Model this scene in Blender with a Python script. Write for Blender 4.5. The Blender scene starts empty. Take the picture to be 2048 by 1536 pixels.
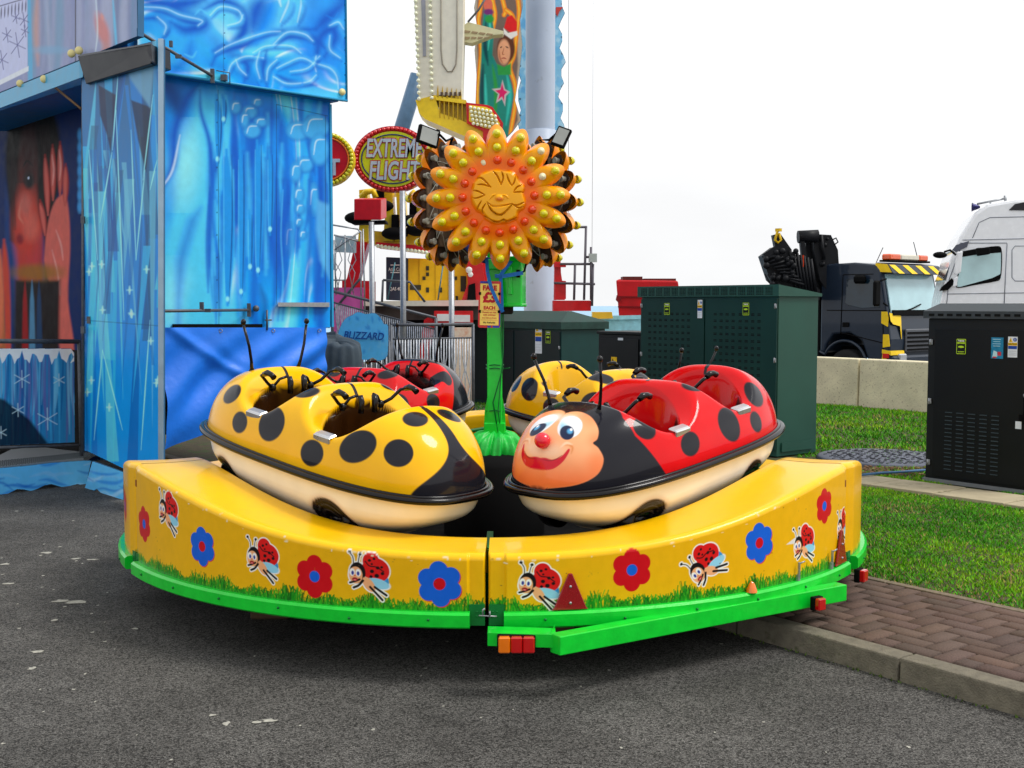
import bpy, math, random
import numpy as np
from mathutils import Vector, Matrix
R = math.radians
sc = bpy.context.scene
col = sc.collection
rnd = random.Random(7)
nrng = np.random.default_rng(7)

# ---------------------------------------------------------------- camera
F = 2376.0; PIT = math.atan(160 / F); CH = 1.6           # photo is 2048 x 1536
cam_d = bpy.data.cameras.new('camera'); cam = bpy.data.objects.new('camera', cam_d); col.objects.link(cam)
cam.location = (0, 0, CH); cam.rotation_euler = (math.pi / 2 - PIT, 0, 0)
cam_d.sensor_width = 36; cam_d.lens = 36 * F / 2048; cam_d.clip_end = 3000; cam_d.clip_start = 0.05
sc.camera = cam
# ---------------------------------------------------------------- world
SUN_EL, SUN_AZ = 54, 97          # azimuth measured clockwise from +Y
w = bpy.data.worlds.new('World'); sc.world = w; w.use_nodes = True
nt = w.node_tree; N = nt.nodes; L = nt.links
bg = N['Background']
sky = N.new('ShaderNodeTexSky'); sky.sky_type = 'NISHITA'; sky.sun_disc = False
sky.sun_elevation = R(SUN_EL); sky.sun_rotation = R(SUN_AZ); sky.air_density = 1.0; sky.dust_density = 4
hs = N.new('ShaderNodeHueSaturation'); hs.inputs['Saturation'].default_value = .35
nz = N.new('ShaderNodeTexNoise'); nz.inputs['Scale'].default_value = 2.2; nz.inputs['Detail'].default_value = 6
tc = N.new('ShaderNodeTexCoord'); mp = N.new('ShaderNodeMapping'); mp.inputs['Scale'].default_value = (1, 1, 3.0)
cr = N.new('ShaderNodeValToRGB'); cr.color_ramp.elements[0].position = .38; cr.color_ramp.elements[1].position = .62
cr.color_ramp.elements[0].color = (9.05, 9.1, 9.2, 1); cr.color_ramp.elements[1].color = (10.2, 10.3, 10.4, 1)
mx = N.new('ShaderNodeMixRGB'); mx.inputs[0].default_value = .88
L.new(tc.outputs['Generated'], mp.inputs[0]); L.new(mp.outputs[0], nz.inputs['Vector']); L.new(nz.outputs[0], cr.inputs[0])
L.new(sky.outputs[0], hs.inputs['Color']); L.new(hs.outputs[0], mx.inputs[1]); L.new(cr.outputs[0], mx.inputs[2])
L.new(mx.outputs[0], bg.inputs[0]); bg.inputs[1].default_value = .105
# ---------------------------------------------------------------- sun
sd = bpy.data.lights.new('sun', 'SUN'); so = bpy.data.objects.new('sun', sd); col.objects.link(so)
sd.energy = 2.0; sd.angle = R(20); sd.color = (1, .97, .92)
sdir = Vector((math.sin(R(SUN_AZ)) * math.cos(R(SUN_EL)), math.cos(R(SUN_AZ)) * math.cos(R(SUN_EL)), math.sin(R(SUN_EL))))
so.rotation_euler = (-sdir).to_track_quat('-Z', 'Y').to_euler()
vs = sc.view_settings; vs.view_transform = 'Standard'; vs.look = 'None'; vs.exposure = 0.15; vs.gamma = 1; vs.use_curve_mapping = False

# ---------------------------------------------------------------- pixel -> point helpers (photo pixels)
CP, SP_ = math.cos(PIT), math.sin(PIT)
def ray(px, py):
    a = (px - 1024) / F; b = (768 - py) / F
    return Vector((a, CP + b * SP_, -SP_ + b * CP))
def PY(px, py, Y):
    d = ray(px, py); return Vector((0, 0, CH)) + d * (Y / d.y)
def PZ(px, py, z):
    d = ray(px, py); return Vector((0, 0, CH)) + d * ((z - CH) / d.z)
def PP(px, py, p, n):
    d = ray(px, py); o = Vector((0, 0, CH)); return o + d * ((p - o).dot(n) / d.dot(n))
def topx(V):
    V = np.asarray(V); x, y, z = V[..., 0], V[..., 1], V[..., 2] - CH
    d = y * CP - z * SP_; u = y * SP_ + z * CP
    return 1024 + F * x / d, 768 - F * u / d

# ---------------------------------------------------------------- colours and materials
def lin(c):
    c = c / 255.0
    return c / 12.92 if c <= .04045 else ((c + .055) / 1.055) ** 2.4
def C3(r, g, b): return (lin(r), lin(g), lin(b))
MATS = {}
def mat(name, c=(.5, .5, .5), rough=.5, metal=0.0, var=.08, scale=9.0, bump=0.0, bscale=60.0, vcol=False, coat=0.0,
        emit=None, trans=0.0, alpha=1.0, dirt=None, spec=.28, rustc=None):
    if name in MATS: return MATS[name]
    if not len(c): raise KeyError(name)
    m = bpy.data.materials.new(name); m.use_nodes = True; MATS[name] = m
    nt = m.node_tree; n = nt.nodes; l = nt.links; p = n['Principled BSDF']
    tc = n.new('ShaderNodeTexCoord'); nz = n.new('ShaderNodeTexNoise'); nz.inputs['Scale'].default_value = scale; nz.inputs['Detail'].default_value = 5
    l.new(tc.outputs['Object'], nz.inputs['Vector'])
    mr = n.new('ShaderNodeMapRange'); mr.inputs[1].default_value = .3; mr.inputs[2].default_value = .7
    mr.inputs[3].default_value = 1 - var; mr.inputs[4].default_value = 1 + var; l.new(nz.outputs[0], mr.inputs[0])
    mul = n.new('ShaderNodeVectorMath'); mul.operation = 'SCALE'
    if vcol:
        a = n.new('ShaderNodeAttribute'); a.attribute_name = 'Col'; l.new(a.outputs['Color'], mul.inputs[0])
    else: mul.inputs[0].default_value = c[:3]
    l.new(mr.outputs[0], mul.inputs['Scale']); out = mul.outputs[0]
    if dirt:
        n2 = n.new('ShaderNodeTexNoise'); n2.inputs['Scale'].default_value = dirt[1]; n2.inputs['Detail'].default_value = 9; n2.inputs['Roughness'].default_value = .7
        l.new(tc.outputs['Object'], n2.inputs['Vector'])
        r2 = n.new('ShaderNodeMapRange'); r2.inputs[1].default_value = dirt[2]; r2.inputs[2].default_value = dirt[2] + .12; l.new(n2.outputs[0], r2.inputs[0])
        mm = n.new('ShaderNodeMixRGB'); mm.inputs[2].default_value = (*dirt[0], 1); l.new(r2.outputs[0], mm.inputs[0]); l.new(out, mm.inputs[1]); out = mm.outputs[0]
    l.new(out, p.inputs['Base Color'])
    p.inputs['Roughness'].default_value = rough; p.inputs['Metallic'].default_value = metal; p.inputs['Specular IOR Level'].default_value = spec
    p.inputs['Coat Weight'].default_value = coat; p.inputs['Coat Roughness'].default_value = .04
    p.inputs['Transmission Weight'].default_value = trans; p.inputs['Alpha'].default_value = alpha
    rr = n.new('ShaderNodeMapRange'); rr.inputs[3].default_value = max(0, rough * .8); rr.inputs[4].default_value = min(1, rough * 1.25 + .01)
    l.new(nz.outputs[0], rr.inputs[0]); l.new(rr.outputs[0], p.inputs['Roughness'])
    if emit: p.inputs['Emission Color'].default_value = (*emit[0], 1); p.inputs['Emission Strength'].default_value = emit[1]
    if bump:
        nb = n.new('ShaderNodeTexNoise'); nb.inputs['Scale'].default_value = bscale; nb.inputs['Detail'].default_value = 6
        l.new(tc.outputs['Object'], nb.inputs['Vector']); b = n.new('ShaderNodeBump'); b.inputs['Strength'].default_value = bump
        b.inputs['Distance'].default_value = .01; l.new(nb.outputs[0], b.inputs['Height']); l.new(b.outputs[0], p.inputs['Normal'])
    return m

# ---------------------------------------------------------------- mesh builders
def bas(o):
    m = o.matrix_basis.copy(); p = o.parent
    while p: m = p.matrix_basis @ m; p = p.parent
    return m
def tag(o, label=None, cat=None, group=None, kind=None):
    if label: o['label'] = label
    if cat: o['category'] = cat
    if group: o['group'] = group
    if kind: o['kind'] = kind
    return o
def thing(name, label, cat, loc=(0, 0, 0), rot=None, group=None):
    o = bpy.data.objects.new(name, None); col.objects.link(o); o.empty_display_size = .1
    o.location = loc
    if rot is not None:
        if isinstance(rot, Matrix): o.matrix_basis = Matrix.Translation(Vector(loc)) @ rot.to_4x4()
        else: o.rotation_euler = rot if hasattr(rot, '__len__') else (0, 0, rot)
    return tag(o, label, cat, group)
def link(name, me, mats, parent=None, world=False, smooth=False):
    if not isinstance(mats, (list, tuple)): mats = [mats]
    for m in mats: me.materials.append(m)
    if smooth: me.shade_smooth()
    o = bpy.data.objects.new(name, me); col.objects.link(o)
    if parent:
        if world: me.transform(bas(parent).inverted())
        o.parent = parent
    return o
class MB:
    def __init__(s): s.v = []; s.f = []; s.mi = []; s.m = 0; s.sm = []
    def add(s, vs, fs, smooth=False):
        b = len(s.v); s.v += [tuple(v) for v in vs]
        for f in fs: s.f.append([i + b for i in f]); s.mi.append(s.m); s.sm.append(smooth)
        return s
    def hexa(s, p):   # 8 corners: 0-3 bottom ring, 4-7 top ring
        return s.add(p, [(0, 3, 2, 1), (4, 5, 6, 7), (0, 1, 5, 4), (1, 2, 6, 5), (2, 3, 7, 6), (3, 0, 4, 7)])
    def box(s, c, d, rot=None, bev=0):
        x, y, z = d[0] / 2, d[1] / 2, d[2] / 2; c = Vector(c)
        if bev:
            b = min(bev, x * .9, y * .9, z * .9); vs = []; idx = {}
            for sx in (-1, 1):
                for sy in (-1, 1):
                    for sz in (-1, 1):
                        for ax, q in enumerate(((x, y - b, z - b), (x - b, y, z - b), (x - b, y - b, z))):
                            idx[(sx, sy, sz, ax)] = len(vs); vs.append(Vector((sx * q[0], sy * q[1], sz * q[2])))
            fs = []
            for sg in (-1, 1):
                for ax in range(3):
                    o = []
                    for a, bb in ((-1, -1), (1, -1), (1, 1), (-1, 1)):
                        k = [0, 0, 0]; k[ax] = sg; k[(ax + 1) % 3] = a; k[(ax + 2) % 3] = bb; o.append(idx[(*k, ax)])
                    fs.append(o if sg > 0 else o[::-1])
            for ax in range(3):
                a1, a2 = (ax + 1) % 3, (ax + 2) % 3
                for s1 in (-1, 1):
                    for s2 in (-1, 1):
                        k = [0, 0, 0]; k[a1] = s1; k[a2] = s2; k0 = k[:]; k1 = k[:]; k0[ax] = -1; k1[ax] = 1
                        q = [idx[(*k0, a1)], idx[(*k1, a1)], idx[(*k1, a2)], idx[(*k0, a2)]]
                        fs.append(q if s1 * s2 < 0 else q[::-1])
            for sx in (-1, 1):
                for sy in (-1, 1):
                    for sz in (-1, 1):
                        q = [idx[(sx, sy, sz, a)] for a in range(3)]; fs.append(q if sx * sy * sz > 0 else q[::-1])
        else:
            vs = [Vector(q) for q in ((-x, -y, -z), (x, -y, -z), (x, y, -z), (-x, y, -z), (-x, -y, z), (x, -y, z), (x, y, z), (-x, y, z))]
            fs = [(0, 3, 2, 1), (4, 5, 6, 7), (0, 1, 5, 4), (1, 2, 6, 5), (2, 3, 7, 6), (3, 0, 4, 7)]
        if rot is not None: vs = [rot @ v for v in vs]
        return s.add([v + c for v in vs], fs)
    def tube(s, pts, r, n=10, cap=True, closed=False):
        pts = [Vector(p) for p in pts]; rs = r if hasattr(r, '__len__') else [r] * len(pts)
        vs = []; fs = []; u = None; m = len(pts)
        for i, p in enumerate(pts):
            if closed: t = pts[(i + 1) % m] - pts[i - 1]
            else: t = pts[min(i + 1, m - 1)] - pts[max(i - 1, 0)]
            t = t.normalized()
            if u is None: u = t.orthogonal().normalized()
            u = (u - t * u.dot(t)).normalized(); v = t.cross(u)
            for k in range(n):
                a = 2 * math.pi * k / n; vs.append(p + (u * math.cos(a) + v * math.sin(a)) * rs[i])
        for i in range(m if closed else m - 1):
            for k in range(n):
                a, b = i * n + k, i * n + (k + 1) % n; j = ((i + 1) % m) * n; fs.append((a, b, j + (k + 1) % n, j + k))
        s.add(vs, fs, True)
        if cap and not closed:
            b = len(s.v) - len(vs)
            s.f.append([b + k for k in range(n)][::-1]); s.mi.append(s.m); s.sm.append(False)
            s.f.append([b + (m - 1) * n + k for k in range(n)]); s.mi.append(s.m); s.sm.append(False)
        return s
    def lathe(s, prof, c=(0, 0, 0), n=24, M=None):     # prof [(r,z)]
        vs = []; fs = []; c = Vector(c)
        for r, z in prof:
            for k in range(n):
                a = 2 * math.pi * k / n; q = Vector((r * math.cos(a), r * math.sin(a), z)); vs.append((M @ q if M is not None else q) + c)
        for i in range(len(prof) - 1):
            for k in range(n): fs.append((i * n + k, i * n + (k + 1) % n, (i + 1) * n + (k + 1) % n, (i + 1) * n + k))
        return s.add(vs, fs, True)
    def ball(s, c, r, n=12, sq=(1, 1, 1), M=None):
        pr = [(max(1e-4, math.sin(math.pi * i / n)) * r, -math.cos(math.pi * i / n) * r) for i in range(n + 1)]
        S = Matrix.Diagonal(sq); S = (M @ S) if M is not None else S
        return s.lathe(pr, c, n * 2 if n < 9 else n + 6, S)
    def prism(s, pts, off):      # pts: planar 3D loop, off: extrusion vector
        n = len(pts); a = [Vector(p) for p in pts]; o = Vector(off); b = [p + o for p in a]
        fs = [list(range(n))[::-1], [n + i for i in range(n)]] + [(i, (i + 1) % n, n + (i + 1) % n, n + i) for i in range(n)]
        return s.add(a + b, fs)
    def quad(s, *p): return s.add(p, [tuple(range(len(p)))])
    def build(s, name, mats, parent=None, world=False, bevel=0, fix=True):
        me = bpy.data.meshes.new(name); me.from_pydata(s.v, [], s.f)
        for i, p in enumerate(me.polygons): p.material_index = s.mi[i]; p.use_smooth = s.sm[i]
        if fix:
            import bmesh
            b = bmesh.new(); b.from_mesh(me); bmesh.ops.recalc_face_normals(b, faces=b.faces); b.to_mesh(me); b.free()
        me.update()
        o = link(name, me, mats, parent, world)
        if bevel:
            md = o.modifiers.new('bevel', 'BEVEL'); md.width = bevel; md.segments = 2; md.limit_method = 'ANGLE'
        return o
def fastmesh(name, V, Fq, colr=None, smooth=True):
    V = np.asarray(V, np.float32).reshape(-1, 3); Fq = np.asarray(Fq, np.int32); k = Fq.shape[1]
    me = bpy.data.meshes.new(name); me.vertices.add(len(V)); me.vertices.foreach_set('co', V.ravel())
    me.loops.add(Fq.size); me.loops.foreach_set('vertex_index', Fq.ravel()); me.polygons.add(len(Fq))
    me.polygons.foreach_set('loop_start', np.arange(0, Fq.size, k, dtype=np.int32))
    me.update(calc_edges=True); me.validate()
    if colr is not None:
        a = me.color_attributes.new('Col', 'FLOAT_COLOR', 'POINT')
        c = np.ones((len(V), 4), np.float32); c[:, :3] = np.asarray(colr).reshape(-1, 3); a.data.foreach_set('color', c.ravel())
    if smooth: me.shade_smooth()
    return me
def gridfaces(nu, nv, flip=False):
    i = np.arange(nu - 1)[:, None] * nv + np.arange(nv - 1)[None]; q = np.stack([i, i + nv, i + nv + 1, i + 1], -1).reshape(-1, 4)
    return q[:, ::-1] if flip else q
def grid(name, V, colr, m, parent=None, world=False, flip=False, smooth=True):
    return link(name, fastmesh(name, V, gridfaces(V.shape[0], V.shape[1], flip), colr, smooth), m, parent, world)
def rot_to(n, up=(0, 0, 1)):      # local +Y -> n, +Z -> up
    n = Vector(n).normalized(); up = Vector(up); x = n.cross(up).normalized(); z = x.cross(n)
    return Matrix((x, n, z)).transposed()
def text_mesh(name, s, size, M, m, parent=None, world=True, ext=.0008, sx=1.0, bold=.0, align='CENTER', shear=0):
    """text whose local x = M col0, y = M col1; M is 4x4"""
    cu = bpy.data.curves.new(name, 'FONT'); cu.body = s; cu.size = size; cu.extrude = ext; cu.offset = bold; cu.align_x = align; cu.align_y = 'CENTER'; cu.shear = shear
    cu.resolution_u = 3
    ob = bpy.data.objects.new('tmp', cu); col.objects.link(ob); dg = bpy.context.evaluated_depsgraph_get(); me = bpy.data.meshes.new_from_object(ob.evaluated_get(dg))
    bpy.data.objects.remove(ob); me.name = name; me.transform(M @ Matrix.Diagonal((sx, 1, 1, 1)))
    me.materials.clear()
    return link(name, me, m, parent, world)
def frame4(o, x, y):
    x = Vector(x).normalized(); y = Vector(y); y = (y - x * x.dot(y)).normalized(); z = x.cross(y); M = Matrix((x, y, z)).transposed().to_4x4(); M.translation = Vector(o); return M

# ---------------------------------------------------------------- painter on arrays of 2D coordinates
def sstep(a, b, x):
    t = np.clip((x - a) / (b - a), 0, 1); return t * t * (3 - 2 * t)
class Paint:
    def __init__(s, X, Y, base, soft=1.0):
        s.X = np.asarray(X, float); s.Y = np.asarray(Y, float); s.c = np.empty(s.X.shape + (3,)); s.c[...] = base; s.soft = soft; s.mask = None
    def put(s, idx, a, c):
        if s.mask is not None: a = a * s.mask[idx]
        a = a[:, None]; s.c[idx] = s.c[idx] * (1 - a) + np.array(c) * a
    def sel(s, x0, x1, y0, y1): return np.nonzero((s.X > x0) & (s.X < x1) & (s.Y > y0) & (s.Y < y1))
    def ell(s, cx, cy, rx, ry, c, rot=0, soft=None, al=1.0):
        so = soft or s.soft; m = max(rx, ry) + so; i = s.sel(cx - m, cx + m, cy - m, cy + m)
        if not len(i[0]): return
        dx = s.X[i] - cx; dy = s.Y[i] - cy; ca, sa = math.cos(rot), math.sin(rot); u = (dx * ca + dy * sa) / rx; v = (-dx * sa + dy * ca) / ry
        d = (np.sqrt(u * u + v * v) - 1) * min(rx, ry); s.put(i, (1 - sstep(-so, so, d)) * al, c)
    def poly(s, pts, c, soft=None, al=1.0):
        so = soft or s.soft; P = np.array(pts, float); i = s.sel(P[:, 0].min() - so, P[:, 0].max() + so, P[:, 1].min() - so, P[:, 1].max() + so)
        if not len(i[0]): return
        x = s.X[i]; y = s.Y[i]; ins = np.zeros(len(x), bool); dm = np.full(len(x), 1e9)
        for k in range(len(P)):
            a = P[k]; b = P[(k + 1) % len(P)]
            dm = np.minimum(dm, segd(x, y, a, b)[0])
            if a[1] != b[1]:
                cnd = ((a[1] > y) != (b[1] > y)) & (x < (b[0] - a[0]) * (y - a[1]) / (b[1] - a[1]) + a[0]); ins ^= cnd
        d = np.where(ins, -dm, dm); s.put(i, (1 - sstep(-so, so, d)) * al, c)
    def line(s, pts, w, c, soft=None, al=1.0, smooth=True, taper=True):
        so = soft or s.soft; P = curve(pts) if smooth and len(pts) > 2 else np.array(pts, float)
        m = w + so; i = s.sel(P[:, 0].min() - m, P[:, 0].max() + m, P[:, 1].min() - m, P[:, 1].max() + m)
        if not len(i[0]): return
        x = s.X[i]; y = s.Y[i]; bd = np.full(len(x), 1e9); n = len(P) - 1
        for k in range(n):
            d, t = segd(x, y, P[k], P[k + 1]); tt = (k + t) / n
            ww = w / 2 * (np.sin(np.pi * np.clip(tt, .03, .97)) ** .6 if taper else 1)
            bd = np.minimum(bd, d - ww)
        s.put(i, (1 - sstep(-so, so, bd)) * al, c)
def segd(x, y, a, b):
    dx, dy = b[0] - a[0], b[1] - a[1]; L2 = dx * dx + dy * dy + 1e-12; t = np.clip(((x - a[0]) * dx + (y - a[1]) * dy) / L2, 0, 1)
    return np.hypot(x - a[0] - t * dx, y - a[1] - t * dy), t
def curve(pts, k=5):
    P = [np.array(p, float) for p in pts]; P = [2 * P[0] - P[1]] + P + [2 * P[-1] - P[-2]]; o = []
    for i in range(1, len(P) - 2):
        for j in range(k):
            t = j / k; a, b, c, d = P[i - 1:i + 3]; o.append(.5 * (2 * b + (c - a) * t + (2 * a - 5 * b + 4 * c - d) * t * t + (3 * b - a - 3 * c + d) * t ** 3))
    o.append(P[-2]); return np.array(o)

# ---------------------------------------------------------------- shared materials
M_vpaint = mat('airbrushed_paint', vcol=True, rough=.35, coat=.12, var=.05, scale=14, spec=.15)
M_gloss = mat('gelcoat', vcol=True, rough=.2, coat=.38, var=.04, scale=7, spec=.1)
M_panel = mat('fibreglass_panel', vcol=True, rough=.3, coat=.22, var=.035, scale=22, bump=.05, bscale=260, spec=.2, dirt=(C3(176, 132, 30), 17, .66))
M_green = mat('green_gloss_paint', C3(4, 205, 48), .3, coat=.4, var=.1, scale=16, bump=.12, bscale=60, dirt=(C3(30, 70, 30), 30, .7))
M_green2 = mat('green_paint_dark', C3(4, 110, 45), .45, var=.15)
M_black = mat('black_rubber', C3(12, 9, 12), .24, coat=.25, var=.1, spec=.2)
M_blk = mat('matt_black', C3(9, 9, 10), .7, var=.2, spec=.1)
M_steel = mat('galvanised_steel', C3(165, 168, 172), .42, metal=.7, var=.15, scale=30)
M_dsteel = mat('dull_steel', C3(95, 98, 104), .5, metal=.5, var=.2, scale=30)
M_chrome = mat('chrome', C3(225, 225, 228), .16, metal=1.0, var=.05)
M_white = mat('white_paint', C3(232, 230, 226), .4, var=.05, dirt=(C3(150, 140, 120), 6, .68))
M_yellow = mat('yellow_paint', C3(240, 196, 15), .4, var=.1, coat=.2)
M_red = mat('red_paint', C3(205, 12, 20), .4, var=.1, coat=.2)
M_glass = mat('dark_glass', C3(20, 30, 34), .05, var=.05, coat=1)
# ================================================================ THE GROUND
K0 = PZ(2048, 1437, 0); K1 = PZ(1672, 1327, 0); KD = (K1 - K0).normalized(); KN = Vector((KD.y, -KD.x, 0))
if KN.y < 0: KN = -KN
n0 = K0.dot(KN)
def TN(t, n, z=0.0): return K0 + KD * t + KN * (n - n0) + Vector((0, 0, z))     # t along the kerb (away), n across
def struct(o): o['kind'] = 'structure'; return o
def asphalt(name, dark, light, sc_=150.0, dirt_c=None):
    m = bpy.data.materials.new(name); m.use_nodes = True; nt = m.node_tree; n = nt.nodes; l = nt.links; p = n['Principled BSDF']
    tc = n.new('ShaderNodeTexCoord')
    def noise(s, d=4, r=.6):
        q = n.new('ShaderNodeTexNoise'); q.inputs['Scale'].default_value = s; q.inputs['Detail'].default_value = d; q.inputs['Roughness'].default_value = r; l.new(tc.outputs['Object'], q.inputs['Vector']); return q
    a = noise(sc_, 3, .75); v = n.new('ShaderNodeTexVoronoi'); v.inputs['Scale'].default_value = sc_ * .75; l.new(tc.outputs['Object'], v.inputs['Vector'])
    b = noise(1.3, 5); c = noise(7, 5)
    r = n.new('ShaderNodeValToRGB'); e = r.color_ramp.elements; e[0].position = .36; e[0].color = (*dark, 1); e[1].position = .64; e[1].color = (*light, 1); l.new(a.outputs[0], r.inputs[0])
    # each stone chip its own grey
    mx = n.new('ShaderNodeMixRGB'); mx.blend_type = 'OVERLAY'; mx.inputs[0].default_value = .8; l.new(r.outputs[0], mx.inputs[1])
    bw = n.new('ShaderNodeSeparateColor'); l.new(v.outputs['Color'], bw.inputs[0]); cb = n.new('ShaderNodeCombineColor'); [l.new(bw.outputs[0], cb.inputs[k]) for k in range(3)]; l.new(cb.outputs[0], mx.inputs[2])
    mr = n.new('ShaderNodeMapRange'); mr.inputs[1].default_value = .3; mr.inputs[2].default_value = .7; mr.inputs[3].default_value = .7; mr.inputs[4].default_value = 1.25; l.new(b.outputs[0], mr.inputs[0])
    m2 = n.new('ShaderNodeMapRange'); m2.inputs[1].default_value = .3; m2.inputs[2].default_value = .7; m2.inputs[3].default_value = .88; m2.inputs[4].default_value = 1.12; l.new(c.outputs[0], m2.inputs[0])
    mu = n.new('ShaderNodeMath'); mu.operation = 'MULTIPLY'; l.new(mr.outputs[0], mu.inputs[0]); l.new(m2.outputs[0], mu.inputs[1])
    sc2 = n.new('ShaderNodeVectorMath'); sc2.operation = 'SCALE'; l.new(mx.outputs[0], sc2.inputs[0]); l.new(mu.outputs[0], sc2.inputs['Scale']); l.new(sc2.outputs[0], p.inputs['Base Color'])
    p.inputs['Roughness'].default_value = .85; p.inputs['Specular IOR Level'].default_value = .15; bp = n.new('ShaderNodeBump'); bp.inputs['Strength'].default_value = .5; bp.inputs['Distance'].default_value = .004; l.new(a.outputs[0], bp.inputs['Height']); l.new(bp.outputs[0], p.inputs['Normal'])
    return m
M_asph = asphalt('asphalt', (.008, .008, .009), (.135, .130, .120), 190)
g = MB(); g.quad((-60, -6, 0), (60, -6, 0), (60, 15, 0), (-60, 46, 0)); struct(g.build('road', M_asph, fix=False))
M_yard = asphalt('yard_asphalt', (.06, .06, .06), (.2, .2, .19), 20)
g = MB(); g.quad((-60, -8, -.63), (90, -8, -.63), (90, 46, -.63), (-60, 46, -.63)); struct(g.build('promenade', M_yard, fix=False))
m_sea = mat('sea_water', C3(150, 184, 208), .7, var=.1, scale=.02, spec=.15, bump=.4, bscale=.4)
g = MB(); g.quad((-1800, 44, -3), (1800, 44, -3), (1800, 2600, -3), (-1800, 2600, -3)); struct(g.build('sea', m_sea, fix=False))

M_kerb = mat('kerb_concrete', C3(112, 106, 92), .85, var=.22, scale=22, bump=.7, bscale=120, dirt=(C3(70, 74, 48), 9, .6))
GZ = .1
kb = MB(); t = -4.0
while t < 14:
    n_, L_ = n0, .905; a = [TN(t, n_), TN(t + L_, n_), TN(t + L_, n_ + .125), TN(t, n_ + .125)]
    jz = rnd.uniform(-.003, .003); b = [TN(t, n_ + .012, GZ + jz), TN(t + L_, n_ + .012, GZ + jz), TN(t + L_, n_ + .125, GZ + jz), TN(t, n_ + .125, GZ + jz)]
    a = [q - Vector((0, 0, .1)) for q in a]; kb.hexa(a + b); t += .915
ko = kb.build('kerb', M_kerb, bevel=.008); struct(ko)
# soil / bedding slab under pavement and lawn
M_soil = mat('soil', C3(70, 62, 44), .95, var=.35, scale=14, bump=.6, bscale=60, dirt=(C3(52, 78, 26), 5, .5))
def slab(name, t0, t1, na, nb, z, m, zb=-.7):
    s = MB(); s.hexa([TN(t0, na, zb), TN(t1, na, zb), TN(t1, nb, zb), TN(t0, nb, zb), TN(t0, na, z), TN(t1, na, z), TN(t1, nb, z), TN(t0, nb, z)]); return s.build(name, m)
struct(slab('verge_soil', -8, 40, n0 + .127, 14.62, GZ - .012, M_soil))
# herringbone bricks
M_brick = mat('brick_paver', vcol=True, rough=.85, var=.3, scale=120, bump=.5, bscale=220)
BV = []; BF = []; BC = []
W_ = .1; na, nb = n0 + .135, n0 + 1.13
def addb(x0, y0, x1, y1):
    x0 = max(x0, 0); x1 = min(x1, nb - na)
    if x1 - x0 < .02: return
    gq = .004; z = GZ + rnd.uniform(-.002, .002); k = len(BV); cb = np.array(C3(92, 74, 66)) * rnd.uniform(.82, 1.16) * np.array([rnd.uniform(.95, 1.05), 1, rnd.uniform(.92, 1.05)])
    c4 = [(y0 + gq, x0 + gq), (y1 - gq, x0 + gq), (y1 - gq, x1 - gq), (y0 + gq, x1 - gq)]; e = .005
    c5 = [(y0 + gq + e, x0 + gq + e), (y1 - gq - e, x0 + gq + e), (y1 - gq - e, x1 - gq - e), (y0 + gq + e, x1 - gq - e)]
    for (tt, nn) in c4: BV.append(TN(tt, na + nn, z - .009))
    for (tt, nn) in c5: BV.append(TN(tt, na + nn, z))
    BC.extend([cb * .7] * 4 + [cb] * 4)
    BF.append((k + 4, k + 5, k + 6, k + 7))
    for q in range(4): BF.append((k + q, k + (q + 1) % 4, k + 4 + (q + 1) % 4, k + 4 + q))
for b_ in range(-14, 16):
    for a_ in range(-50, 60):
        X = a_ + 4 * b_; Yb = a_
        for (x0, y0, x1, y1) in ((X, Yb, X + 2, Yb + 1), (X, Yb + 1, X + 1, Yb + 3)):
            if x1 * W_ > 0 and x0 * W_ < nb - na and y0 * W_ > -3.6 and y1 * W_ < 5.5: addb(x0 * W_, y0 * W_, x1 * W_, y1 * W_)
po = link('pavement', fastmesh('pavement', [tuple(v) for v in BV], BF, np.array(BC), False), M_brick); struct(po)
ed = MB(); t = -4
while t < 12:
    ed.hexa([TN(t, nb, -.1), TN(t + .9, nb, -.1), TN(t + .9, nb + .05, -.1), TN(t, nb + .05, -.1), TN(t, nb, GZ + .004), TN(t + .9, nb, GZ + .004), TN(t + .9, nb + .05, GZ + .004), TN(t, nb + .05, GZ + .004)]); t += .906
struct(ed.build('kerb_edging', mat('edging_concrete', C3(116, 104, 88), .9, var=.25, scale=30, bump=.5), bevel=.005))
# paving slab path in front of the cabinets
M_slab = mat('paving_slab', C3(172, 160, 132), .85, var=.12, scale=7, bump=.35, bscale=90, dirt=(C3(105, 100, 72), 5, .57))
pv = MB(); t = -6
while t < 12:
    jz = rnd.uniform(-.006, .006)
    pv.hexa([TN(t, 8.25, 0), TN(t + .59, 8.25, 0), TN(t + .59, 8.72, 0), TN(t, 8.72, 0), TN(t, 8.25, GZ + .012 + jz), TN(t + .59, 8.25, GZ + .012), TN(t + .59, 8.72, GZ + .012), TN(t, 8.72, GZ + .012 + jz)]); t += .6
struct(pv.build('slab_path', M_slab, bevel=.006))
# concrete hardstanding behind the rides
struct(slab('forecourt', 9.9, 38, n0 + 1.3, 14.3, GZ + .004, asphalt('forecourt_asphalt', (.1, .1, .095), (.26, .25, .23), 40), zb=-.2))

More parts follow.
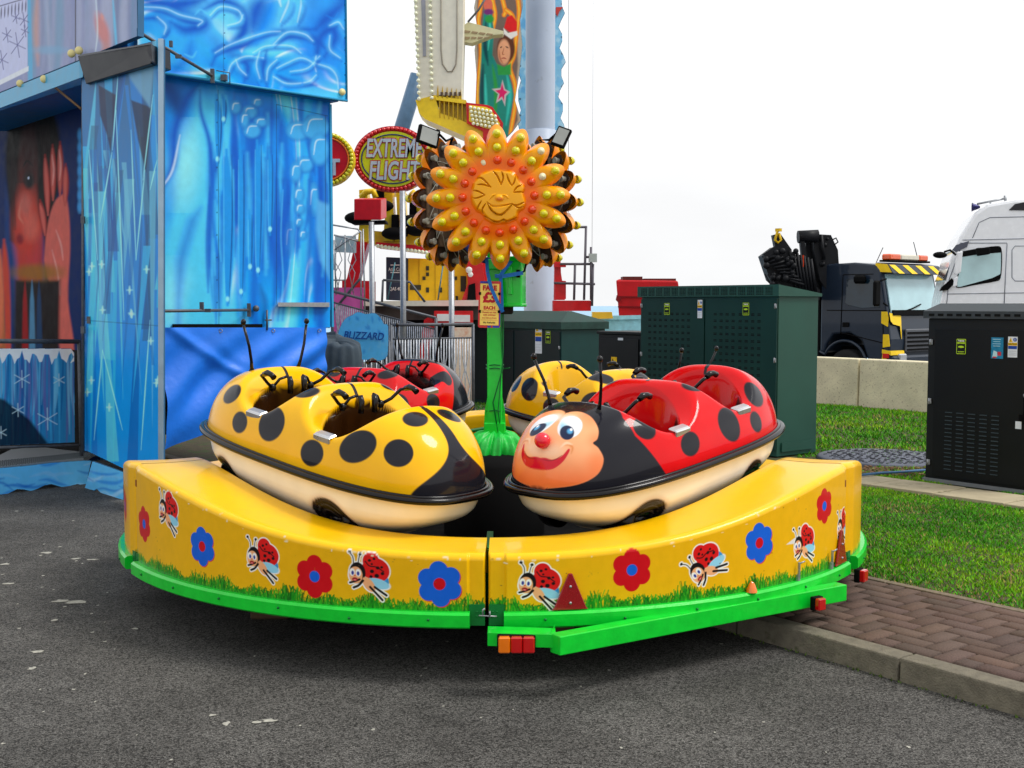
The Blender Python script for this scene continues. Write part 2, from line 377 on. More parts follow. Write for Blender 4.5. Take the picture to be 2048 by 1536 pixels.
# grass: blades as tiny triangles
def grass_patch(tr, nr, n, hmin, hmax, name, lab, keep=None, wd=.0045):
    t = nrng.uniform(tr[0], tr[1], n); q = nrng.uniform(nr[0], nr[1], n)
    P = np.array(K0)[None] + t[:, None] * np.array(KD)[None] + (q - n0)[:, None] * np.array(KN)[None]
    if keep is not None: k = keep(t, q, P); P = P[k]; t = t[k]; q = q[k]
    n = len(P); a = nrng.uniform(0, 6.283, n); h = nrng.uniform(hmin, hmax, n) * (.75 + .5 * (np.sin(P[:, 0] * 5.1) * np.sin(P[:, 1] * 4.3) * .5 + .5))
    dx = np.stack([np.cos(a), np.sin(a), 0 * a], -1) * (wd * nrng.uniform(.6, 1.4, n))[:, None]; le = nrng.normal(0, .55, (n, 2)) * h[:, None]
    B = P.copy(); B[:, 2] = GZ - .012; tip = B + np.stack([le[:, 0], le[:, 1], h], -1); V = np.stack([B - dx, B + dx, tip], 1).reshape(-1, 3)
    Fc = np.arange(3 * n).reshape(-1, 3)
    pt = (np.sin(P[:, 0] * 2.3 + 1) * np.cos(P[:, 1] * 1.9) + np.sin(P[:, 0] * 7.1 + P[:, 1] * 5.3) * .5) * .5 + nrng.normal(0, .35, n)
    g0 = np.array(C3(78, 160, 4)); g1 = np.array(C3(150, 190, 16)); g2 = np.array(C3(44, 118, 2)); k = np.clip(pt, -1, 1)[:, None]
    c = np.where(k > 0, g0 + (g1 - g0) * k, g0 + (g2 - g0) * (-k)); dry = nrng.random(n) < .05 + .45 * np.exp(-np.maximum(q - n0 - 1.16, 0) / .12) + .25 * (np.sin(P[:, 0] * 3.1 + 2) * np.sin(P[:, 1] * 2.7) > .75); c[dry] = C3(165, 150, 80)
    cc = np.repeat(c, 3, 0)
    o = link(name, fastmesh(name, V, Fc, cc, False), mat('grass_blade', vcol=True, rough=.7, var=.1, spec=.25)); o['kind'] = 'stuff'; o['label'] = lab; o['category'] = 'grass'; return o
def notslab(t, q, P): return ~((q > 8.24) & (q < 8.74)) & (P[:, 0] / P[:, 1] > .24) & (P[:, 0] / P[:, 1] < .47) & ~((q > 8.72) & (q < 9.1 + .8 * np.sin(t * 3)) & (t > 2.8) & (t < 6.5))
grass_patch((-2.2, 9), (n0 + 1.16, 8.9), 240000, .006, .026, 'grass', 'short mown grass between the brick pavement and the slab path', lambda t, q, P: notslab(t, q, P))
grass_patch((-1, 14), (8.75, 14.6), 90000, .015, .045, 'grass', 'bright green lawn in front of the low concrete wall', lambda t, q, P: notslab(t, q, P) & (P[:, 1] > 10), wd=.008)
grass_patch((9, 14), (9.2, 11.5), 6000, .02, .08, 'grass', 'small tuft of grass at the foot of the hip roofed green cabinet', lambda t, q, P: (P[:, 1] < 18) & (P[:, 0] < 1), wd=.01)
# weeds along kerb foot
wv = MB()
for i in range(150):
    t = rnd.uniform(-1.6, 3); p = TN(t, n0 - rnd.uniform(0, .02), .0); a = rnd.uniform(0, 6.28); h = rnd.uniform(.006, .02)
    wv.add([p + Vector((.004, 0, 0)), p - Vector((.004, 0, 0)), p + Vector((math.cos(a) * .01, math.sin(a) * .01, h))], [(0, 1, 2)])
o = wv.build('moss', mat('moss', C3(74, 96, 34), .9), fix=False); tag(o, 'tiny weeds and moss along the foot of the kerb', 'weeds', kind='stuff')
# bird droppings and specks on the asphalt
sp = MB()
spots = [(155, 1204, 26, 5), (122, 1202, 20, 4), (94, 1105, 12, 3), (152, 1117, 10, 2.5), (108, 1240, 8, 3), (541, 1441, 20, 3), (514, 1444, 12, 2.5), (453, 1447, 8, 4), (64, 1337, 9, 4), (10, 1128, 10, 3), (185, 1119, 14, 2), (18, 1167, 12, 2.5), (270, 1257, 8, 2), (75, 1303, 14, 3), (426, 1430, 9, 2)] + \
    [(rnd.uniform(0, 2000), rnd.uniform(1260, 1530), rnd.uniform(1.5, 5), rnd.uniform(1, 2)) for _ in range(34)] + [(rnd.uniform(0, 240), rnd.uniform(1020, 1300), rnd.uniform(2, 5), rnd.uniform(1, 1.6)) for _ in range(24)]
for (x, y, rx, ry) in spots:
    c = PZ(x, y, .003); k = c.y / F; pts = []
    for i in range(12):
        a = i * math.pi / 6; q = rnd.uniform(.55, 1.15); pts.append(c + Vector((math.cos(a) * rx * k * q, math.sin(a) * ry * k * 3.4 * q, 0)))
    sp.add(pts, [tuple(range(12))])
o = sp.build('bird_droppings', mat('droppings', C3(160, 158, 148), .8, var=.25, scale=80), fix=False); tag(o, 'pale bird droppings and specks spattered over the dark road', 'droppings', kind='stuff')
# dark round cover by the right cabinet, debris, hose
cc = PZ(1768, 916, GZ); th = thing('manhole_cover', 'large dark grey ribbed cover lying in the grass left of the black cabinet', 'cover', cc)
cv = MB(); cv.lathe([(.0, .018), (.62, .018), (.64, .008), (.64, -.02)], n=28); M_cov = mat('cover_steel', C3(92, 96, 108), .6, metal=.2, var=.2, bump=.4)
cr_ = cv; cr_.m = 1
for i in range(-7, 8):
    for j in range(-7, 8):
        x, y = i * .075 + (j % 2) * .037, j * .075
        if x * x + y * y < .33: cr_.box((x + rnd.uniform(-.02, .02), y + rnd.uniform(-.02, .02), .020), (.05, .012, .007), Matrix.Rotation(R(45 if (i + j) % 2 else -45), 3, 'Z'))
cr_.build('plate', [M_cov, mat('cover_tread', C3(50, 52, 58), .7, var=.3)], th)
hb = MB(); hb.tube([PZ(1722, 950, GZ + .03), PZ(1760, 946, GZ + .03), PZ(1800, 944, GZ + .03), PZ(1850, 940, GZ + .02)], .012, 6)
tag(hb.build('hose', mat('blue_hose', C3(70, 110, 150), .5)), 'thin blue hose lying across the bare soil beside the black cabinet', 'hose')
db = MB()
for i in range(420):
    c = PZ(rnd.uniform(1725, 1850), rnd.uniform(925, 950), GZ + .0); s = rnd.uniform(.008, .03)
    db.box(c, (s, s * rnd.uniform(.5, 1), s * .5), Matrix.Rotation(rnd.uniform(0, 3), 3, 'Z'))
tag(db.build('debris', mat('debris', C3(120, 92, 66), .9, var=.5, scale=8)), 'brown leaves and stone chips on the bare soil beside the black cabinet', 'debris', kind='stuff')

# low concrete wall
M_conc = mat('weathered_concrete', C3(224, 214, 182), .9, var=.14, scale=3, bump=.5, bscale=40, dirt=(C3(124, 96, 74), 34, .57))
wth = thing('concrete_wall', 'low weathered pale concrete wall with dark specks behind the lawn', 'wall', TN(0, 14.7, GZ)); t = -1.5
while t < 18:
    s = MB(); s.hexa([TN(t, 14.66, -.7), TN(t + 2.47, 14.66, -.7), TN(t + 2.47, 14.96, -.7), TN(t, 14.96, -.7), TN(t, 14.7, .79), TN(t + 2.47, 14.7, .79), TN(t + 2.47, 14.92, .79), TN(t, 14.92, .79)])
    s.build('wall_segment', M_conc, wth, True, bevel=.02); t += 2.5
# ================================================================ THE CAROUSEL
CC = Vector((-.106, 7.03, 0)); RR = 2.10
def hang(th): return .65 - .12 * math.cos(3 * th) + .02 * math.cos(6 * th)          # top of the hilly rim
def pol(th, r, z): return Vector((r * math.sin(th), -r * math.cos(th), z))
YEL = np.array(C3(248, 192, 6)); 
caro = thing('ladybird_carousel', 'yellow walled hilly children ride platform with green skirt and flower and ladybird stickers', 'carousel', CC)
FR = C3(208, 8, 22); FB = C3(18, 98, 214)
def flower(p, x, y, c1, c2, r=.09, rot=0):
    o = [(1, .8, .8)[0] * 0 + q for q in (0,)]
    for off, cc in (((.004, -.004), C3(214, 60, 40)), ((0, 0), c1)):
        if off[0] and c1 == FR: continue
        for k in range(6):
            a = rot + k * math.pi / 3 + math.pi / 2; p.ell(x + math.cos(a) * r * .6 + off[0], y + math.sin(a) * r * .6 + off[1], r * .42, r * .42, cc)
        p.ell(x + off[0], y + off[1], r * .68, r * .68, cc)
    p.ell(x, y, r * .27, r * .27, c2)
def bug(p, x, y, s=.1, rot=0, m=1):
    """small ladybird sticker in surface metres"""
    ca, sa = math.cos(rot), math.sin(rot)
    def T(u, v): u = u * m; return (x + s * (u * ca - v * sa), y + s * (u * sa + v * ca))
    def E(u, v, ru, rv, c, r0=0): q = T(u, v); p.ell(q[0], q[1], ru * s, rv * s, c, rot + r0 * m)
    def Ln(pts, wd, c, tp=False): p.line([T(*q) for q in pts], wd * s, c, taper=tp)
    W = C3(250, 248, 240); K = C3(20, 14, 16); RD = C3(222, 24, 22); PE = C3(246, 176, 122); LB = C3(150, 214, 236); BL = C3(50, 150, 214)
    def body(g, only=None):
        c = only
        E(.16, .62, .36 + g, .36 + g, c or RD, .2); E(.36, .26, .6 + g, .5 + g, c or RD, -.25); E(-.44, .12, .36 + g, .44 + g, c or K); E(-.52, .02, .3 + g, .35 + g, c or PE)
        E(.45, -.3, .5 + g, .2 + g, c or LB, -.25); E(.05, -.35, .2 + g, .36 + g, c or PE, .7)
        Ln([(.1, -.45), (.4, -.75), (.62, -.98)], .1 + 2 * g, c or K); Ln([(.3, -.45), (.6, -.65), (.8, -.78)], .1 + 2 * g, c or K); Ln([(-.2, -.2), (-.4, -.4), (-.62, -.5)], .1 + 2 * g, c or K)
        Ln([(-.35, -.15), (-.6, -.25), (-.78, -.3)], .09 + 2 * g, c or K)
        Ln([(-.6, .45), (-.62, .75), (-.75, .95)], .045 + 2 * g, c or K); Ln([(-.4, .48), (-.35, .75), (-.3, .88)], .045 + 2 * g, c or K); E(-.77, .98, .07 + g, .06 + g, c or K); E(-.3, .9, .07 + g, .06 + g, c or K)
    body(.05, W); E(.62, -.22, .3, .3, BL); body(0)
    E(.5, .24, .01, .01, RD); Ln([(-.08, .6), (.1, .42), (.4, .38), (.7, .2)], .05, K)
    for u, v, r in ((.1, .65, .07), (.3, .72, .06), (.2, .5, .05), (.2, .2, .09), (.45, .35, .08), (.65, .12, .08), (.4, .02, .1), (.15, -.02, .07), (.62, .38, .06)): E(u, v, r, r * .85, K)
    E(-.67, .14, .12, .16, W); E(-.40, .12, .12, .16, W); E(-.65, .11, .06, .09, C3(40, 50, 150)); E(-.41, .09, .06, .09, C3(40, 50, 150))
    E(-.56, -.15, .13, .075, C3(160, 14, 26)); E(-.56, -.18, .06, .03, C3(240, 130, 130)); E(-.56, .0, .05, .035, C3(230, 120, 80))
def surf(px, py):      # pixel on the drum face -> (theta, z)
    d = ray(px, py); ox, oy = -CC.x, -CC.y; a = d.x ** 2 + d.y ** 2; b = 2 * (ox * d.x + oy * d.y); c = ox * ox + oy * oy - RR * RR
    t = (-b - math.sqrt(b * b - 4 * a * c)) / (2 * a); q = Vector((ox, oy, 0)) + d * t; return math.atan2(q.x, -q.y), CH + d.z * t
ZB = .305; RIN = 1.72
def panel(th0, th1, fine, decals, seed):
    rg = random.Random(seed)
    nu = 860 if fine else 90; nf = 170 if fine else 30
    th = np.linspace(th0, th1, nu); 
    fl = np.minimum(th - th0, th1 - th)                       # end flange slightly set back
    edge = .034; step = -.013 * (1 - sstep(edge - .003, edge + .003, fl)) - .012 * (1 - sstep(0, .004, fl))
    hh = np.array([hang(t) for t in th])
    rows_r = []; rows_z = []
    tt = np.linspace(0, 1, nf)
    for k in range(nf): rows_r.append(RR + step); rows_z.append(ZB + (hh - .03 - ZB) * tt[k])
    for k in range(1, 7):
        a = k / 6 * math.pi / 2; rows_r.append(RR + step - .03 * (1 - math.cos(a))); rows_z.append(hh - .03 + .03 * math.sin(a))
    n1 = 12
    for k in range(1, n1 + 1):
        rows_r.append((RR - .03) + (RIN + .015 - RR + .03) * k / n1 + step * (1 - k / n1)); rows_z.append(hh - .004 * math.sin(k / n1 * math.pi))
    for k in range(1, 4):
        a = k / 3 * math.pi / 2; rows_r.append(RIN + .015 - .015 * math.sin(a) + 0 * hh); rows_z.append(hh - .015 * (1 - math.cos(a)))
    for k in range(1, 4): rows_r.append(RIN + 0 * hh); rows_z.append(hh - .015 - .05 * k)
    r = np.array(rows_r).T; z = np.array(rows_z).T; T2 = np.repeat(th[:, None], r.shape[1], 1)
    V = np.stack([r * np.sin(T2), -r * np.cos(T2), z], -1)
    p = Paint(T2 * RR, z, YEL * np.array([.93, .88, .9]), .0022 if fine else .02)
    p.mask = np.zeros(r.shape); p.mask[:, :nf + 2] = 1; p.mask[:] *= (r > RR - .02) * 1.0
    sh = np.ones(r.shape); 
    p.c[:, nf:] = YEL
    # green grass sprayed along the foot
    G1, G2, G3 = C3(22, 140, 24), C3(60, 170, 30), C3(14, 96, 18)
    ng = 1500 if fine else 120
    if th0 > -1.2 and th1 < 1.2 or True:
        s0, s1 = th0 * RR, th1 * RR
        p.poly([(s0, ZB - .01), (s1, ZB - .01), (s1, ZB + .012), (s0, ZB + .012)], G1, soft=.01)
        for i in range(ng):
            x = rg.uniform(s0, s1); h = rg.uniform(.015, .05) * (1 + .5 * math.sin(x * 9) * math.sin(x * 23)) * (1.25 if rg.random() < .15 else 1); le = rg.uniform(-.02, .02)
            p.line([(x, ZB), (x + le * .4, ZB + h * .6), (x + le, ZB + h)], rg.uniform(.003, .0065), rg.choice((G1, G2, G3, G1)), taper=False, al=.9, soft=.0018)
    for (kind, px, py, sz, rot) in decals:
        t_, z_ = surf(px, py)
        if kind == 'r': flower(p, t_ * RR, z_, FR, FB, sz, rot)
        elif kind == 'b': flower(p, t_ * RR, z_, FB, FR, sz, rot)
        elif kind == 'bug': bug(p, t_ * RR, z_, sz, rot)
        elif kind == 'bugm': bug(p, t_ * RR, z_, sz, rot, -1)
        elif kind == 's': x = t_ * RR; p.poly([(x - .07, z_ - .01), (x + .05, z_ - .018), (x + .06, z_ + .018), (x - .005, z_ + .012)], C3(232, 226, 214))
    # chipped paint along the upper edge
    p.mask[:] = 1
    for i in range(26 if fine else 4):
        x = rg.uniform(th0, th1); zz = hang(x) - rg.uniform(.012, .04); p.ell(x * RR, zz, rg.uniform(.002, .012), rg.uniform(.001, .004), C3(236, 222, 180), soft=.002)
    for i in range(14 if fine else 2):
        x = rg.uniform(th0, th1); p.ell(x * RR, rg.uniform(ZB + .05, hang(x)), rg.uniform(.001, .006), rg.uniform(.001, .003), C3(120, 88, 40), soft=.002, al=.7)
    po = grid('platform_panel', V, p.c, M_panel, caro, flip=False)
    return po
# the six panels
dL = [('r', 288, 1048, .088, .15), ('bug', 335, 1025, .105, 0), ('b', 404, 1093, .09, .1), ('bug', 523, 1120, .1, .02), ('r', 629, 1153, .093, .0), ('bug', 735, 1152, .104, .02), ('b', 879, 1168, .096, .08)]
dR = [('bug', 1076, 1172, .1, -.05), ('r', 1264, 1140, .092, 0), ('bug', 1412, 1132, .105, .75), ('b', 1519, 1086, .092, .1), ('s', 1590, 1081, 1, 0), ('bug', 1608, 1090, .1, .15), ('r', 1649, 1012, .086, .1), ('bug', 1686, 1055, .1, .1)]
gp = .0035
A6 = math.pi / 3
panel(-A6 + gp, -gp, True, dL, 1); panel(gp, A6 - gp, True, dR, 2)
panel(-2 * A6 + gp, -A6 - gp, False, [('r', 250, 1010, .09, 0)], 3); panel(A6 + gp, 2 * A6 - gp, False, [], 4); panel(-3 * A6 + gp, -2 * A6 - gp, False, [], 5); panel(2 * A6 + gp, 3 * A6 - gp, False, [], 6)
# green skirt rail below each panel
for k in range(6):
    t0, t1 = -A6 + k * A6, k * A6; s = MB(); n = 40; e = .034
    prof = [(RR - .03, ZB + .002), (RR + .022, ZB + .002), (RR + .034, ZB - .008), (RR + .034, ZB - .058), (RR + .024, ZB - .066), (RR - .03, ZB - .066)]
    vs = []; fs = []; m = len(prof)
    for i in range(n + 1):
        th = t0 + e + (t1 - t0 - 2 * e) * i / n
        for (r, z) in prof: vs.append(pol(th, r, z))
    for i in range(n):
        for j in range(m): fs.append((i * m + j, i * m + (j + 1) % m, (i + 1) * m + (j + 1) % m, (i + 1) * m + j))
    fs += [tuple(range(m)), tuple(n * m + j for j in range(m))]
    s.add(vs, fs); bt = s; s.m = 1
    for i in range(6):
        th = t0 + e + (t1 - t0 - 2 * e) * (i + .5) / 6; q = pol(th, RR + .036, ZB - .035 + rnd.uniform(-.01, .01)); bt.ball(q, .006, 6)
    s.build('skirt_rail', [M_green, M_green2], caro)
    for sg, te in ((1, t0), (-1, t1)):      # green hinge plates on the flanges
        h = MB(); a = te + sg * .004; b = te + sg * (e + .002)
        h.hexa([pol(a, RR - .02, ZB - .06), pol(b, RR - .02, ZB - .06), pol(b, RR - .006, ZB - .06), pol(a, RR - .006, ZB - .06), pol(a, RR - .02, ZB + .03), pol(b, RR - .02, ZB + .03), pol(b, RR - .006, ZB + .03), pol(a, RR - .006, ZB + .03)])
        for q in range(4):
            h.ball(pol(te + sg * (.012 + .008 * (q % 2)), RR - .004, ZB - .02 + .02 * (q // 2)), .004, 6)
        h.build('hinge_plate', M_green2, caro)
hk = MB(); hk.tube([pol(-.008, RR + .01, ZB - .01), pol(-.008, RR + .016, ZB + .012), pol(-.004, RR + .016, ZB + .02)], .004, 6); hk.tube([pol(-.016, RR + .012, ZB - .012), pol(.02, RR + .012, ZB - .016)], .0035, 6); hk.tube([pol(.006, RR + .01, ZB - .02), pol(.006, RR + .018, ZB + .008)], .004, 6)
hk.build('latch', M_steel, caro)
# dark floor, drum, track, spokes
s = MB(); s.lathe([(.02, .24), (1.98, .24), (1.98, .2), (.02, .2)], n=64); s.build('floor_pan', M_blk, caro)
s = MB(); vs = []; fs = []; n = 120
for i in range(n):
    th = 2 * math.pi * i / n; h = hang(th) - .2
    for (r, z) in ((.98, h), (1.02, h + .01), (1.5, h + .01), (1.54, h), (1.54, .25), (.98, .25)): vs.append(pol(th, r, z))
for i in range(n):
    for j in range(6): fs.append((i * 6 + j, ((i + 1) % n) * 6 + j, ((i + 1) % n) * 6 + (j + 1) % 6, i * 6 + (j + 1) % 6))
s.add(vs, fs); s.build('track', M_blk, caro)
s = MB()
for k in range(6):
    th = k * A6; q = pol(th, 1, 0).normalized(); h = hang(th) - .07
    rt = Matrix.Rotation(th, 3, 'Z'); s.box(pol(th, 1.5, h), (.03, .4, .03), rt); s.box(pol(th, 1.69, h - .12), (.045, .045, .26), rt)
    for sg in (-1, 1):
        a, b = pol(th, 1.68, h - .02), pol(th + sg * .5, 1.68, hang(th + sg * .5) - .1); s.tube([a, (a + b) / 2 * 1.03, b], .018, 4)
s.build('spoke_frame', M_green2, caro)
s = MB(); s.lathe([(.3, .24), (.3, .66), (.24, .72), (.05, .73)], n=32); s.build('drive_drum', M_blk, caro)
# gathered green cloth flower round the mast
s = []; nu, nv = 150, 26
V = np.zeros((nu, nv, 3))
for i in range(nu):
    a = 2 * math.pi * i / (nu - 1)
    for j in range(nv):
        v = j / (nv - 1); base = .045 + .125 * math.sin(min(1, v * 1.15) * math.pi / 2) ** .8 + .015 * v; f = (.006 + .014 * v) * (math.sin(a * 13 + 2 * v) + .6 * math.sin(a * 29 + 5 * v) + .4 * math.sin(a * 7 - 6 * v))
        r = base + f; z = .845 - .03 * v - .165 * v ** 2.2 + .008 * math.sin(a * 11 + v * 9); V[i, j] = (r * math.cos(a), r * math.sin(a), z)
grid('flower_skirt', V, np.tile(np.array(C3(18, 190, 62)), (nu, nv, 1)), mat('green_cloth', vcol=True, rough=.4, var=.15, scale=20, spec=.4, bump=.3, bscale=40), caro)

# ---- trailer chassis under the platform
def cz(px, py, z): return PZ(px, py, z) - CC
s = MB(); a = cz(1120, 1312, .19); b = cz(1712, 1198, .19); d = (b - a).normalized(); nn = Vector((-d.y, d.x, 0))
up = Vector((0, 0, .078))
s.prism([a, a + d * 1.66, a + d * 1.66 + nn * .07, a + nn * .07], up)
s.build('chassis_beam', M_green, caro, bevel=.004)
s = MB(); c0 = cz(975, 1292, .21); c1 = cz(1112, 1296, .21); e_ = Vector((0, .1, 0)); s.prism([c0, c1, c1 + e_, c0 + e_], (0, 0, .055)); s.prism([a + Vector((0, .003, .002)), c1 + Vector((-.02, .012, -.02)), c1 + e_, a + nn * .069 + Vector((0, 0, .002))], (0, 0, .074))
s.build('light_bracket', M_green, caro, bevel=.003)
M_lred = mat('red_lens', C3(190, 16, 16), .12, coat=1, var=.1); M_lamb = mat('amber_lens', C3(240, 120, 6), .12, coat=1, var=.1)
def tail(p, wd, h, cols, ang=0, nm='tail_light'):
    M = Matrix.Rotation(ang, 3, 'Z'); b_ = MB(); b_.box(p, (wd + .01, .03, h + .008), M, .004); o = b_.build(nm, M_blk, caro)
    n = len(cols)
    for i, m_ in enumerate(cols):
        l_ = MB(); l_.box(p + M @ Vector(((i + .5 - n / 2) * wd / n, -.024, 0)), (wd / n - .002, .03, h), M, .005); l_.build('lens', m_, o)
    return o
tail(cz(1033, 1283, .225) + Vector((0, -.02, 0)), .148, .066, (M_lamb, M_lred, M_lred))
tail(cz(1631, 1204, .22) + Vector((0, -.02, 0)), .05, .055, (M_lred,), .55)
tail(cz(1706, 1150, .235) + Vector((.03, 0, 0)), .055, .06, (M_lred,), .9)
for px, pb, hgt in ((1139, 1229, .155), (1677, 1135, .17)):
    t_, z_ = surf(px, pb - 6); q = pol(t_, RR + .006, ZB + .006); X_ = Vector((math.cos(t_), math.sin(t_), 0)); O_ = pol(t_, .012, 0); s = MB(); hw = .078
    s.prism([q - X_ * hw, q + X_ * hw, q + X_ * (hw - .01) + Vector((0, 0, .012)), q + X_ * .008 + Vector((0, 0, hgt)), q - X_ * .008 + Vector((0, 0, hgt)), q - X_ * (hw - .01) + Vector((0, 0, .012))], O_)
    o = s.build('reflector_triangle', mat('red_reflector', C3(150, 12, 20), .25, coat=.8, var=.12, scale=200), caro, bevel=.003)
    s = MB()
    for zz in (.03, .1): s.ball(q + O_ * 1.05 + Vector((0, 0, zz)), .006, 6)
    s.build('screw', M_steel, o)
for px, py in ((1592, 1155), (1658, 1130)):
    t_, z_ = surf(px, py); s = MB(); M = Matrix.Rotation(t_, 3, 'Z'); s.box(pol(t_, RR + .012, z_ - .02), (.014, .014, .075), M, .002); s.box(pol(t_, RR + .016, z_ + .03), (.008, .012, .09), M, .002); s.tube([pol(t_, RR + .02, z_ + .07), pol(t_ + .012, RR + .03, z_ + .078)], .004, 6)
    s.build('toggle_latch', M_steel, caro)
t_, z_ = surf(1497, 1180); s = MB(); s.lathe([(.026, 0), (.024, .012), (.012, .04), (.001, .05)], pol(t_, RR + .02, ZB + .002), 12); s.build('marker_lamp', M_lamb, caro)
for th_ in (-A6 + .025, A6 - .03):
    s = MB(); s.box(pol(th_, RR - .008, hang(th_) - .09), (.018, .012, .035), Matrix.Rotation(th_, 3, 'Z'), .002); s.build('edge_bracket', mat('rusty_steel', C3(150, 84, 40), .7, metal=.3, var=.4, scale=60), caro)
# support feet and timber packing below, in the dark
for k in range(6): s = MB(); s.box(pol(k * A6 + .2, 1.5, .1), (.2, .2, .2), None, .01); s.build('support_foot', mat('timber', C3(84, 66, 48), .9, var=.3), caro)

# ================================================================ LADYBIRD CARS
a_, b_, n_e = .862, .408, 2.75
def smin(a, b, k): h = np.clip(.5 + .5 * (b - a) / k, 0, 1); return b * (1 - h) + a * h - k * h * (1 - h)
def smax(a, b, k): return -smin(-a, -b, k)
P1X, P2X = .25, -.29
def body_h(x, y):
    e = np.minimum((np.abs(x / a_) ** n_e + np.abs(y / b_) ** n_e) ** (1 / n_e), 1.0)
    Hm = .372 + .018 * (1 - sstep(-.5, -.2, x)) + .008 * sstep(.3, .5, x)
    dome = Hm * np.maximum(1 - e ** 4.2, 0) ** .5
    h = dome
    for x0, wf, wb, lo in ((P1X, .26, .25, .185), (P2X, .245, .25, .185)):
        d = x - x0; sad = lo + np.where(d > 0, (d / wf) ** 2, (d / wb) ** 2) * .21 * (1 - .25 * np.abs(y) / b_)
        h = smin(h, sad, .045)
    h = np.where(e > .985, np.minimum(h, dome), h); shell = h
    for x0, ax, axb, ay in ((P1X, .25, .325, .435), (P2X, .245, .32, .435)):
        d = x - x0; r = np.sqrt((d / np.where(d > 0, ax, axb)) ** 2 + (np.abs(y) / ay) ** 2.2 )
        bk = sstep(0, .16, -d); lo = .64 - .18 * bk; r = np.sqrt((d / np.where(d > 0, ax, axb)) ** 2 + (np.abs(y) / (ay + .06 * bk)) ** 2.4); pit = .0 + .86 * np.maximum(0, (r - lo) / (1 - lo)) ** np.where(d > 0, 1.0, 1.0)
        h = smin(h, pit, .028)
    return h, shell, e
def car_frame(theta, rc, z, pitch):
    pos = Vector((CC.x + rc * math.sin(theta), CC.y - rc * math.cos(theta), z)); M = Matrix.Rotation(theta + math.pi, 3, 'Z') @ Matrix.Rotation(pitch, 3, 'Y')
    return pos, M      # positive pitch about Y lowers +X (nose)
POSE = {'red': ((.716, 6.03, .846), 3.938, .130), 'yellow': ((-.872, 5.96, .842), 2.425, -.147)}
def pose_frame(p, yaw, pitch): return Vector(p), Matrix.Rotation(yaw, 3, 'Z') @ Matrix.Rotation(pitch, 3, 'Y')
